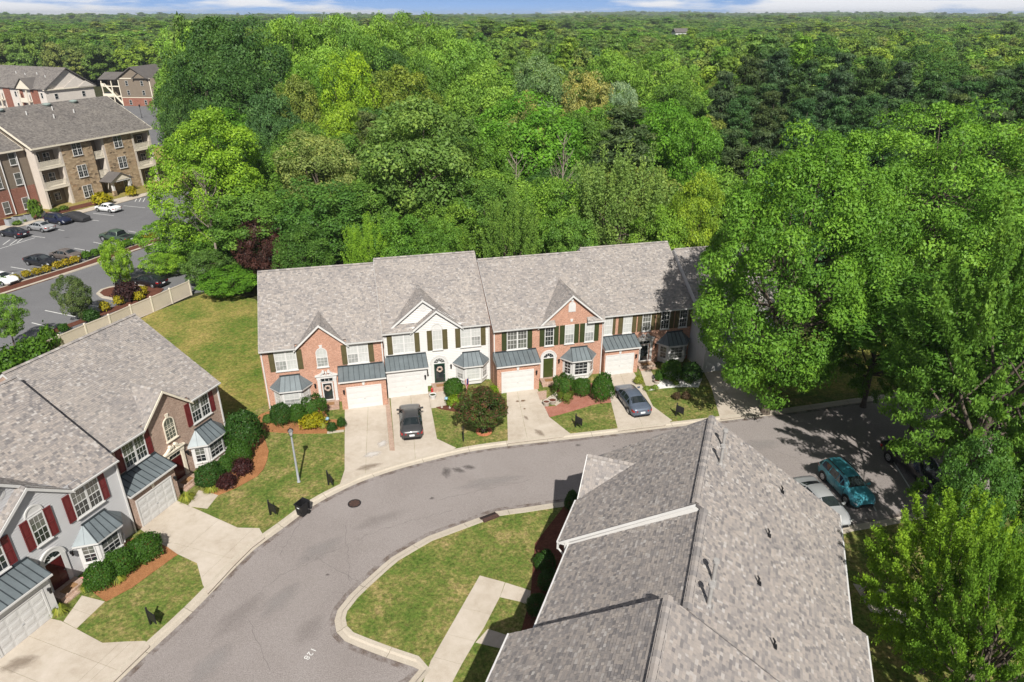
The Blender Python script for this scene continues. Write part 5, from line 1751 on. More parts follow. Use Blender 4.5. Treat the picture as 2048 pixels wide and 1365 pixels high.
def apt_main():
    r = thing('apartment_building', (-80.7, 117.4, 0), RAD(69.2), 'three storey apartment block with stone walls, balconies and a small porch beside the car park', 'apartment building')
    W = 24.4
    b = MB()
    b.box(.02, 1.8, 0, W, 18, 10.4)
    b.prism([(1.8, 10.4), (18, 10.4), (9.6, 15.9)], .1, .4, 'x'); b.prism([(1.8, 10.4), (18, 10.4), (9.6, 15.9)], W - .4, W - .1, 'x')
    b.build('wall', 'siding_brown', r)
    for x0, x1 in ((5.02, 11.1), (13.8, 19.9)):
        m = MB(); m.box(x0, 0, 0, x1, 1.79, 10.35); m.build('stone_wall', 'stone', r)
    for x0, x1 in ((11.1, 13.8),):
        for z in (3.5, 6.95):
            balcony(r, x0 + .02, x1 - .02, z, .25, 1.5, 'cream')
        m = MB(); m.box(13.3, .1, 0, 13.78, 1.78, 10.3); m.build('stair_wall', 'siding_cream', r)
    for x0, x1 in ((.05, 5.0), (19.92, 24.3)):
        for z in (3.5, 6.95):
            balcony(r, x0 + .05, x1 - .05, z)
        m = MB()
        for px in ((x0, x0 + .42), (x1 - .42, x1)):
            m.box(px[0], -.02, 0, px[1], .45, 10.3)
        m.box(x0 + .43, .0, 9.75, x1 - .43, .4, 10.3)
        m.build('balcony_post', 'siding_cream', r)
        m = MB(); m.box(x0, 0.46, 0, x0 + .15, 1.79, 10.3); m.box(x1 - .15, .46, 0, x1, 1.79, 10.3); m.build('side_wall', 'siding_cream', r)
        for z in (.1, 3.55, 7.0):
            window(r, x0 + .9, x0 + 2.0, z, z + 2.1, y=1.78, glass='glass_dark', name='balcony_door', sill=False, lights=(1, 1))
            window(r, x0 + 2.7, x0 + 3.9, z + .6, z + 2.1, y=1.78, glass='glass_dark', sill=False, lights=(1, 1))
    for x0, x1 in ((7.1, 8.95), (15.8, 17.6)):
        for z in (.45, 4.1, 7.95):
            window(r, x0, x1, z, z + 2.15, glass='glass_grey', cols=2, lights=(2, 2), glass2='glass_dark', proud=.1)
    # porch
    m = MB()
    for x in (11.5, 15.1):
        m.box(x - .28, -2.6, 0, x + .28, -2.05, 1.0, 1); m.box(x - .2, -2.52, 1.0, x + .2, -2.12, 2.5)
    m.box(11.0, -2.7, 2.5, 15.6, -.01, 2.75)
    m.build('porch', ['white', 'stone'], r)
    pr = MB()
    pr.slab([(15.9, -2.95, 2.7), (15.9, 0, 2.7), (13.3, 0, 4.1), (13.3, -2.95, 4.1)], .14)
    pr.slab([(10.7, 0, 2.7), (10.7, -2.95, 2.7), (13.3, -2.95, 4.1), (13.3, 0, 4.1)], .14)
    pr.build('porch_roof', 'apt_shingle', r)
    pg = MB(); pg.prism([(10.95, 2.75), (15.65, 2.75), (13.3, 3.95)], -2.75, -2.62); pg.build('porch_gable', 'cream', r)
    simple_roof(r, -.5, W + .4, -.45, 10.5, 9.6, 16.1, 18.6, 10.9, 71)
    # left wing, set back
    b = MB(); b.box(-14, 2.0, 4.3, -.02, 18, 10.4); b.build('wall', 'siding_brown', r)
    b = MB(); b.box(-14, 1.94, 0, -.02, 18, 4.29); b.build('brick_wall', 'brick_red', r)
    for z in (.55, 4.7, 8.0):
        for x in (-3.0, -6.4):
            window(r, x, x + 1.15, z, z + 2.0, y=1.93 if z < 4 else 1.99, glass='glass_grey', lights=(1, 1), proud=.1)
    simple_roof(r, -14.3, -.51, 1.5, 10.45, 9.6, 14.9, 18.6, 10.9, 73)
    m = MB(); m.tube((-1.7, 1.85, .2), (-1.7, 1.85, 10.2), .09, .09, 6); m.tube((-4.6, 1.85, .2), (-4.6, 1.85, 10.2), .09, .09, 6)
    m.build('downspout', 'white', r)
    # roof fittings
    def on(y):
        return 10.5 + (y + .45) * 5.6 / 10.05
    for i, (x, y) in enumerate(((1.6, 8.0), (5.9, 7.2), (11.2, 7.6), (9.6, 5.6), (14.2, 6.2))):
        m = MB(); m.tube((x, y, on(y) - .05), (x, y, on(y) + .7), .11, .11, 8); m.build('vent_pipe', 'white', r)
    M['fan_green'] = plain('grey_green_roof_fan', (.22, .27, .25), .5, .4, .1, 2.0)
    for x in (2.6, 11.4, 16.8):
        m = MB(); m.lathe([(.55, 0), (.58, .12), (.75, .25), (.7, .38), (.3, .5), (0, .52)], (x, 9.0, on(9.0) - .1), 14); m.build('roof_fan', 'fan_green', r)
    return r
apt_main()

def apt_rear():
    r = thing('apartment_building', (-140.6, 217.7, 0), RAD(66), 'pale gabled apartment block with brick bays behind the stone one', 'apartment building')
    b = MB()
    b.box(0, 0, 0, 16, 30, 10.4)
    b.prism([(0, 10.4), (16, 10.4), (8, 15.7)], .0, .3)
    b.build('wall', 'apt_white', r)
    for x0, x1, zz in ((5.5, 15.6, 13.4),):
        m = MB(); m.prism([(x0, 10.3), (x1, 10.3), ((x0 + x1) / 2, zz)], -.42, -.30); m.prism([(x0 + 5, 10.3), (x1 + .6, 10.3), (x1 - 2.2, 12.0)], -.58, -.45); m.build('gable_wall', 'apt_white', r)
    m = MB()
    m.box(-.6, -.5, 10.05, 16.7, .0, 10.35); m.build('gutter', 'cream', r)
    # roof: ridge along local y
    rf = MB()
    rf.slab([(-.6, 31, 10.4), (-.6, -.75, 10.4), (8, -.75, 16.1), (8, 31, 16.1)], .2)
    rf.slab([(16.7, -.75, 10.4), (16.7, 31, 10.4), (8, 31, 16.1), (8, -.75, 16.1)], .2)
    roof = rf.build('roof', 'shingle_dark', r)
    L = math.hypot(8.6, 5.7)
    shingles(roof, (-.6, 31, 10.41), (0, -1, 0), (8.6, 0, 5.7), 31.7, L, 75, mat='apt_shingle', expo=.4, tw=2.5)
    shingles(roof, (16.7, -.75, 10.41), (0, 1, 0), (-8.7, 0, 5.7), 31.7, L, 76, mat='apt_shingle', expo=.4, tw=2.5)
    # front bays of brick and balconies
    for y0, y1 in ((3.2, 6.5), (10.4, 12.5), (16.5, 19.5), (24, 27)):
        m = MB(); m.box(-.25, y0, 0, -.01, y1, 10.2); m.build('brick_wall', 'brick_red', r)
    for y0 in (6.8, 20.0):
        m = MB()
        for z in (3.4, 6.8):
            m.box(-1.5, y0, z - .3, -.02, y0 + 3.4, z); m.box(-1.5, y0, z, -1.42, y0 + 3.4, z + 1.0)
        m.box(-1.5, y0 - .2, 0, -1.2, y0 + .1, 10); m.box(-1.5, y0 + 3.3, 0, -1.2, y0 + 3.6, 10)
        m.build('balcony', 'cream', r)
    for y0 in (1.3, 13.6):
        for z in (1, 4.4, 7.8):
            window(r, 0, .95, 0, 1.6, loc=(-.01, y0 + .95, z), rot=RAD(-90), glass='glass_dark', lights=(1, 1), sill=False)
    for x0 in (2.6, 11.6):
        for z in (1, 4.4, 7.4):
            window(r, x0, x0 + 1.1, z, z + 1.6, y=-.01, glass='glass_dark', lights=(1, 1), sill=False)
    # cross gable over the balconies
    for y0 in (5.0,):
        m = MB(); m.prism([(y0, 10.3), (y0 + 7, 10.3), (y0 + 3.5, 13.0)], -.9, -.7, 'x'); m.build('gable_wall', 'cream', r)
        m = MB()
        m.slab([(-1.2, y0 - .4, 10.2), (4.5, y0 - .4, 10.2), (4.5, y0 + 3.5, 13.3), (-1.2, y0 + 3.5, 13.3)][::-1], .15)
        m.slab([(4.5, y0 + 7.4, 10.2), (-1.2, y0 + 7.4, 10.2), (-1.2, y0 + 3.5, 13.3), (4.5, y0 + 3.5, 13.3)][::-1], .15)
        m.build('gable_roof_deck', 'apt_shingle', r)
    for y, x in ((4, 4), (9, 5), (14, 4.5), (19, 5)):
        m = MB(); zz = 10.4 + (x + .6) * 5.7 / 8.6; m.tube((x, y, zz - .05), (x, y, zz + .6), .14, .14, 8); m.build('vent_pipe', 'white', r)
    return r
apt_rear()

def apt_far(loc, rot, label):
    r = thing('apartment_building', loc, rot, label, 'apartment building')
    b = MB(); b.box(0, 0, 3.0, 16, 16, 9.7); b.prism([(0, 9.7), (12, 9.7), (6, 13.4)], -.02, .3); b.build('wall', 'siding_brown', r)
    b = MB(); b.box(-.02, -.03, 0, 16.02, 16, 2.99); b.build('brick_wall', 'brick_red', r)
    t = MB()
    t.box(0, -.1, 9.55, 12.4, -.03, 9.85)
    t.box(0, -.08, 0, .3, -.031, 9.5); t.box(11.9, -.08, 0, 12.2, -.031, 9.5); t.box(0.3, -.09, 2.95, 11.9, -.031, 3.15)
    t.build('corner_trim', 'cream', r)
    g = MB(); g.prism([(6.2, 9.86), (11.6, 9.86), (8.9, 11.6)], -.9, -.6); g.build('gable_wall', 'siding_brown', r)
    for (a, za), (c, zc) in (((-.5, 9.5), (6, 13.7)), ((12.5, 9.5), (6, 13.7))):
        m = MB()
        q = [(a, -.7, za), (a, 17, za), (c, 17, zc), (c, -.7, zc)]
        m.slab(q if a > c else q[::-1], .22); m.build('roof', 'apt_shingle', r)
    for a, c, zz in ((6.0, 8.9, 11.9), (11.9, 8.9, 11.9)):
        m = MB(); q = [(a, -1.2, 9.8), (a, 1.5, 9.8), (c, 1.5, zz), (c, -1.2, zz)]
        m.slab(q if a > c else q[::-1], .16); m.build('gable_roof_deck', 'apt_shingle', r)
    for x in (2.8, 8.6):
        for z in (.5, 3.9, 7.2):
            window(r, x, x + 1.0, z, z + 1.7, y=-.03, glass='glass_dark', lights=(1, 1), sill=False, proud=.14)
    # outside stairs on the left
    s = MB()
    for i in range(24):
        s.box(-6 + i * .22, 1, 7.0 - i * .28, -5.6 + i * .22, 3.2, 7.15 - i * .28)
    s.hexa([(-6, .9, 7.0), (-.3, .9, .1), (-.3, 1.0, .1), (-6, 1.0, 7.0), (-6, .9, 8.0), (-.3, .9, 1.1), (-.3, 1.0, 1.1), (-6, 1.0, 8.0)])
    for z in (3.3, 6.9):
        s.box(-7.5, 1, z - .25, -.02, 5, z); s.box(-7.5, .92, z, -3.5 if z < 5 else -6.2, 1.0, z + 1)
    for x in (-7.4, -3.6):
        s.box(x, 1, 0, x + .3, 1.3, 9.4)
    s.build('outside_stair', 'cream', r)
    m = MB(); m.slab([(-8, .5, 9.3), (-.05, .5, 9.3), (-.05, 6, 11.5), (-8, 6, 11.5)], .2); m.build('stair_roof', 'apt_shingle', r)
    b = MB(); b.box(-7.4, 5.01, 0, -.03, 8, 9.3); b.build('stair_wall', 'siding_brown', r)
    return r
apt_far((-145.2, 268.0, -.1), RAD(-4), 'brown sided apartment block with outside stairs, far off behind the dark tree')

def slab_house(name, loc, rot, w, d, h, mat, label, cat, roof=None):
    r = thing(name, loc, rot, label, cat)
    m = MB(); m.box(0, 0, -2, w, d, h); m.build('wall', mat, r)
    if roof:
        m = MB()
        m.slab([(-.6, -.6, h), (w + .6, -.6, h), (w + .6, d / 2, h + roof), (-.6, d / 2, h + roof)], .2)
        m.slab([(w + .6, d + .6, h), (-.6, d + .6, h), (-.6, d / 2, h + roof), (w + .6, d / 2, h + roof)], .2)
        m.prism([(0, h), (d, h), (d / 2, h + roof - .3)], 0, .3, 'x'); m.prism([(0, h), (d, h), (d / 2, h + roof - .3)], w - .3, w, 'x')
        m.build('roof', 'apt_shingle', r)
    else:
        m = MB(); m.box(-.2, -.2, h, w + .2, d + .2, h + .5); m.box(w * .35, 1, h + .5, w * .55, d * .5, h + 2.2); m.build('parapet', mat, r)
    k = 0
    while 2 + k * 4 < w - 3:
        window(r, 2 + k * 4, 4 + k * 4, h - 5.5, h - 3.5, glass='glass_dark', lights=(1, 1), sill=False, y=-.01)
        window(r, 2 + k * 4, 4 + k * 4, h - 2.6, h - 1, glass='glass_dark', lights=(1, 1), sill=False, y=-.01)
        k += 1
    return r
slab_house('warehouse', (-341, 690, 7), RAD(8), 26, 18, 10.5, 'white', 'white flat roofed building far off among the trees', 'building')
slab_house('far_house', (-345, 470, 4), RAD(20), 10, 9, 9, 'apt_white', 'pale house deep in the wood above the gabled apartments', 'house', 3.2)
slab_house('apartment_building', (-182, 225, 0), RAD(69.2), 18, 16, 10.5, 'apt_white', 'grey roofed apartment block cut by the left edge of the picture', 'apartment building', 5.5)
slab_house('far_house', (140, 640, 4), RAD(10), 12, 9, 13, 'white', 'white house far off on the right of the tall trees', 'house', 3.2)

# ------------------------------------------------------------------ fence, lamps, bins, signs and other small things
def tan_fence():
    tops = [(-39.96,74.39), (-40.94,71.81), (-42.03,69.38), (-42.98,66.74), (-44.14,64.27), (-45.21,61.59)]
    dx = ((tops[-1][0] - tops[0][0]) / 5, (tops[-1][1] - tops[0][1]) / 5)
    P = [(tops[0][0] - dx[0] * 1.05, tops[0][1] - dx[1] * 1.05)] + tops + [(tops[-1][0] + dx[0] * k, tops[-1][1] + dx[1] * k) for k in range(1, 6)]
    r = thing('fence', (*P[0], 0), 0, 'tan vinyl privacy fence between the back lawn and the car park', 'fence')
    for i, p in enumerate(P):
        a = Vector((p[0] - P[0][0], p[1] - P[0][1], 0))
        m = MB(); m.box(-.07, -.07, 0, .07, .07, 1.92); m.add([(-.09, -.09, 1.92), (.09, -.09, 1.92), (.09, .09, 1.92), (-.09, .09, 1.92), (0, 0, 2.03)], [(0, 1, 4), (1, 2, 4), (2, 3, 4), (3, 0, 4)])
        ang = math.atan2(dx[1], dx[0])
        m.build('fence_post', 'cream', r, a, ang)
        if i < len(P) - 1:
            q = P[i + 1]
            L = math.hypot(q[0] - p[0], q[1] - p[1])
            ang = math.atan2(q[1] - p[1], q[0] - p[0])
            m = MB(); m.box(.075, -.02, .12, L - .075, .02, 1.74)
            pn = m.build('fence_panel', 'vinyl', r, a, ang)
            for za, zb in ((1.74, 1.86), (.04, .12)):
                m = MB(); m.box(.072, -.045, za, L - .072, .045, zb)
                m.build('rail', 'vinyl', pn)
    return r
tan_fence()

def lamp_post(p):
    r = thing('street_lamp', (*p, .08), RAD(20), 'grey lamp post with a black lantern on the lawn between the two rows', 'street lamp')
    m = MB(); m.lathe([(.13, 0), (.13, .05), (.085, .1), (.08, 1.2), (.06, 3.95)], (0, 0, 0), 14); m.build('pole', 'pole', r)
    h = MB()
    h.lathe([(.06, 3.93), (.10, 3.97), (.12, 4.02)], (0, 0, 0), 10)
    for i in range(4):
        a = math.pi / 4 + i * math.pi / 2
        h.tube((.11 * math.cos(a), .11 * math.sin(a), 4.0), (.20 * math.cos(a), .20 * math.sin(a), 4.42), .012, .012, 5)
    h.add([(.27 * math.cos(math.pi / 4 + i * math.pi / 2), .27 * math.sin(math.pi / 4 + i * math.pi / 2), 4.40) for i in range(4)] + [(.07 * math.cos(math.pi / 4 + i * math.pi / 2), .07 * math.sin(math.pi / 4 + i * math.pi / 2), 4.56) for i in range(4)],
          [(0, 1, 5, 4), (1, 2, 6, 5), (2, 3, 7, 6), (3, 0, 4, 7), (3, 2, 1, 0), (4, 5, 6, 7)])
    h.lathe([(.04, 4.55), (.03, 4.62), (0, 4.68)], (0, 0, 0), 8)
    hd = h.build('lantern', 'black', r)
    g = MB(); g.add([(.10 * math.cos(math.pi / 4 + i * math.pi / 2), .10 * math.sin(math.pi / 4 + i * math.pi / 2), 4.02) for i in range(4)] + [(.185 * math.cos(math.pi / 4 + i * math.pi / 2), .185 * math.sin(math.pi / 4 + i * math.pi / 2), 4.395) for i in range(4)],
                    [(0, 1, 5, 4), (1, 2, 6, 5), (2, 3, 7, 6), (3, 0, 4, 7)])
    g.build('pane', 'lamp_glass', hd)
lamp_post((-15.49,40.33))

def trash_bin(p, ang):
    r = thing('trash_bin', (*p, .03), RAD(ang), 'black wheeled trash bin with its lid hanging open at the kerb', 'trash bin')
    m = MB()
    a, b = .26, .30
    o = [(-a, -a, .05), (a, -a, .05), (a, a, .05), (-a, a, .05), (-b, -b - .06, 1.0), (b, -b - .06, 1.0), (b, b, 1.0), (-b, b, 1.0)]
    i = [(x * .92, y * .92, z) for x, y, z in o]
    i = [(x, y, .1 if z < .5 else 1.0) for x, y, z in i]
    m.add(o + i, [(3, 2, 1, 0), (0, 1, 5, 4), (1, 2, 6, 5), (2, 3, 7, 6), (3, 0, 4, 7), (4, 5, 13, 12), (5, 6, 14, 13), (6, 7, 15, 14), (7, 4, 12, 15), (8, 9, 10, 11), (9, 8, 12, 13), (10, 9, 13, 14), (11, 10, 14, 15), (8, 11, 15, 12)])
    for s in (0, 1, 2, 3):
        pass
    m.box(-.33, -.4, .94, .33, -.34, .99); m.box(-.33, .3, .94, .33, .35, .99); m.box(-.35, -.34, .94, -.29, .3, .99); m.box(.29, -.34, .94, .35, .3, .99)
    for x in (-.15, 0, .15):
        m.box(x - .02, -.335, .3, x + .02, -.28, .85)
    m.build('body', 'bin', r)
    l = MB(); l.hexa([(-.33, .36, .35), (.33, .36, .35), (.33, .44, .35), (-.33, .44, .35), (-.33, .36, 1.02), (.33, .36, 1.02), (.33, .48, 1.02), (-.33, .48, 1.02)]); l.build('lid', 'bin', r)
    h = MB(); h.tube((-.28, .42, .98), (.28, .42, .98), .025, .025, 8); h.build('handle', 'bin', r)
    for s in (-1, 1):
        w = MB(); w.tube((s * .24, .3, .13), (s * .32, .3, .13), .14, .14, 14); w.build('wheel', 'rubber', r)
    s = MB(); s.box(-.1, -.342, .72, .1, -.32, .78); s.build('sticker', 'plate', r)
    s = MB(); s.box(-.302, -.12, .62, -.285, .0, .84); s.build('sticker', 'plate', r)
trash_bin((-14.22,36.81), -28)

def post_sign(p, ang, label):
    r = thing('post_sign', (*p, .08), RAD(ang), label, 'yard sign', 'black post signs on the front lawns')
    m = MB(); m.box(-.045, -.045, 0, .045, .045, 1.12); m.lathe([(.05, 1.12), (.02, 1.15), (.06, 1.2), (.05, 1.26), (0, 1.31)], (0, 0, 0), 8); m.build('post', 'black', r)
    m = MB(); m.box(.05, -.025, .45, .66, .025, 1.02); m.box(.04, -.035, 1.02, .69, .035, 1.07); m.box(.64, -.03, .40, .69, .03, 1.02); m.build('panel', 'black', r)
    return r
for p, a, lab in (((-20.12,27.49), -32, 'black post sign on the lawn strip before the grey sided house'), ((-16.39,36.70), -36, 'black post sign on the lawn left of the trash bin'),
                  ((-13.24,39.98), -50, 'black post sign right of the lamp post by the driveway edge'), ((-3.87,45.68), -84, 'black post sign seen edge on near the ringed crape myrtle'),
                  ((5.23,47.65), -48, 'black post sign on the small lawn below the red gravel bed'), ((13.86,49.36), -46, 'black post sign on the dry lawn below the white gravel bed')):
    post_sign(p, a, lab)

# manhole, storm drain
mh = thing('manhole_cover', (*(-10.97,37.99), .004), 0, 'rusty round manhole cover in the road', 'manhole cover')
m = MB()
m.lathe([(.46, .0), (.46, .016), (.40, .016), (.40, .008)], (0, 0, 0), 28); m.lathe([(.40, .010), (0, .010)], (0, 0, 0), 28)
m.build('rim', 'black', mh)
m = MB()
for i in range(8):
    a = i * math.pi / 4
    c, s = math.cos(a), math.sin(a)
    m.hexa([(c * .12 - s * .06, s * .12 + c * .06, .008), (c * .12 + s * .06, s * .12 - c * .06, .008), (c * .37 + s * .11, s * .37 - c * .11, .008), (c * .37 - s * .11, s * .37 + c * .11, .008)] +
           [(c * .12 - s * .05, s * .12 + c * .05, .018), (c * .12 + s * .05, s * .12 - c * .05, .018), (c * .37 + s * .10, s * .37 - c * .10, .018), (c * .37 - s * .10, s * .37 + c * .10, .018)])
m.lathe([(.1, .018), (0, .018)], (0, 0, 0), 12)
m.build('cover', 'iron', mh)
dg_ = Vector((-1.16,37.06)) - Vector((-2.20,36.45))
sd = thing('storm_drain', (*(-2.20,36.45), .0), math.atan2(dg_.y, dg_.x), 'brown iron storm drain grate set in the kerb of the grass island', 'storm drain')
L = dg_.length
m = MB()
m.hexa([(0, -.66, .0), (L, -.66, .0), (L, .03, .0), (0, .03, .0), (0, -.66, .15), (L, -.66, .15), (L, .03, .035), (0, .03, .035)])
m.build('frame', 'iron', sd)
m = MB()
for i in range(14):
    a, b = .03 + i * (L - .06) / 14, .03 + (i + .55) * (L - .06) / 14
    m.hexa([(a, -.30, .085), (b, -.30, .085), (b, .0, .035), (a, .0, .035), (a, -.30, .115), (b, -.30, .115), (b, .0, .06), (a, .0, .06)])
m.build('grate', 'black', sd)
m = MB(); m.box(.02, -.64, .15, L - .02, -.34, .17); m.build('cover', 'iron', sd)

# garden pots and ornaments
def pot(p, r, h, mat, label, name='flower_pot', cat='flower pot', fill='mulch'):
    o = thing(name, (*p, .1), 0, label, cat)
    m = MB(); m.lathe([(r * .75, 0), (r, h * .85), (r * 1.1, h), (r * .92, h), (r * .85, h * .8)], (0, 0, 0), 16); m.build('pot', mat, o)
    m = MB(); m.lathe([(r * .88, h * .82), (0, h * .86)], (0, 0, 0), 12); m.build('soil', fill, o)
    return o
pot((2.98,51.07), .30, .42, 'stone_tile', 'pale stone planter, left of the pair by the red gravel walk')
pot((3.53,51.41), .36, .38, 'stone_tile', 'pale stone planter, right of the pair by the red gravel walk')
pot((-6.99,52.27), .3, .42, 'white', 'white flower pot with a plant beside the steps of the white house', fill='shutter_green')
pot((-25.60,30.52), .34, .2, 'pink_pot', 'pink flower bowl by the bay of the grey sided house', fill='pink_pot')
pot((13.33,55.08), .3, .3, 'stone_tile', 'brown clay planter at the corner of the white gravel bed')
o = thing('garden_lantern', (*(-7.17,53.33), .1), 0, 'small red lantern by the garage of the white house', 'garden lantern')
m = MB(); m.lathe([(.12, 0), (.12, .05), (.09, .08), (.11, .3), (.14, .34), (.05, .46), (0, .5)], (0, 0, 0), 10); m.build('lantern', 'red_thing', o)
def globe(p, label):
    o = thing('garden_ornament', (*p, .1), 0, label, 'garden ornament')
    m = MB(); m.tube((0, 0, 0), (0, 0, .42), .05, .04, 8); m.build('stand', 'black', o)
    m = MB(); m.lathe([(.05, .42), (.14, .46), (.18, .55), (.14, .64), (0, .68)], (0, 0, 0), 14); m.build('globe', 'blue_pot', o)
globe((-5.71,51.33), 'blue garden globe by the walk of the white house')
globe((-15.25,48.03), 'pale blue bird bath bowl in the pine straw bed')
for i, (p, h) in enumerate((((-6.05,50.66), .3), ((-5.35,50.57), .26))):
    o = thing('garden_gnome', (*p, .1), 0, ('small pale garden figure left of the blue globe', 'small pale garden figure right of the blue globe')[i], 'garden figure', 'garden figures by the white house')
    m = MB(); m.lathe([(.09, 0), (.11, h * .3), (.07, h * .6), (.08, h * .75), (.05, h * .9), (0, h)], (0, 0, 0), 10); m.build('figure', 'stone_tile', o)
# flag on its pole by the white house
fl = thing('flag', (*(-4.13,52.03), .1), RAD(10), 'striped flag hanging on a slanted pole before the white bay', 'flag')
m = MB(); m.tube((0, 0, 0), (.35, -.1, 2.35), .02, .018, 6); m.build('pole', 'stone_tile', fl)
for i in range(7):
    m = MB()
    a, b = i / 7, (i + 1) / 7
    rows = []
    for k in range(7):
        t = k / 6
        for s in (a, b):
            rows.append((.33 - .1 * t + .06 * math.sin(5 * s + 4 * t) - .28 * s * (1 - .4 * t), -.1 - .06 * math.cos(6 * s + 3 * t), 2.25 - 1.35 * t - .25 * s))
    m.add(rows, [(2 * k, 2 * k + 1, 2 * k + 3, 2 * k + 2) for k in range(6)])
    m.build('stripe', 'red_thing' if i % 2 == 0 else 'white', fl)
M['flag_blue'] = plain('dark_blue_cloth', (.02, .03, .12), .8, .2, .1, 5)
m = MB(); m.add([(.34, -.115, 2.25), (.20, -.13, 2.1), (.17, -.12, 1.45), (.29, -.11, 1.6)], [(0, 1, 2, 3)]); m.build('canton', 'flag_blue', fl)

# ring of edging blocks round the crape myrtle
rg = thing('edging_ring', (*(-2.28,46.91), .085), 0, 'ring of red edging blocks round the crape myrtle', 'edging ring')
for i in range(22):
    a, b = 2 * math.pi * i / 22, 2 * math.pi * (i + .9) / 22
    m = MB(); m.prism([(q * math.cos(c), q * math.sin(c)) for q, c in ((.42, a), (.66, a), (.66, b), (.42, b))], .0, .1 + .008 * (i % 3), 'z'); m.build('edging_block', 'red_edge', rg)
# small white stones in beds, edging by the first driveway
ed = thing('garden_edging', (*(-14.97,46.68), .08), 0, 'pale stone edging along the flower bed by the first driveway', 'garden edging')
m = MB(); p, q = Vector((-14.97,46.68)), Vector((-13.69,46.98)); d = (q - p); n = Vector((-d.y, d.x)).normalized() * .07
m.prism([tuple(v - p) for v in (p - n, q - n, q + n, p + n)], 0, .14, 'z'); m.build('block', 'kerb', ed)
# air conditioners by the left wing of the apartments
for i, px in enumerate(((-80.79,107.32), (-80.62,108.78), (-80.00,109.08), (-79.59,109.98), (-78.78,112.13))):
    o = thing('air_conditioner', (*px, 0), RAD(69.2), 'grey air conditioner unit in the row at the foot of the brick wing', 'air conditioner', 'air conditioners along the brick wing')
    m = MB(); m.box(-.5, -.5, 0, .5, .5, 1.1); m.build('case', 'pole', o)
    m = MB(); m.lathe([(.4, 1.1), (.4, 1.16), (.1, 1.16), (0, 1.14)], (0, 0, 0), 14); m.build('fan_grille', 'black', o)
# dark lamp posts in the apartment grounds
for p, lab in (((-49.57,80.13), 'black post lamp at the tip of the planted island'), ((-122.23,235.23), 'thin black lamp post far off by the brown apartments')):
    o = thing('street_lamp', (*p, 0), 0, lab, 'street lamp')
    m = MB(); m.lathe([(.16, 0), (.14, .3), (.07, .5), (.06, 3.4)], (0, 0, 0), 10); m.build('pole', 'black', o)
    m = MB(); m.lathe([(.06, 3.4), (.2, 3.5), (.24, 3.9), (.3, 3.95), (.05, 4.2), (0, 4.3)], (0, 0, 0), 10); m.build('lantern', 'black', o)

# ------------------------------------------------------------------ foliage meshes
def leaf_quads(rng, cen, cr, cdir, per, leaf, shell=.6, flat=.8, up=.35, aspect=.55):
    """clumps of small rhombic leaves; cen (K,3) centres, cr (K) radii, cdir (K,3) the way each clump faces"""
    K = len(cen)
    n = K * per
    i = np.repeat(np.arange(K), per)
    d = rng.standard_normal((n, 3)); d /= np.linalg.norm(d, axis=1)[:, None]
    d = d + cdir[i] * .75; d /= np.linalg.norm(d, axis=1)[:, None]
    rad = cr[i] * (shell + (1 - shell) * rng.random(n) ** .5) * (0.85 + .3 * rng.random(n))
    off = d * rad[:, None]; off[:, 2] *= flat
    p = cen[i] + off
    nr = d * .75 + rng.standard_normal((n, 3)) * .45 + np.array([0, 0, up])
    nr /= np.linalg.norm(nr, axis=1)[:, None]
    t = np.cross(nr, rng.standard_normal((n, 3))); t /= np.linalg.norm(t, axis=1)[:, None]
    b = np.cross(nr, t)
    a = leaf * (.45 + 1.15 * rng.random(n) ** 1.6)[:, None]
    q = np.stack([p + t * a, p + b * a * aspect, p - t * a, p - b * a * aspect], 1).reshape(-1, 3)
    ct = rng.random(K)
    tint = np.clip(.28 + .30 * rng.random(n) + .5 * (ct[i] - .5) + .10 * rng.standard_normal(n), 0, 1)
    return q, tint

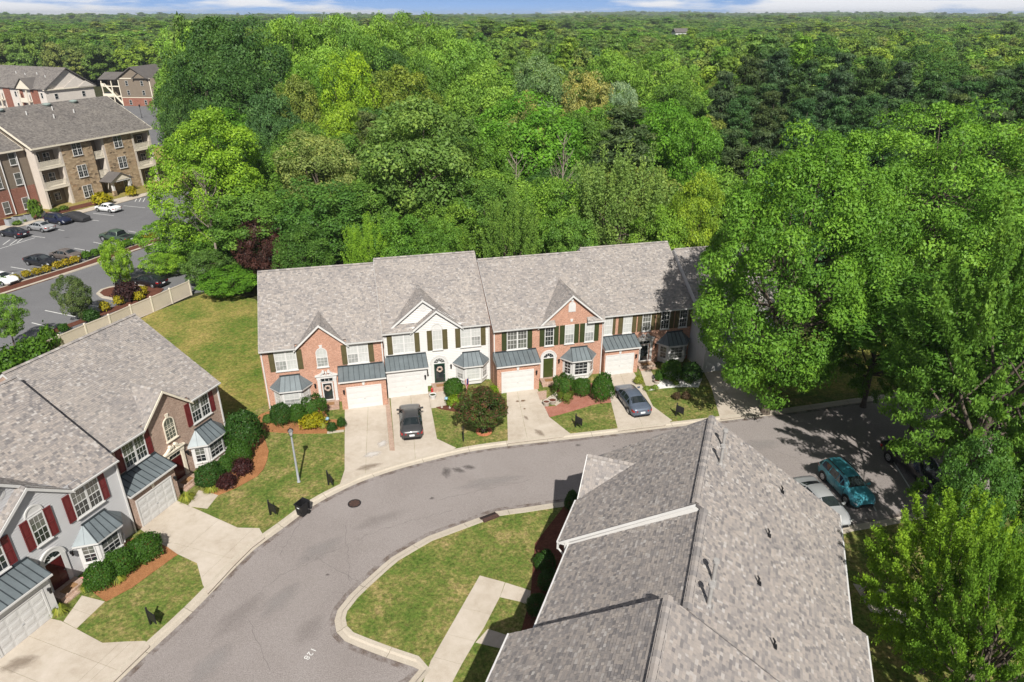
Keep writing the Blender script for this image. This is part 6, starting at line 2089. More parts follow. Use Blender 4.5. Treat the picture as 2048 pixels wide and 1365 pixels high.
def crown_mesh(name, seed, R, z0, z1, K, per, leaf, style='round', mat='leaf', clump=None):
    rng = np.random.default_rng(seed)
    zc, hz = (z0 + z1) / 2, (z1 - z0) / 2
    k = np.arange(K)
    zz = 1 - 2 * (k + .5) / K
    ph = k * 2.399963 + rng.random() * 6
    rr = np.sqrt(1 - zz ** 2)
    d = np.stack([rr * np.cos(ph), rr * np.sin(ph), zz], 1) + rng.standard_normal((K, 3)) * .12
    d /= np.linalg.norm(d, axis=1)[:, None]
    # uneven lobes
    lob = np.zeros(K)
    for _ in range(9):
        v = rng.standard_normal(3); v /= np.linalg.norm(v)
        lob += np.clip(d @ v, 0, 1) ** 5 * (.35 if rng.random() < .6 else -.25)
    f = np.clip(.80 + .40 * lob, .5, 1.12) * (.82 + .26 * rng.random(K))
    inner = rng.random(K) < .22
    f[inner] *= .62
    if style == 'pine':
        h = (d[:, 2] + 1) / 2
        prof = np.clip(1.12 - .85 * h, .2, 1)
        d2 = d.copy(); nn = np.linalg.norm(d2[:, :2], axis=1)[:, None] + 1e-6
        d2[:, :2] = d2[:, :2] / nn * (prof * (.35 + .65 * rng.random(K)))[:, None]
        cen = np.stack([d2[:, 0] * R, d2[:, 1] * R, z0 + (z1 - z0) * np.clip(h + .06 * rng.standard_normal(K), 0, 1)], 1)
    elif style == 'spread':
        cen = np.stack([d[:, 0] * R * f, d[:, 1] * R * f, zc + np.where(d[:, 2] > 0, d[:, 2] * hz * f, d[:, 2] * hz * .75 * f)], 1)
    else:
        cen = np.stack([d[:, 0] * R * f, d[:, 1] * R * f, zc + d[:, 2] * hz * f], 1)
    face = d + np.array([0, 0, .35]); face /= np.linalg.norm(face, axis=1)[:, None]
    cr = (clump or R * .23) * (.7 + .6 * rng.random(K))
    if style in ('spiky', 'spray'):
        # upright sprays
        K2 = K
        n = K2 * per
        i = np.repeat(np.arange(K2), per)
        s = rng.random(n)
        tip = (face[i] * .5 + np.array([0, 0, 1.0]) if style == 'spiky' else face[i] + np.array([0, 0, .25])) + rng.standard_normal((n, 3)) * .08
        p = cen[i] + tip * (cr[i] * 2.2 * s)[:, None] + rng.standard_normal((n, 3)) * (cr[i] * .30 * (1.1 - s))[:, None]
        nr = rng.standard_normal((n, 3)); nr[:, 2] *= .5; nr /= np.linalg.norm(nr, axis=1)[:, None]
        t = np.cross(nr, rng.standard_normal((n, 3)) + np.array([0, 0, .1])); t /= np.linalg.norm(t, axis=1)[:, None]
        b = np.cross(nr, t); a = leaf * (.6 + .8 * rng.random(n))[:, None]
        q = np.stack([p + t * a, p + b * a * .5, p - t * a, p - b * a * .5], 1).reshape(-1, 3)
        tint = np.clip(.22 + .4 * s * rng.random(n) + .2 * rng.random(n) + .3 * (rng.random(K2)[i] - .5), 0, 1)
    elif style == 'pine':
        q, tint = leaf_quads(rng, cen, cr, face * .4, per, leaf, .25, .55, .2, .28)
    else:
        q, tint = leaf_quads(rng, cen, cr, face, per, leaf)
    return np_mesh(name, q, 4, mat, tint), cen

def trunk_mesh(name, seed, h, r, z0, cen, nlimb=10, mat='bark'):
    rng = random.Random(seed)
    m = MB()
    p = Vector((0, 0, -.2)); rad = r
    segs = 5
    top = z0 + (h - z0) * .62
    pts = [p]
    for i in range(1, segs + 1):
        q = Vector((rng.uniform(-.12, .12) * i * r * 2, rng.uniform(-.12, .12) * i * r * 2, top * i / segs))
        r2 = r * (1 - .16 * i)
        m.tube(pts[-1], q, rad, r2, 8, cap=False); rad = r2; pts.append(q)
    m.tube((0, 0, -.2), (0, 0, .5), r * 1.45, r, 8, cap=False)
    cs = [Vector(c) for c in cen]
    for i in range(nlimb):
        c = rng.choice(cs)
        t = rng.uniform(.35, .95)
        k = min(int(t * segs), segs - 1)
        a = pts[k].lerp(pts[k + 1], t * segs - k)
        mid = a.lerp(c, .55) + Vector((0, 0, -.1 * (c - a).length))
        rr = r * (1 - .75 * t) * .55 + .03
        m.tube(a, mid, rr, rr * .65, 6, cap=False); m.tube(mid, c, rr * .65, .02, 6, cap=False)
    return m.mesh(name, mat)

VAR = {}
def variant(key, R, z0, z1, K, per, leaf, style='round', tr=.32, seed=0, clump=None, nlimb=12):
    cm, cen = crown_mesh('crown', seed, R, z0, z1, K, per, leaf, style, 'leaf', clump)
    tm = trunk_mesh('trunk', seed, z1, tr, z0, cen, nlimb)
    VAR[key] = (cm, tm, R, z1)
for i in range(5):
    variant('broad%d' % i, 6.0, 4.5, 18.0, 110, 230, .165, seed=100 + i)
for i in range(2):
    variant('pine%d' % i, 4.6, 4.0, 20.0, 120, 180, .25, 'pine', seed=120 + i, clump=1.0)
variant('spiky', 5.5, 1.5, 13.0, 110, 260, .13, 'spiky', seed=130, clump=1.0, nlimb=26)
variant('shrubtree', 4.0, .8, 8.0, 90, 230, .115, seed=131, tr=.16)
for i in range(5):
    variant('far%d' % i, 5.0, 3.0, 18.0, 48, 170, .36, seed=140 + i, nlimb=3, clump=1.5)
variant('farpine0', 4.0, 3.0, 20.0, 60, 90, .42, 'pine', seed=150, clump=1.1, nlimb=3)
# unique near trees
variant('oak', 9.3, .6, 23.4, 300, 400, .125, 'round', tr=.42, seed=161, clump=1.4, nlimb=40)
variant('maple', 8.8, 4.0, 23.0, 230, 320, .14, seed=162, tr=.40, clump=1.6, nlimb=24)
variant('sideoak', 6.6, 1.6, 17.0, 230, 280, .115, 'spray', tr=.34, seed=163, clump=.75, nlimb=30)
variant('highoak', 6.6, 8.2, 17.0, 170, 320, .115, 'spread', tr=.30, seed=166, clump=1.1, nlimb=30)
variant('neargreen', 5.6, 1.2, 11.0, 230, 300, .085, 'spray', tr=.26, seed=164, clump=.62, nlimb=40)
variant('lime', 7.0, .8, 21.0, 210, 300, .14, seed=165, tr=.34, clump=1.25, nlimb=30)

def tree(kind, x, y, r, top, color, label, cat='tree', name='tree', group=None, z=0.0, rot=None, rng=random.Random(5)):
    cm, tm, R, H = VAR[kind]
    t = thing(name, (x, y, z), rng.uniform(0, 6.28) if rot is None else rot, label, cat, group)
    s = (r / R, r / R, top / H)
    c = link('crown', cm, t); c.scale = s; c.color = (color[0] * (2.3 if color[0] < color[1] * .65 else 2.0), color[1] * 2.2, color[2] * 1.8, 1)
    k = link('trunk', tm, t); k.scale = s
    return t

CB, SB = math.cos(RAD(25.55)), math.sin(RAD(25.55))
def radius(px, x, y, z):
    return px / 1365 * (y * CB + (30.7 - z) * SB)

BR = (.055, .135, .016); MID = (.05, .105, .02); DK = (.028, .066, .018); LT = (.085, .16, .028); YL = (.10, .16, .018); OL = (.10, .12, .03); TAN = (.125, .145, .05); PINE = (.030, .062, .026); BLU = (.10, .145, .085)
hero = [
    # x, y, top from H(px, py, distance); half width px; kind; colour; label; name
    ((21.63,50.0,24.17), 202, 'oak', (.058, .13, .018), 'big bright green oak overhanging the end of the middle row', 'oak_tree'),
    ((42.99,68.0,22.78), 178, 'maple', (.07, .15, .022), 'large light green tree right of the big oak with a rounded top', 'maple_tree'),
    ((29.40,36.0,20.32), 195, 'sideoak', (.06, .125, .022), 'tall loose tree at the right edge above the black pickup', 'oak_tree'),
    ((32.92,44.0,14.32), 250, 'highoak', (.05, .115, .018), 'lower dark tree shading the black pickup', 'oak_tree'),
    ((21.13,24.5,10.12), 168, 'neargreen', (.085, .155, .016), 'yellow green tree in the bottom right corner beside the near roof', 'maple_tree'),
    ((-38.17,88.0,21.79), 108, 'lime', (.095, .175, .018), 'lime green tree standing at the corner of the car park', 'lime_tree'),
    ((20.66,21.0,10.90), 150, 'neargreen', (.062, .125, .016), 'green tree cut by the bottom right corner', 'maple_tree'),
    ((30.46,51.0,12.34), 105, 'sideoak', (.055, .12, .02), 'mid green tree filling the gap right of the big oak', 'tree'),
    ((32.49,47.0,11.62), 92, 'broad3', (.06, .13, .022), 'green tree under the large light green one on the right', 'tree'),
    ((35.85,45.0,12.05), 105, 'broad4', (.05, .11, .02), 'green tree at the right edge halfway up the picture', 'tree'),
    ((34.04,40.0,8.33), 100, 'broad2', (.045, .10, .018), 'dark green tree at the right edge below halfway', 'tree'),
    ((29.93,31.0,8.32), 90, 'shrubtree', (.04, .09, .018), 'dark low tree at the right edge above the corner tree', 'tree'),
    ((-44.72,88.0,6.34), 62, 'shrubtree', (.07, .145, .02), 'green undergrowth tree at the car park corner below the lime green tree', 'tree'),
    ((-37.59,86.0,6.89), 70, 'shrubtree', (.055, .12, .02), 'green undergrowth tree right of the lime green tree', 'tree'),
    ((-44.89,84.0,3.18), 40, 'shrubtree', (.09, .17, .02), 'bright green undergrowth tree beside the end of the planted strip', 'tree'),
    ((38.23,57.0,2.55), 60, 'broad1', (.05, .11, .02), 'mid green tree in the gap right of the big oak', 'tree'),
    ((25.28,30.0,10.63), 70, 'broad2', (.035, .085, .018), 'dark tree at the right edge above the yellow green one', 'tree'),
    ((-30.44,80.0,8.80), 55, 'shrubtree', (.040, .016, .016), 'dark purple leaved tree behind the left end of the middle row', 'purple_tree'),
    ((-33.89,77.0,3.30), 62, 'shrubtree', (.05, .12, .014), 'dense green thicket beside the left end house', 'thicket'),
    ((-37.79,80.0,4.81), 50, 'shrubtree', (.045, .09, .022), 'scrubby tree with bare twigs at the fence end', 'tree'),
    ((-11.51,86.0,22.89), 128, 'broad0', (.07, .125, .032), 'tall grey green tree standing centre behind the middle row', 'tree'),
    ((-26.18,92.0,17.07), 82, 'broad3', TAN, 'tan flowering tree behind the left end house', 'flowering_tree'),
    ((-21.84,80.0,13.21), 98, 'broad4', (.035, .085, .018), 'dark green tree close behind the left end house', 'tree'),
    ((-31.82,96.0,14.49), 58, 'broad1', (.06, .125, .02), 'mid green tree between the purple tree and the tan flowering tree', 'tree'),
    ((-27.78,84.0,10.60), 50, 'broad2', (.055, .12, .02), 'green tree just right of the purple tree', 'tree'),
    ((2.78,98.0,20.77), 112, 'broad2', BR, 'bright green rounded tree behind the wide gable', 'tree'),
    ((-1.56,92.0,17.07), 66, 'broad4', (.055, .12, .018), 'bright green tree left of the two dead trunks', 'tree'),
    ((15.51,96.0,19.07), 90, 'pine0', (.045, .065, .03), 'grey green pine behind the right half of the middle row', 'pine_tree'),
    ((22.20,100.0,20.96), 75, 'broad0', BR, 'bright green upright tree right of the grey green pine', 'tree'),
    ((24.33,95.0,19.00), 58, 'broad3', (.06, .14, .018), 'bright green tree before the dark pine stand', 'tree'),
    ((12.19,76.0,15.18), 112, 'spiky', (.085, .14, .04), 'pale green tree with upright sprays behind the row', 'tree'),
    ((4.03,78.0,14.43), 74, 'broad1', (.07, .14, .022), 'soft green tree below the dead trunks', 'tree'),
    ((-3.73,80.0,13.79), 84, 'broad3', (.05, .105, .022), 'mid green tree behind the white house', 'tree'),
    ((-6.68,76.0,11.95), 66, 'broad4', (.065, .125, .02), 'low green tree behind the ridge of the white house', 'tree'),
    ((-18.13,82.0,13.48), 76, 'broad0', (.05, .105, .02), 'green tree between the tan tree and the tall grey green tree', 'tree'),
    ((19.55,72.0,15.84), 55, 'broad2', YL, 'small yellow green tree left of the big oak', 'tree'),
    ((16.34,71.0,12.92), 60, 'broad1', (.075, .145, .02), 'light green tree behind the right end of the row', 'tree'),
    ((-0.22,73.0,12.04), 60, 'spiky', (.07, .13, .028), 'low bushy tree behind the step in the roofs', 'tree'),
    ((-12.20,73.0,11.05), 60, 'broad3', (.05, .115, .018), 'low green tree behind the first step in the roofs', 'tree'),
    ((-15.96,72.0,9.55), 52, 'spiky', (.09, .17, .02), 'small light green tree behind the first house', 'tree'),
    ((-23.26,73.0,9.82), 58, 'broad2', (.035, .08, .016), 'dark low tree touching the left end roof', 'tree'),
    ((-8.18,71.0,11.04), 50, 'broad4', (.055, .12, .02), 'bushy tree under the tall grey green tree', 'tree'),
    ((6.65,71.0,12.12), 55, 'broad0', (.06, .125, .025), 'green bushy tree behind the wide gable house', 'tree'),
    ((-55.59,142.0,31.54), 82, 'broad1', DK, 'tall dark green oak above the apartments', 'oak_tree'),
    ((-47.24,136.0,29.89), 72, 'broad2', (.03, .07, .02), 'tall dark green oak, second right of the apartments', 'oak_tree'),
    ((-55.91,132.0,25.49), 66, 'broad3', DK, 'dark green oak hiding the brown apartment block', 'oak_tree'),
    ((-59.15,126.0,21.36), 42, 'broad0', (.032, .072, .02), 'dark green tree between the apartments and the tall oaks', 'tree'),
    ((-45.91,120.0,24.09), 76, 'broad4', DK, 'dark green oak behind the lime green tree', 'oak_tree'),
    ((-38.03,112.0,21.32), 50, 'broad0', (.035, .08, .03), 'dark blue green tree below the tall oaks', 'tree'),
    ((-46.62,152.0,30.70), 64, 'broad3', LT, 'tall light green tree, first of the line against the sky', 'tulip_tree'),
    ((-42.10,160.0,31.46), 62, 'broad0', LT, 'tall light green tree, second of the line against the sky', 'tulip_tree'),
    ((-36.30,165.0,31.88), 62, 'broad1', (.08, .155, .03), 'tall light green tree, third of the line against the sky', 'tulip_tree'),
    ((-29.01,160.0,30.32), 58, 'broad2', LT, 'tall light green tree, fourth of the line against the sky', 'tulip_tree'),
    ((-23.50,168.0,31.30), 62, 'broad4', (.08, .15, .03), 'tall light green tree, fifth of the line against the sky', 'tulip_tree'),
    ((-16.67,165.0,28.72), 58, 'broad3', LT, 'tall light green tree at the right end of the line against the sky', 'tulip_tree'),
    ((-9.42,150.0,27.45), 66, 'broad1', (.085, .165, .03), 'light green rounded tree right of the line against the sky', 'tulip_tree'),
    ((-36.35,126.0,22.97), 58, 'broad2', (.06, .13, .018), 'bright green tree left of the yellow one', 'tree'),
    ((-27.09,122.0,25.35), 56, 'broad4', (.125, .185, .014), 'bright yellow green tree high in the middle of the wood', 'tree'),
    ((-20.31,128.0,23.81), 72, 'broad0', (.10, .125, .022), 'olive tree right of the yellow green one', 'tree'),
    ((-25.77,108.0,19.55), 50, 'broad1', (.12, .175, .018), 'yellow green tree below the bright yellow one', 'tree'),
    ((-20.66,102.0,17.80), 50, 'pine1', (.06, .075, .028), 'brownish green pine left of the tall grey green tree', 'pine_tree'),
    ((-5.57,128.0,22.84), 76, 'broad2', (.09, .165, .03), 'light green tree with a broad round top in the middle of the wood', 'tree'),
    ((5.57,135.0,23.94), 62, 'broad3', (.085, .125, .06), 'silvery green tree right of the broad light green one', 'tree'),
    ((13.90,128.0,21.87), 54, 'broad4', (.16, .15, .055), 'golden tan flowering tree in the middle of the wood', 'flowering_tree'),
    ((20.45,132.0,20.50), 36, 'broad1', (.13, .17, .12), 'small pale silver green tree beside the golden tan one', 'tree'),
    ((2.45,115.0,20.70), 40, 'broad0', (.15, .15, .055), 'tan tree below the silvery green one', 'tree'),
    ((31.00,150.0,23.84), 62, 'broad2', LT, 'light green tree left above the pine stand', 'tree'),
    ((21.52,155.0,24.29), 60, 'broad3', LT, 'light green tree above the golden tan one', 'tree'),
    ((76.30,185.0,25.67), 88, 'broad0', DK, 'dark round oak above the pine stand', 'oak_tree'),
    ((99.56,175.0,24.33), 80, 'broad2', (.035, .08, .02), 'dark round oak on the right above the pine stand', 'oak_tree'),
]
pine_spots = [(1450,150,128,48), (1500,120,138,46), (1560,108,145,46), (1620,125,138,48), (1690,112,142,46), (1750,118,140,46), (1810,130,136,48), (1870,150,130,50), (1480,200,112,50), (1545,190,116,50), (1610,205,108,50), (1680,200,110,50), (1740,195,112,52), (1800,205,112,50),
              (1470,265,98,52), (1530,268,98,46), (1650,262,98,48), (1720,262,96,50), (1780,255,98,48), (1950,170,122,50), (2010,160,125,50), (1920,195,112,50)]
PS = [(37.32,128.0,21.22), (44.56,138.0,23.10), (52.54,145.0,23.80), (55.88,138.0,22.66), (64.00,142.0,23.59), (68.91,140.0,23.16), (72.73,136.0,22.35), (75.27,130.0,21.07), (35.48,112.0,18.77), (41.86,116.0,19.10), (44.03,108.0,18.84), (50.12,110.0,18.98), (55.62,112.0,19.14), (60.46,112.0,18.40),
      (30.96,98.0,15.98), (35.16,98.0,15.78), (43.42,98.0,16.18), (47.29,96.0,16.48), (52.33,98.0,16.65), (77.77,122.0,20.09), (84.60,125.0,20.64), (69.60,112.0,19.14)]
taken = []
for (x, y, zt), hw, kind, colr, lab, nm in hero:
    r = radius(hw, x, y, zt * .6)
    tree(kind, x, y, r, zt, colr, lab, {'oak_tree': 'oak tree', 'pine_tree': 'pine tree'}.get(nm, 'tree' if nm != 'thicket' else 'shrub'), nm)
    taken.append((x, y, r))
prg = random.Random(3)
def pzone(x, y):
    q = x / y
    return ('left part' if q < .42 else ('middle' if q < .55 else 'right part'), 'front' if y < 105 else ('centre' if y < 135 else 'back'))
for (x, y, zt), sp in zip(PS, pine_spots):
    r = radius(sp[3], x, y, zt * .6)
    tree(prg.choice(['pine0', 'pine1']), x, y, r, zt, tuple(c * prg.uniform(.85, 1.2) for c in PINE), 'dark pine in the %s of the dark stand behind the big oak, %s' % pzone(x, y), 'pine tree', 'pine_tree', 'pines of the dark stand, %s, %s' % pzone(x, y))
    taken.append((x, y, r))

# two dead trunks
def dead(p, h, seed, label):
    t = thing('dead_tree', (*p, 0), 0, label, 'dead tree')
    rng = random.Random(seed)
    m = MB()
    m.tube((0, 0, 0), (.1, 0, h * .6),   .19, .12, 8, cap=False); m.tube((.1, 0, h * .6), (.2, .1, h), .12, .02, 7, cap=False)
    m.build('trunk', 'deadwood', t)
    b = MB()
    for i in range(26):
        z = h * rng.uniform(.35, .97); a = rng.uniform(0, 6.28); L = (1.1 - z / h) * 4.0 + .6
        q = Vector((.1 + math.cos(a) * L * .5, math.sin(a) * L * .5, z + L * .6)); e = q + Vector((math.cos(a + .4) * L * .25, math.sin(a + .4) * L * .25, L * .55))
        b.tube((.1, 0, z), q, .04, .028, 5, cap=False); b.tube(q, e, .028, .008, 5, cap=False)
        for s in (-1, 1):
            b.tube(q, q + Vector((math.cos(a + s) * L * .25, math.sin(a + s) * L * .25, L * .35)), .018, .006, 4, cap=False)
    b.build('limbs', 'deadwood', t)
dead((0.36,84.0,16.05)[:2], 15.5, 1, 'dead bare tree, left of the two behind the wide gable')
dead((6.15,85.0,17.64)[:2], 17.5, 2, 'dead bare tree, right of the two behind the wide gable')
def snag(p, h, seed, label):
    dead(p, h, seed, label)
snag((-37.09,82.0,11.69)[:2], 14.0, 6, 'bare grey tree standing before the lime green tree')

# ------------------------------------------------------------------ the wood
def open_ground(x, y):
    """True where the wood does not grow"""
    if y < 76 and x < 30:
        return True
    if x < 30 and y < 78:
        return True
    if x >= 30 and y < 66:
        return True
    q = x / y
    if q < -.47 and y < 345:
        return True
    if -190 < x < -45 and y < 130:
        return True
    return False
wr = random.Random(17)
cand = []
sp = 7.6
gy = 70
while gy < 420:
    gx = -.86 * gy - 20
    while gx < .86 * gy + 20:
        x, y = gx + wr.uniform(-.38, .38) * sp, gy + wr.uniform(-.38, .38) * sp
        gx += sp
        if open_ground(x, y) or any((x - a) ** 2 + (y - b) ** 2 < (r * .62 + 1.6) ** 2 for a, b, r in taken if abs(y - b) < 12):
            continue
        cand.append((x, y))
    gy += sp
cand.sort(key=lambda p: p[1])
def wood_top(x, y):
    """height of the canopy at a spot: lower near the houses, a taller belt left of centre"""
    q = x / y
    h = 17.5 + 3 * math.sin(x / 23 + y / 31) + 2 * math.sin(x / 11 - y / 17)
    if y < 90:
        h = min(h, 13)
    elif y < 120:
        h = min(h, 17)
    if -.45 < q < -.1 and y > 140:
        h += 7 if y < 230 else 3
    return h + hill(x, y) * .0
near_labels = [('bright green broadleaf tree in the wood behind the middle row', BR), ('mid green broadleaf tree in the wood behind the middle row', MID), ('dark green broadleaf tree in the wood behind the middle row', DK), ('light green broadleaf tree in the wood behind the middle row', LT), ('olive green broadleaf tree in the wood behind the middle row', OL)]
NIND = 205
for i, (x, y) in enumerate(cand[:NIND]):
    q = x / y
    piney = .32 < q < .72 and y < 200
    rr = wr.uniform(4.2, 6.3)
    if piney:
        tree(wr.choice(['pine0', 'pine1']), x, y, rr * .9, wood_top(x, y) * wr.uniform(.9, 1.08), tuple(c * wr.uniform(.85, 1.25) for c in PINE), 'dark pine in the %s of the dark stand behind the big oak, %s' % pzone(x, y), 'pine tree', 'pine_tree', 'pines of the dark stand, %s, %s' % pzone(x, y))
    else:
        k = wr.choice([0, 0, 1, 1, 1, 2, 3, 3, 4])
        lab, colr = near_labels[k]
        zone = 'on the left' if q < -.12 else ('in the middle' if q < .3 else 'on the right')
        rank = 'front rank' if y < 100 else ('second rank' if y < 125 else 'deeper part')
        lab = lab.split(' in the wood')[0] + ' in the %s of the wood %s' % (rank, zone)
        j = wr.uniform(.85, 1.2)
        tree('broad%d' % wr.randrange(5), x, y, rr, wood_top(x, y) * wr.uniform(.86, 1.1), tuple(c * j for c in colr), lab, 'tree', 'tree', '%s green trees, %s, %s' % (('bright', 'mid', 'dark', 'light', 'olive')[k], rank, zone))

# the rest of the wood, out to the skyline: one object of instanced crowns
pts, kinds, scl, rots = [], [], [], []
def put(x, y, s, hs, kind):
    pts.append((x, y, hill(x, y) - .2)); kinds.append(kind); scl.append((s, s, hs)); rots.append(wr.uniform(0, 6.28))
for x, y in cand[NIND:]:
    pine = .32 < x / y < .72 and y < 200
    put(x, y, wr.uniform(.9, 1.35), wood_top(x, y) * wr.uniform(.88, 1.1) / 18, 5 if pine or wr.random() < .1 else wr.randrange(5))
y = 420
while y < 5200:
    step = 11.5 if y < 800 else (15 if y < 1600 else (22 if y < 3000 else 34))
    x = -.80 * y - 20
    while x < .80 * y + 20:
        px, py = x + wr.uniform(-.4, .4) * step, y + wr.uniform(-.4, .4) * step
        cl = math.sin(px / 47 + 2 * math.sin(py / 60)) * math.sin(py / 53)
        big = step / 8.5
        if wr.random() < .94:
            bl = math.sin(px / 190 + 1.7 * math.sin(py / 240)) * math.sin(py / 170 + px / 400)
            put(px, py, wr.uniform(1.25, 2.6) * min(big, 2.4), wr.uniform(.72, 1.18) * (1.0 + .14 * cl + .16 * bl) * min(1.2, .9 + .08 * big), 5 if cl > .62 and wr.random() < .5 else wr.randrange(5))
        x += step
    y += step
pm = bpy.data.meshes.new('woodland')
pm.from_pydata(pts, [], [])
for nme, typ, dat in (('kind', 'INT', kinds),):
    a = pm.attributes.new(nme, typ, 'POINT'); a.data.foreach_set('value', dat)
a = pm.attributes.new('scl', 'FLOAT_VECTOR', 'POINT'); a.data.foreach_set('vector', [c for s in scl for c in s])
a = pm.attributes.new('rot', 'FLOAT_VECTOR', 'POINT'); a.data.foreach_set('vector', [c for r in rots for c in (0, 0, r)])
wood = link('woodland', pm)
tag(wood, kind='stuff')
# sources: real trees standing at the far edge of the individually built wood
srcs = []
for i, (x, y) in enumerate(cand[NIND:NIND + 6]):
    key = 'far%d' % i if i < 5 else 'farpine0'
    t = tree(key, x + 2.5, y + 3, VAR[key][2], 16.0, MID, near_labels[1][0], 'tree', 'tree', 'mid green trees of the wood')
    srcs.append(t.children[0] if t.children[0].name.startswith('crown') else t.children[1])
ng = bpy.data.node_groups.new('woodland', 'GeometryNodeTree')
ng.interface.new_socket('Geometry', in_out='INPUT', socket_type='NodeSocketGeometry')
ng.interface.new_socket('Geometry', in_out='OUTPUT', socket_type='NodeSocketGeometry')
gi = ng.nodes.new('NodeGroupInput'); go = ng.nodes.new('NodeGroupOutput')
jn = ng.nodes.new('GeometryNodeJoinGeometry')
for s in reversed(srcs):
    oi = ng.nodes.new('GeometryNodeObjectInfo')
    oi.inputs['Object'].default_value = s
    oi.transform_space = 'ORIGINAL'
    sm = ng.nodes.new('GeometryNodeSetMaterial')
    sm.inputs['Material'].default_value = M['leaf_forest']
    g2 = ng.nodes.new('GeometryNodeGeometryToInstance')
    ng.links.new(oi.outputs['Geometry'], sm.inputs[0])
    ng.links.new(sm.outputs[0], g2.inputs[0])
    ng.links.new(g2.outputs[0], jn.inputs[0])
iop = ng.nodes.new('GeometryNodeInstanceOnPoints')
def attr(name, typ):
    nd = ng.nodes.new('GeometryNodeInputNamedAttribute')
    nd.data_type = typ
    nd.inputs['Name'].default_value = name
    return nd.outputs[0]
iop.inputs['Pick Instance'].default_value = True
ng.links.new(gi.outputs[0], iop.inputs['Points'])
ng.links.new(jn.outputs[0], iop.inputs['Instance'])
ng.links.new(attr('kind', 'INT'), iop.inputs['Instance Index'])
ng.links.new(attr('scl', 'FLOAT_VECTOR'), iop.inputs['Scale'])
ng.links.new(attr('rot', 'FLOAT_VECTOR'), iop.inputs['Rotation'])
ng.links.new(iop.outputs[0], go.inputs[0])
wood.modifiers.new('woodland', 'NODES').node_group = ng

# ------------------------------------------------------------------ garden shrubs
def ball_mesh(seed, leaf=.06, n=4200, box=False, loose=.05):
    rng = np.random.default_rng(seed)
    d = rng.standard_normal((n, 3)); d[:, 2] = np.abs(d[:, 2]) * 1.05 - .35 * rng.random(n)
    d /= np.linalg.norm(d, axis=1)[:, None]
    if box:
        d = np.sign(d) * np.abs(d) ** .55; d /= np.abs(d).max(1)[:, None] ** .6
    lump = 1 + .06 * np.sin(4 * d[:, 0] + 3 * d[:, 2] + seed) + .05 * np.sin(6 * d[:, 1] - 4 * d[:, 2] + seed * 2) + .04 * np.sin(11 * d[:, 0] * d[:, 1] + 9 * d[:, 2] + seed)
    sprig = np.where(rng.random(n) < .07, 1.0 + .16 * rng.random(n), 1.0)
    lump = lump * sprig
    p = d * (lump * (1 - loose * 2 * rng.random(n) + loose * rng.standard_normal(n) * .5))[:, None]
    nr = d * .8 + rng.standard_normal((n, 3)) * .45; nr /= np.linalg.norm(nr, axis=1)[:, None]
    t = np.cross(nr, rng.standard_normal((n, 3))); t /= np.linalg.norm(t, axis=1)[:, None]
    b = np.cross(nr, t); a = leaf * (.6 + .8 * rng.random(n))[:, None]
    q = np.stack([p + t * a, p + b * a * .6, p - t * a, p - b * a * .6], 1).reshape(-1, 3)
    q[:, 2] = (q[:, 2] + .55) / 1.55
    return np_mesh('foliage', q, 4, 'leaf', np.clip(.3 + .4 * rng.random(n) + .1 * rng.standard_normal(n), 0, 1))
def tuft_mesh(seed, n=150):
    rng = np.random.default_rng(seed)
    a = rng.random(n) * 6.283; l = .7 + .5 * rng.random(n)
    out = np.stack([np.cos(a), np.sin(a), np.zeros(n)], 1); side = np.stack([-np.sin(a), np.cos(a), np.zeros(n)], 1) * .05
    up = np.array([0, 0, 1.0])
    h = .5 + .5 * rng.random(n)
    base = out * .12; mid = out * (.45 * l)[:, None] + up * h[:, None]; tip = out * l[:, None] + up * (h * .45)[:, None]
    q1 = np.stack([base - side, base + side, mid + side, mid - side], 1).reshape(-1, 3)
    q2 = np.stack([mid - side, mid + side, tip + side * .2, tip - side * .2], 1).reshape(-1, 3)
    t = rng.random(n)
    return np_mesh('foliage', np.concatenate([q1, q2]), 4, 'leaf', np.concatenate([t, t]) * .8 + .1)
BALL = [ball_mesh(i) for i in range(3)]
BOXY = ball_mesh(7, box=True)
LOOSE = [ball_mesh(10 + i, .11, 1500, loose=.2) for i in range(2)]
FARB = [ball_mesh(20 + i, .17, 500, loose=.2) for i in range(2)]
TUFT = [tuft_mesh(i) for i in range(2)]
CONE = None
stem_m = MB(); stem_m.tube((0, 0, -.05), (0, 0, .45), .06, .04, 6); STEM = stem_m.mesh('stem', 'bark')
srng = random.Random(9)
def shrub(p, hw, h, color, label, meshes=BALL, name='shrub', group=None, cat='shrub', sy=1.0, z=.1, rot=None):
    r = radius(hw, p[0], p[1], .8)
    t = thing(name, (p[0], p[1], z), srng.uniform(0, 6.28) if rot is None else rot, label, cat, group)
    me = srng.choice(meshes) if isinstance(meshes, list) else meshes
    f = link('foliage', me, t); f.scale = (r, r * sy, h); f.color = (*color, 1)
    if meshes is not TUFT:
        s = link('stem', STEM, t); s.scale = (r * .8, r * .8, h)
    return t
GRN = (.045, .115, .014); GDK = (.032, .085, .014); LIM = (.15, .24, .015); YEL = (.27, .265, .014); GOLD = (.30, .25, .018); PUR = (.050, .018, .018); LIM2 = (.22, .26, .04)
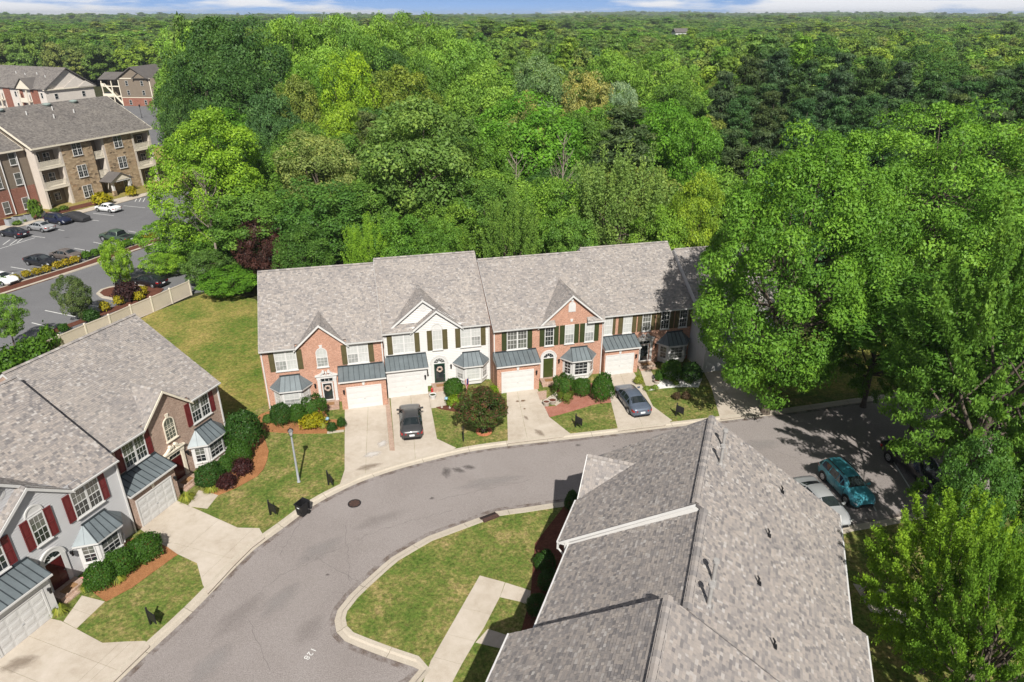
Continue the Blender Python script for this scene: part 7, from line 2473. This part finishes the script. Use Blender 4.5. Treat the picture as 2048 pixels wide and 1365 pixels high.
# left row beds
shrub((-22.83,32.70), 33, 1.6, GRN, 'round clipped shrub nearest the driveway, first of three by the grey sided house')
shrub((-23.66,31.54), 32, 1.55, GRN, 'round clipped shrub in the middle of three by the grey sided house')
shrub((-24.34,30.39), 30, 1.5, GRN, 'round clipped shrub nearest the maroon door of the grey sided house')
shrub((-20.82,44.52), 35, 3.4, GDK, 'tall dark green shrub at the end of the tan brick house')
shrub((-20.58,42.70), 25, 1.7, GRN, 'rounded green shrub under the bay of the tan brick house')
shrub((-21.09,41.43), 20, 1.4, GRN, 'small green shrub between two larger ones by the tan brick bay')
shrub((-21.76,40.03), 28, 1.7, GDK, 'round green shrub beside the steps of the tan brick house')
shrub((-19.89,41.35), 20, 1.2, PUR, 'dark purple shrub, upper of two in the pine straw bed', LOOSE)
shrub((-20.54,39.74), 21, 1.0, PUR, 'dark purple shrub, lower of two in the pine straw bed', LOOSE)
for i, p in enumerate(((-25.01,30.05), (-23.57,30.64), (-23.57,31.33), (-22.80,32.38), (-23.20,31.87))):
    shrub(p, 16, .55, LIM2, 'yellow green grassy tuft in front of the three round shrubs', TUFT, 'grass_tuft', 'grassy tufts before the grey sided house', 'grass tuft')
for p, lab in (((-25.62,28.30), 'grassy tuft beside the lower driveway and the steps of the grey sided house'), ((-22.72,38.29), 'grassy tuft between driveway and walk of the tan brick house'), ((-21.40,39.29), 'low grassy edging below the steps of the tan brick house')):
    shrub(p, 17, .5, LIM2, lab, TUFT, 'grass_tuft', None, 'grass tuft')
shrub((-19.66,41.77), 7, .4, LIM2, 'small yellow plant by the upper purple shrub', TUFT, 'grass_tuft', None, 'grass tuft')
# middle row beds
shrub((-19.03,48.15), 22, 1.9, GDK, 'round dark shrub at the left corner of the middle row')
shrub((-17.75,48.39), 17, 1.7, GRN, 'narrow green shrub, middle of three under the first bay')
shrub((-16.55,49.09), 21, 1.8, GRN, 'boxy green shrub left of the first front steps', BOXY)
shrub((-16.38,47.78), 25, 1.05, YEL, 'bright yellow shrub in the pine straw bed', LOOSE)
shrub((-20.25,48.25), 10, .8, (.08, .16, .03), 'small leafy plant at the left end of the pine straw bed', LOOSE)
shrub((-15.49,47.42), 9, .6, LIM2, 'small lime tuft right of the bright yellow shrub', TUFT, 'grass_tuft', None, 'grass tuft')
shrub((-14.65,47.04), 10, .8, GDK, 'small dark rose bush, left of two by the first driveway', LOOSE)
shrub((-14.01,47.64), 9, .9, GDK, 'small dark rose bush, right of two by the first driveway', LOOSE)
shrub((-5.18,52.65), 19, 1.8, GRN, 'round green shrub right of the steps of the white house')
shrub((-4.98,50.99), 15, 1.0, LIM, 'lime green shrub below the round one at the white house', LOOSE)
shrub((-1.71,51.85), 14, 1.5, LIM, 'lime green shrub behind the crape myrtle', LOOSE)
shrub((4.56,52.74), 18, 1.85, GRN, 'squared green shrub beside the arched door', BOXY)
shrub((4.69,51.85), 13, .85, (.11, .16, .02), 'low clipped yellow green shrub in front of the squared one', BOXY)
shrub((6.21,52.83), 18, 1.75, GRN, 'round green shrub in the middle of three on the red gravel')
shrub((7.92,52.03), 23, 2.5, GRN, 'largest green shrub of three on the red gravel, by the slate car', BALL)
shrub((14.77,55.73), 21, 2.0, (.06, .15, .014), 'round bright shrub in the white gravel bed')
shrub((16.50,55.44), 21, 1.9, GDK, 'round shrub in shade at the end of the white gravel bed')
shrub((13.58,55.41), 9, 1.1, GRN, 'small green shrub beside the right hand steps', LOOSE)
shrub((11.61,54.92), 9, .8, LIM2, 'yellow green plant left of the right hand steps', LOOSE)
for p in ((14.26,55.85), (14.89,55.27), (15.90,55.65), (12.96,53.87), (12.16,53.69), (15.04,54.71), (16.32,55.08)):
    shrub(p, 8, .45, (.16, .24, .04), 'small leafy plant scattered in the white gravel', TUFT, 'grass_tuft', 'plants in the white gravel', 'grass tuft')
shrub((14.48,52.10), 8, .7, (.10, .07, .04), 'small brownish shrub on the dry lawn, left of two', LOOSE)
shrub((15.31,52.10), 8, .75, (.10, .07, .04), 'small brownish shrub on the dry lawn, right of two', LOOSE)
# crape myrtle
def crape():
    x, y = (-2.28,46.91)
    t = thing('crape_myrtle', (x, y, .08), 0, 'bushy crape myrtle with reddish tips in a ring of red blocks', 'small tree')
    cm, cen = crown_mesh('crown', 201, 2.0, .7, 4.1, 120, 150, .065, 'spread', 'leaf', .40)
    c = link('crown', cm, t); c.color = (.06, .105, .022, 1)
    cm, _ = crown_mesh('reddish_tips', 201, 2.1, .8, 4.25, 120, 60, .06, 'spread', 'leaf', .36)
    c = link('reddish_tips', cm, t); c.color = (.115, .055, .03, 1)
    rng = random.Random(4); m = MB()
    for i in range(9):
        q = Vector(cen[rng.randrange(len(cen))])
        m.tube((rng.uniform(-.15, .15), rng.uniform(-.15, .15), 0), q * .6, .05, .04, 6, cap=False); m.tube(q * .6, q, .04, .012, 5, cap=False)
    m.build('trunk', 'bark', t)
crape()
# shrubs under the near roofs
for i, p in enumerate(((2.02,31.70), (1.45,28.23), (2.19,30.09))):
    shrub(p, 22, 1.3, GDK, 'dark shrub in the shade under the near eave', BALL, 'shrub', 'shrubs under the near eave')
shrub((4.12,37.12), 16, 1.6, GDK, 'shrub at the far corner of the near row beside the road')
shrub((20.68,29.33), 14, 1.2, (.13, .08, .03), 'brownish grass by the path right of the near roofs', TUFT, 'grass_tuft', None, 'grass tuft')

# car park planting
GYS, GGS = 'golden shrubs of the car park', 'green shrubs of the car park'
for p in ((-63.21,81.73), (-62.69,83.20), (-61.92,84.14), (-61.26,85.09), (-60.82,86.67), (-60.27,87.67), (-59.77,88.91), (-54.91,98.97), (-54.38,100.24)):
    shrub(p, 9.5, .95, GOLD, 'golden yellow shrub in the strip between car park and road', FARB, 'shrub', GYS)
for p in ((-44.62,76.93), (-45.84,73.78), (-46.52,71.99), (-44.18,75.17)):
    shrub(p, 10, 1.2, (.31, .28, .016), 'golden yellow shrub at the foot of the tan fence', FARB, 'shrub', GYS + ' by the fence')
for p in ((-63.90,80.66), (-59.08,90.60), (-58.49,91.69), (-57.83,92.80), (-56.52,95.09), (-56.10,96.28), (-55.55,97.97)):
    shrub(p, 9.5, 1.1, (.07, .16, .015), 'green shrub in the strip between car park and road', FARB, 'shrub', GGS)
shrub((-73.04,120.41), 20, 2.2, (.31, .29, .012), 'big golden shrub left of the apartment porch', FARB)
shrub((-70.86,126.49), 10, 2.0, (.29, .27, .012), 'golden shrub right of the apartment porch', FARB)
shrub((-78.74,110.94), 12, 3.4, (.09, .17, .02), 'upright green shrub before the brick wing', FARB)
for p in ((-78.54,115.33), (-77.98,116.99), (-80.08,109.08), (-79.75,107.32)):
    shrub(p, 9, .7, (.10, .18, .02), 'low green plant in the mulch along the apartments', FARB, 'shrub', 'low plants along the apartments')
shrub((-45.65,75.42), 25, 2.2, (.045, .022, .022), 'dark purple shrub on the planted island behind the fence', LOOSE)
shrub((-46.30,68.90), 15, 1.5, GDK, 'dark green bush beneath the small open tree', LOOSE)
shrub((-47.89,66.33), 10, 1.0, GRN, 'small round green shrub by the fence above the left roof', FARB)
tree('shrubtree', *(-48.82,80.13), radius(29, *(-48.82,80.13), 3), 6.2, (.10, .18, .018), 'young green tree on the planted island', 'tree', 'young_tree')
tree('shrubtree', *(-47.95,69.58), radius(32, *(-47.95,69.58), 3), 5.4, (.055, .075, .028), 'thin dark leaved young tree by the fence', 'tree', 'young_tree')
tree('broad1', *(-49.91,61.59), radius(36, *(-49.91,61.59), 3), 6.4, (.07, .14, .022), 'green tree at the left edge above the roof ridge', 'tree', 'young_tree')
for p, hw, lab in (((-46.88,56.45), 34, 'green bush mass left of the roof ridge at the picture edge'), ((-46.05,58.83), 34, 'green bush behind the left roof ridge, middle one'), ((-46.09,61.26), 20, 'green bush behind the left roof ridge next to the fence')):
    shrub(p, hw, 2.8, (.07, .16, .016), lab, LOOSE)
shrub((-168.84,311.15), 10, 1.5, (.10, .015, .015), 'dark red shrub far off by the brown apartments', FARB)

# ------------------------------------------------------------------ the air
def haze():
    m = MB(); m.box(-6600, -850, -7.0, 6600, 7650, 60.0)
    mat = bpy.data.materials.new('haze')
    mat.use_nodes = True
    t = mat.node_tree
    t.nodes.clear()
    o = t.nodes.new('ShaderNodeOutputMaterial')
    v = t.nodes.new('ShaderNodeVolumePrincipled')
    v.inputs['Color'].default_value = (.80, .88, 1.0, 1)
    v.inputs['Density'].default_value = 0.00013
    v.inputs['Anisotropy'].default_value = 0.2
    t.links.new(v.outputs[0], o.inputs['Volume'])
    M['haze'] = mat
    tag(m.build('haze', 'haze'), kind='stuff')
haze()
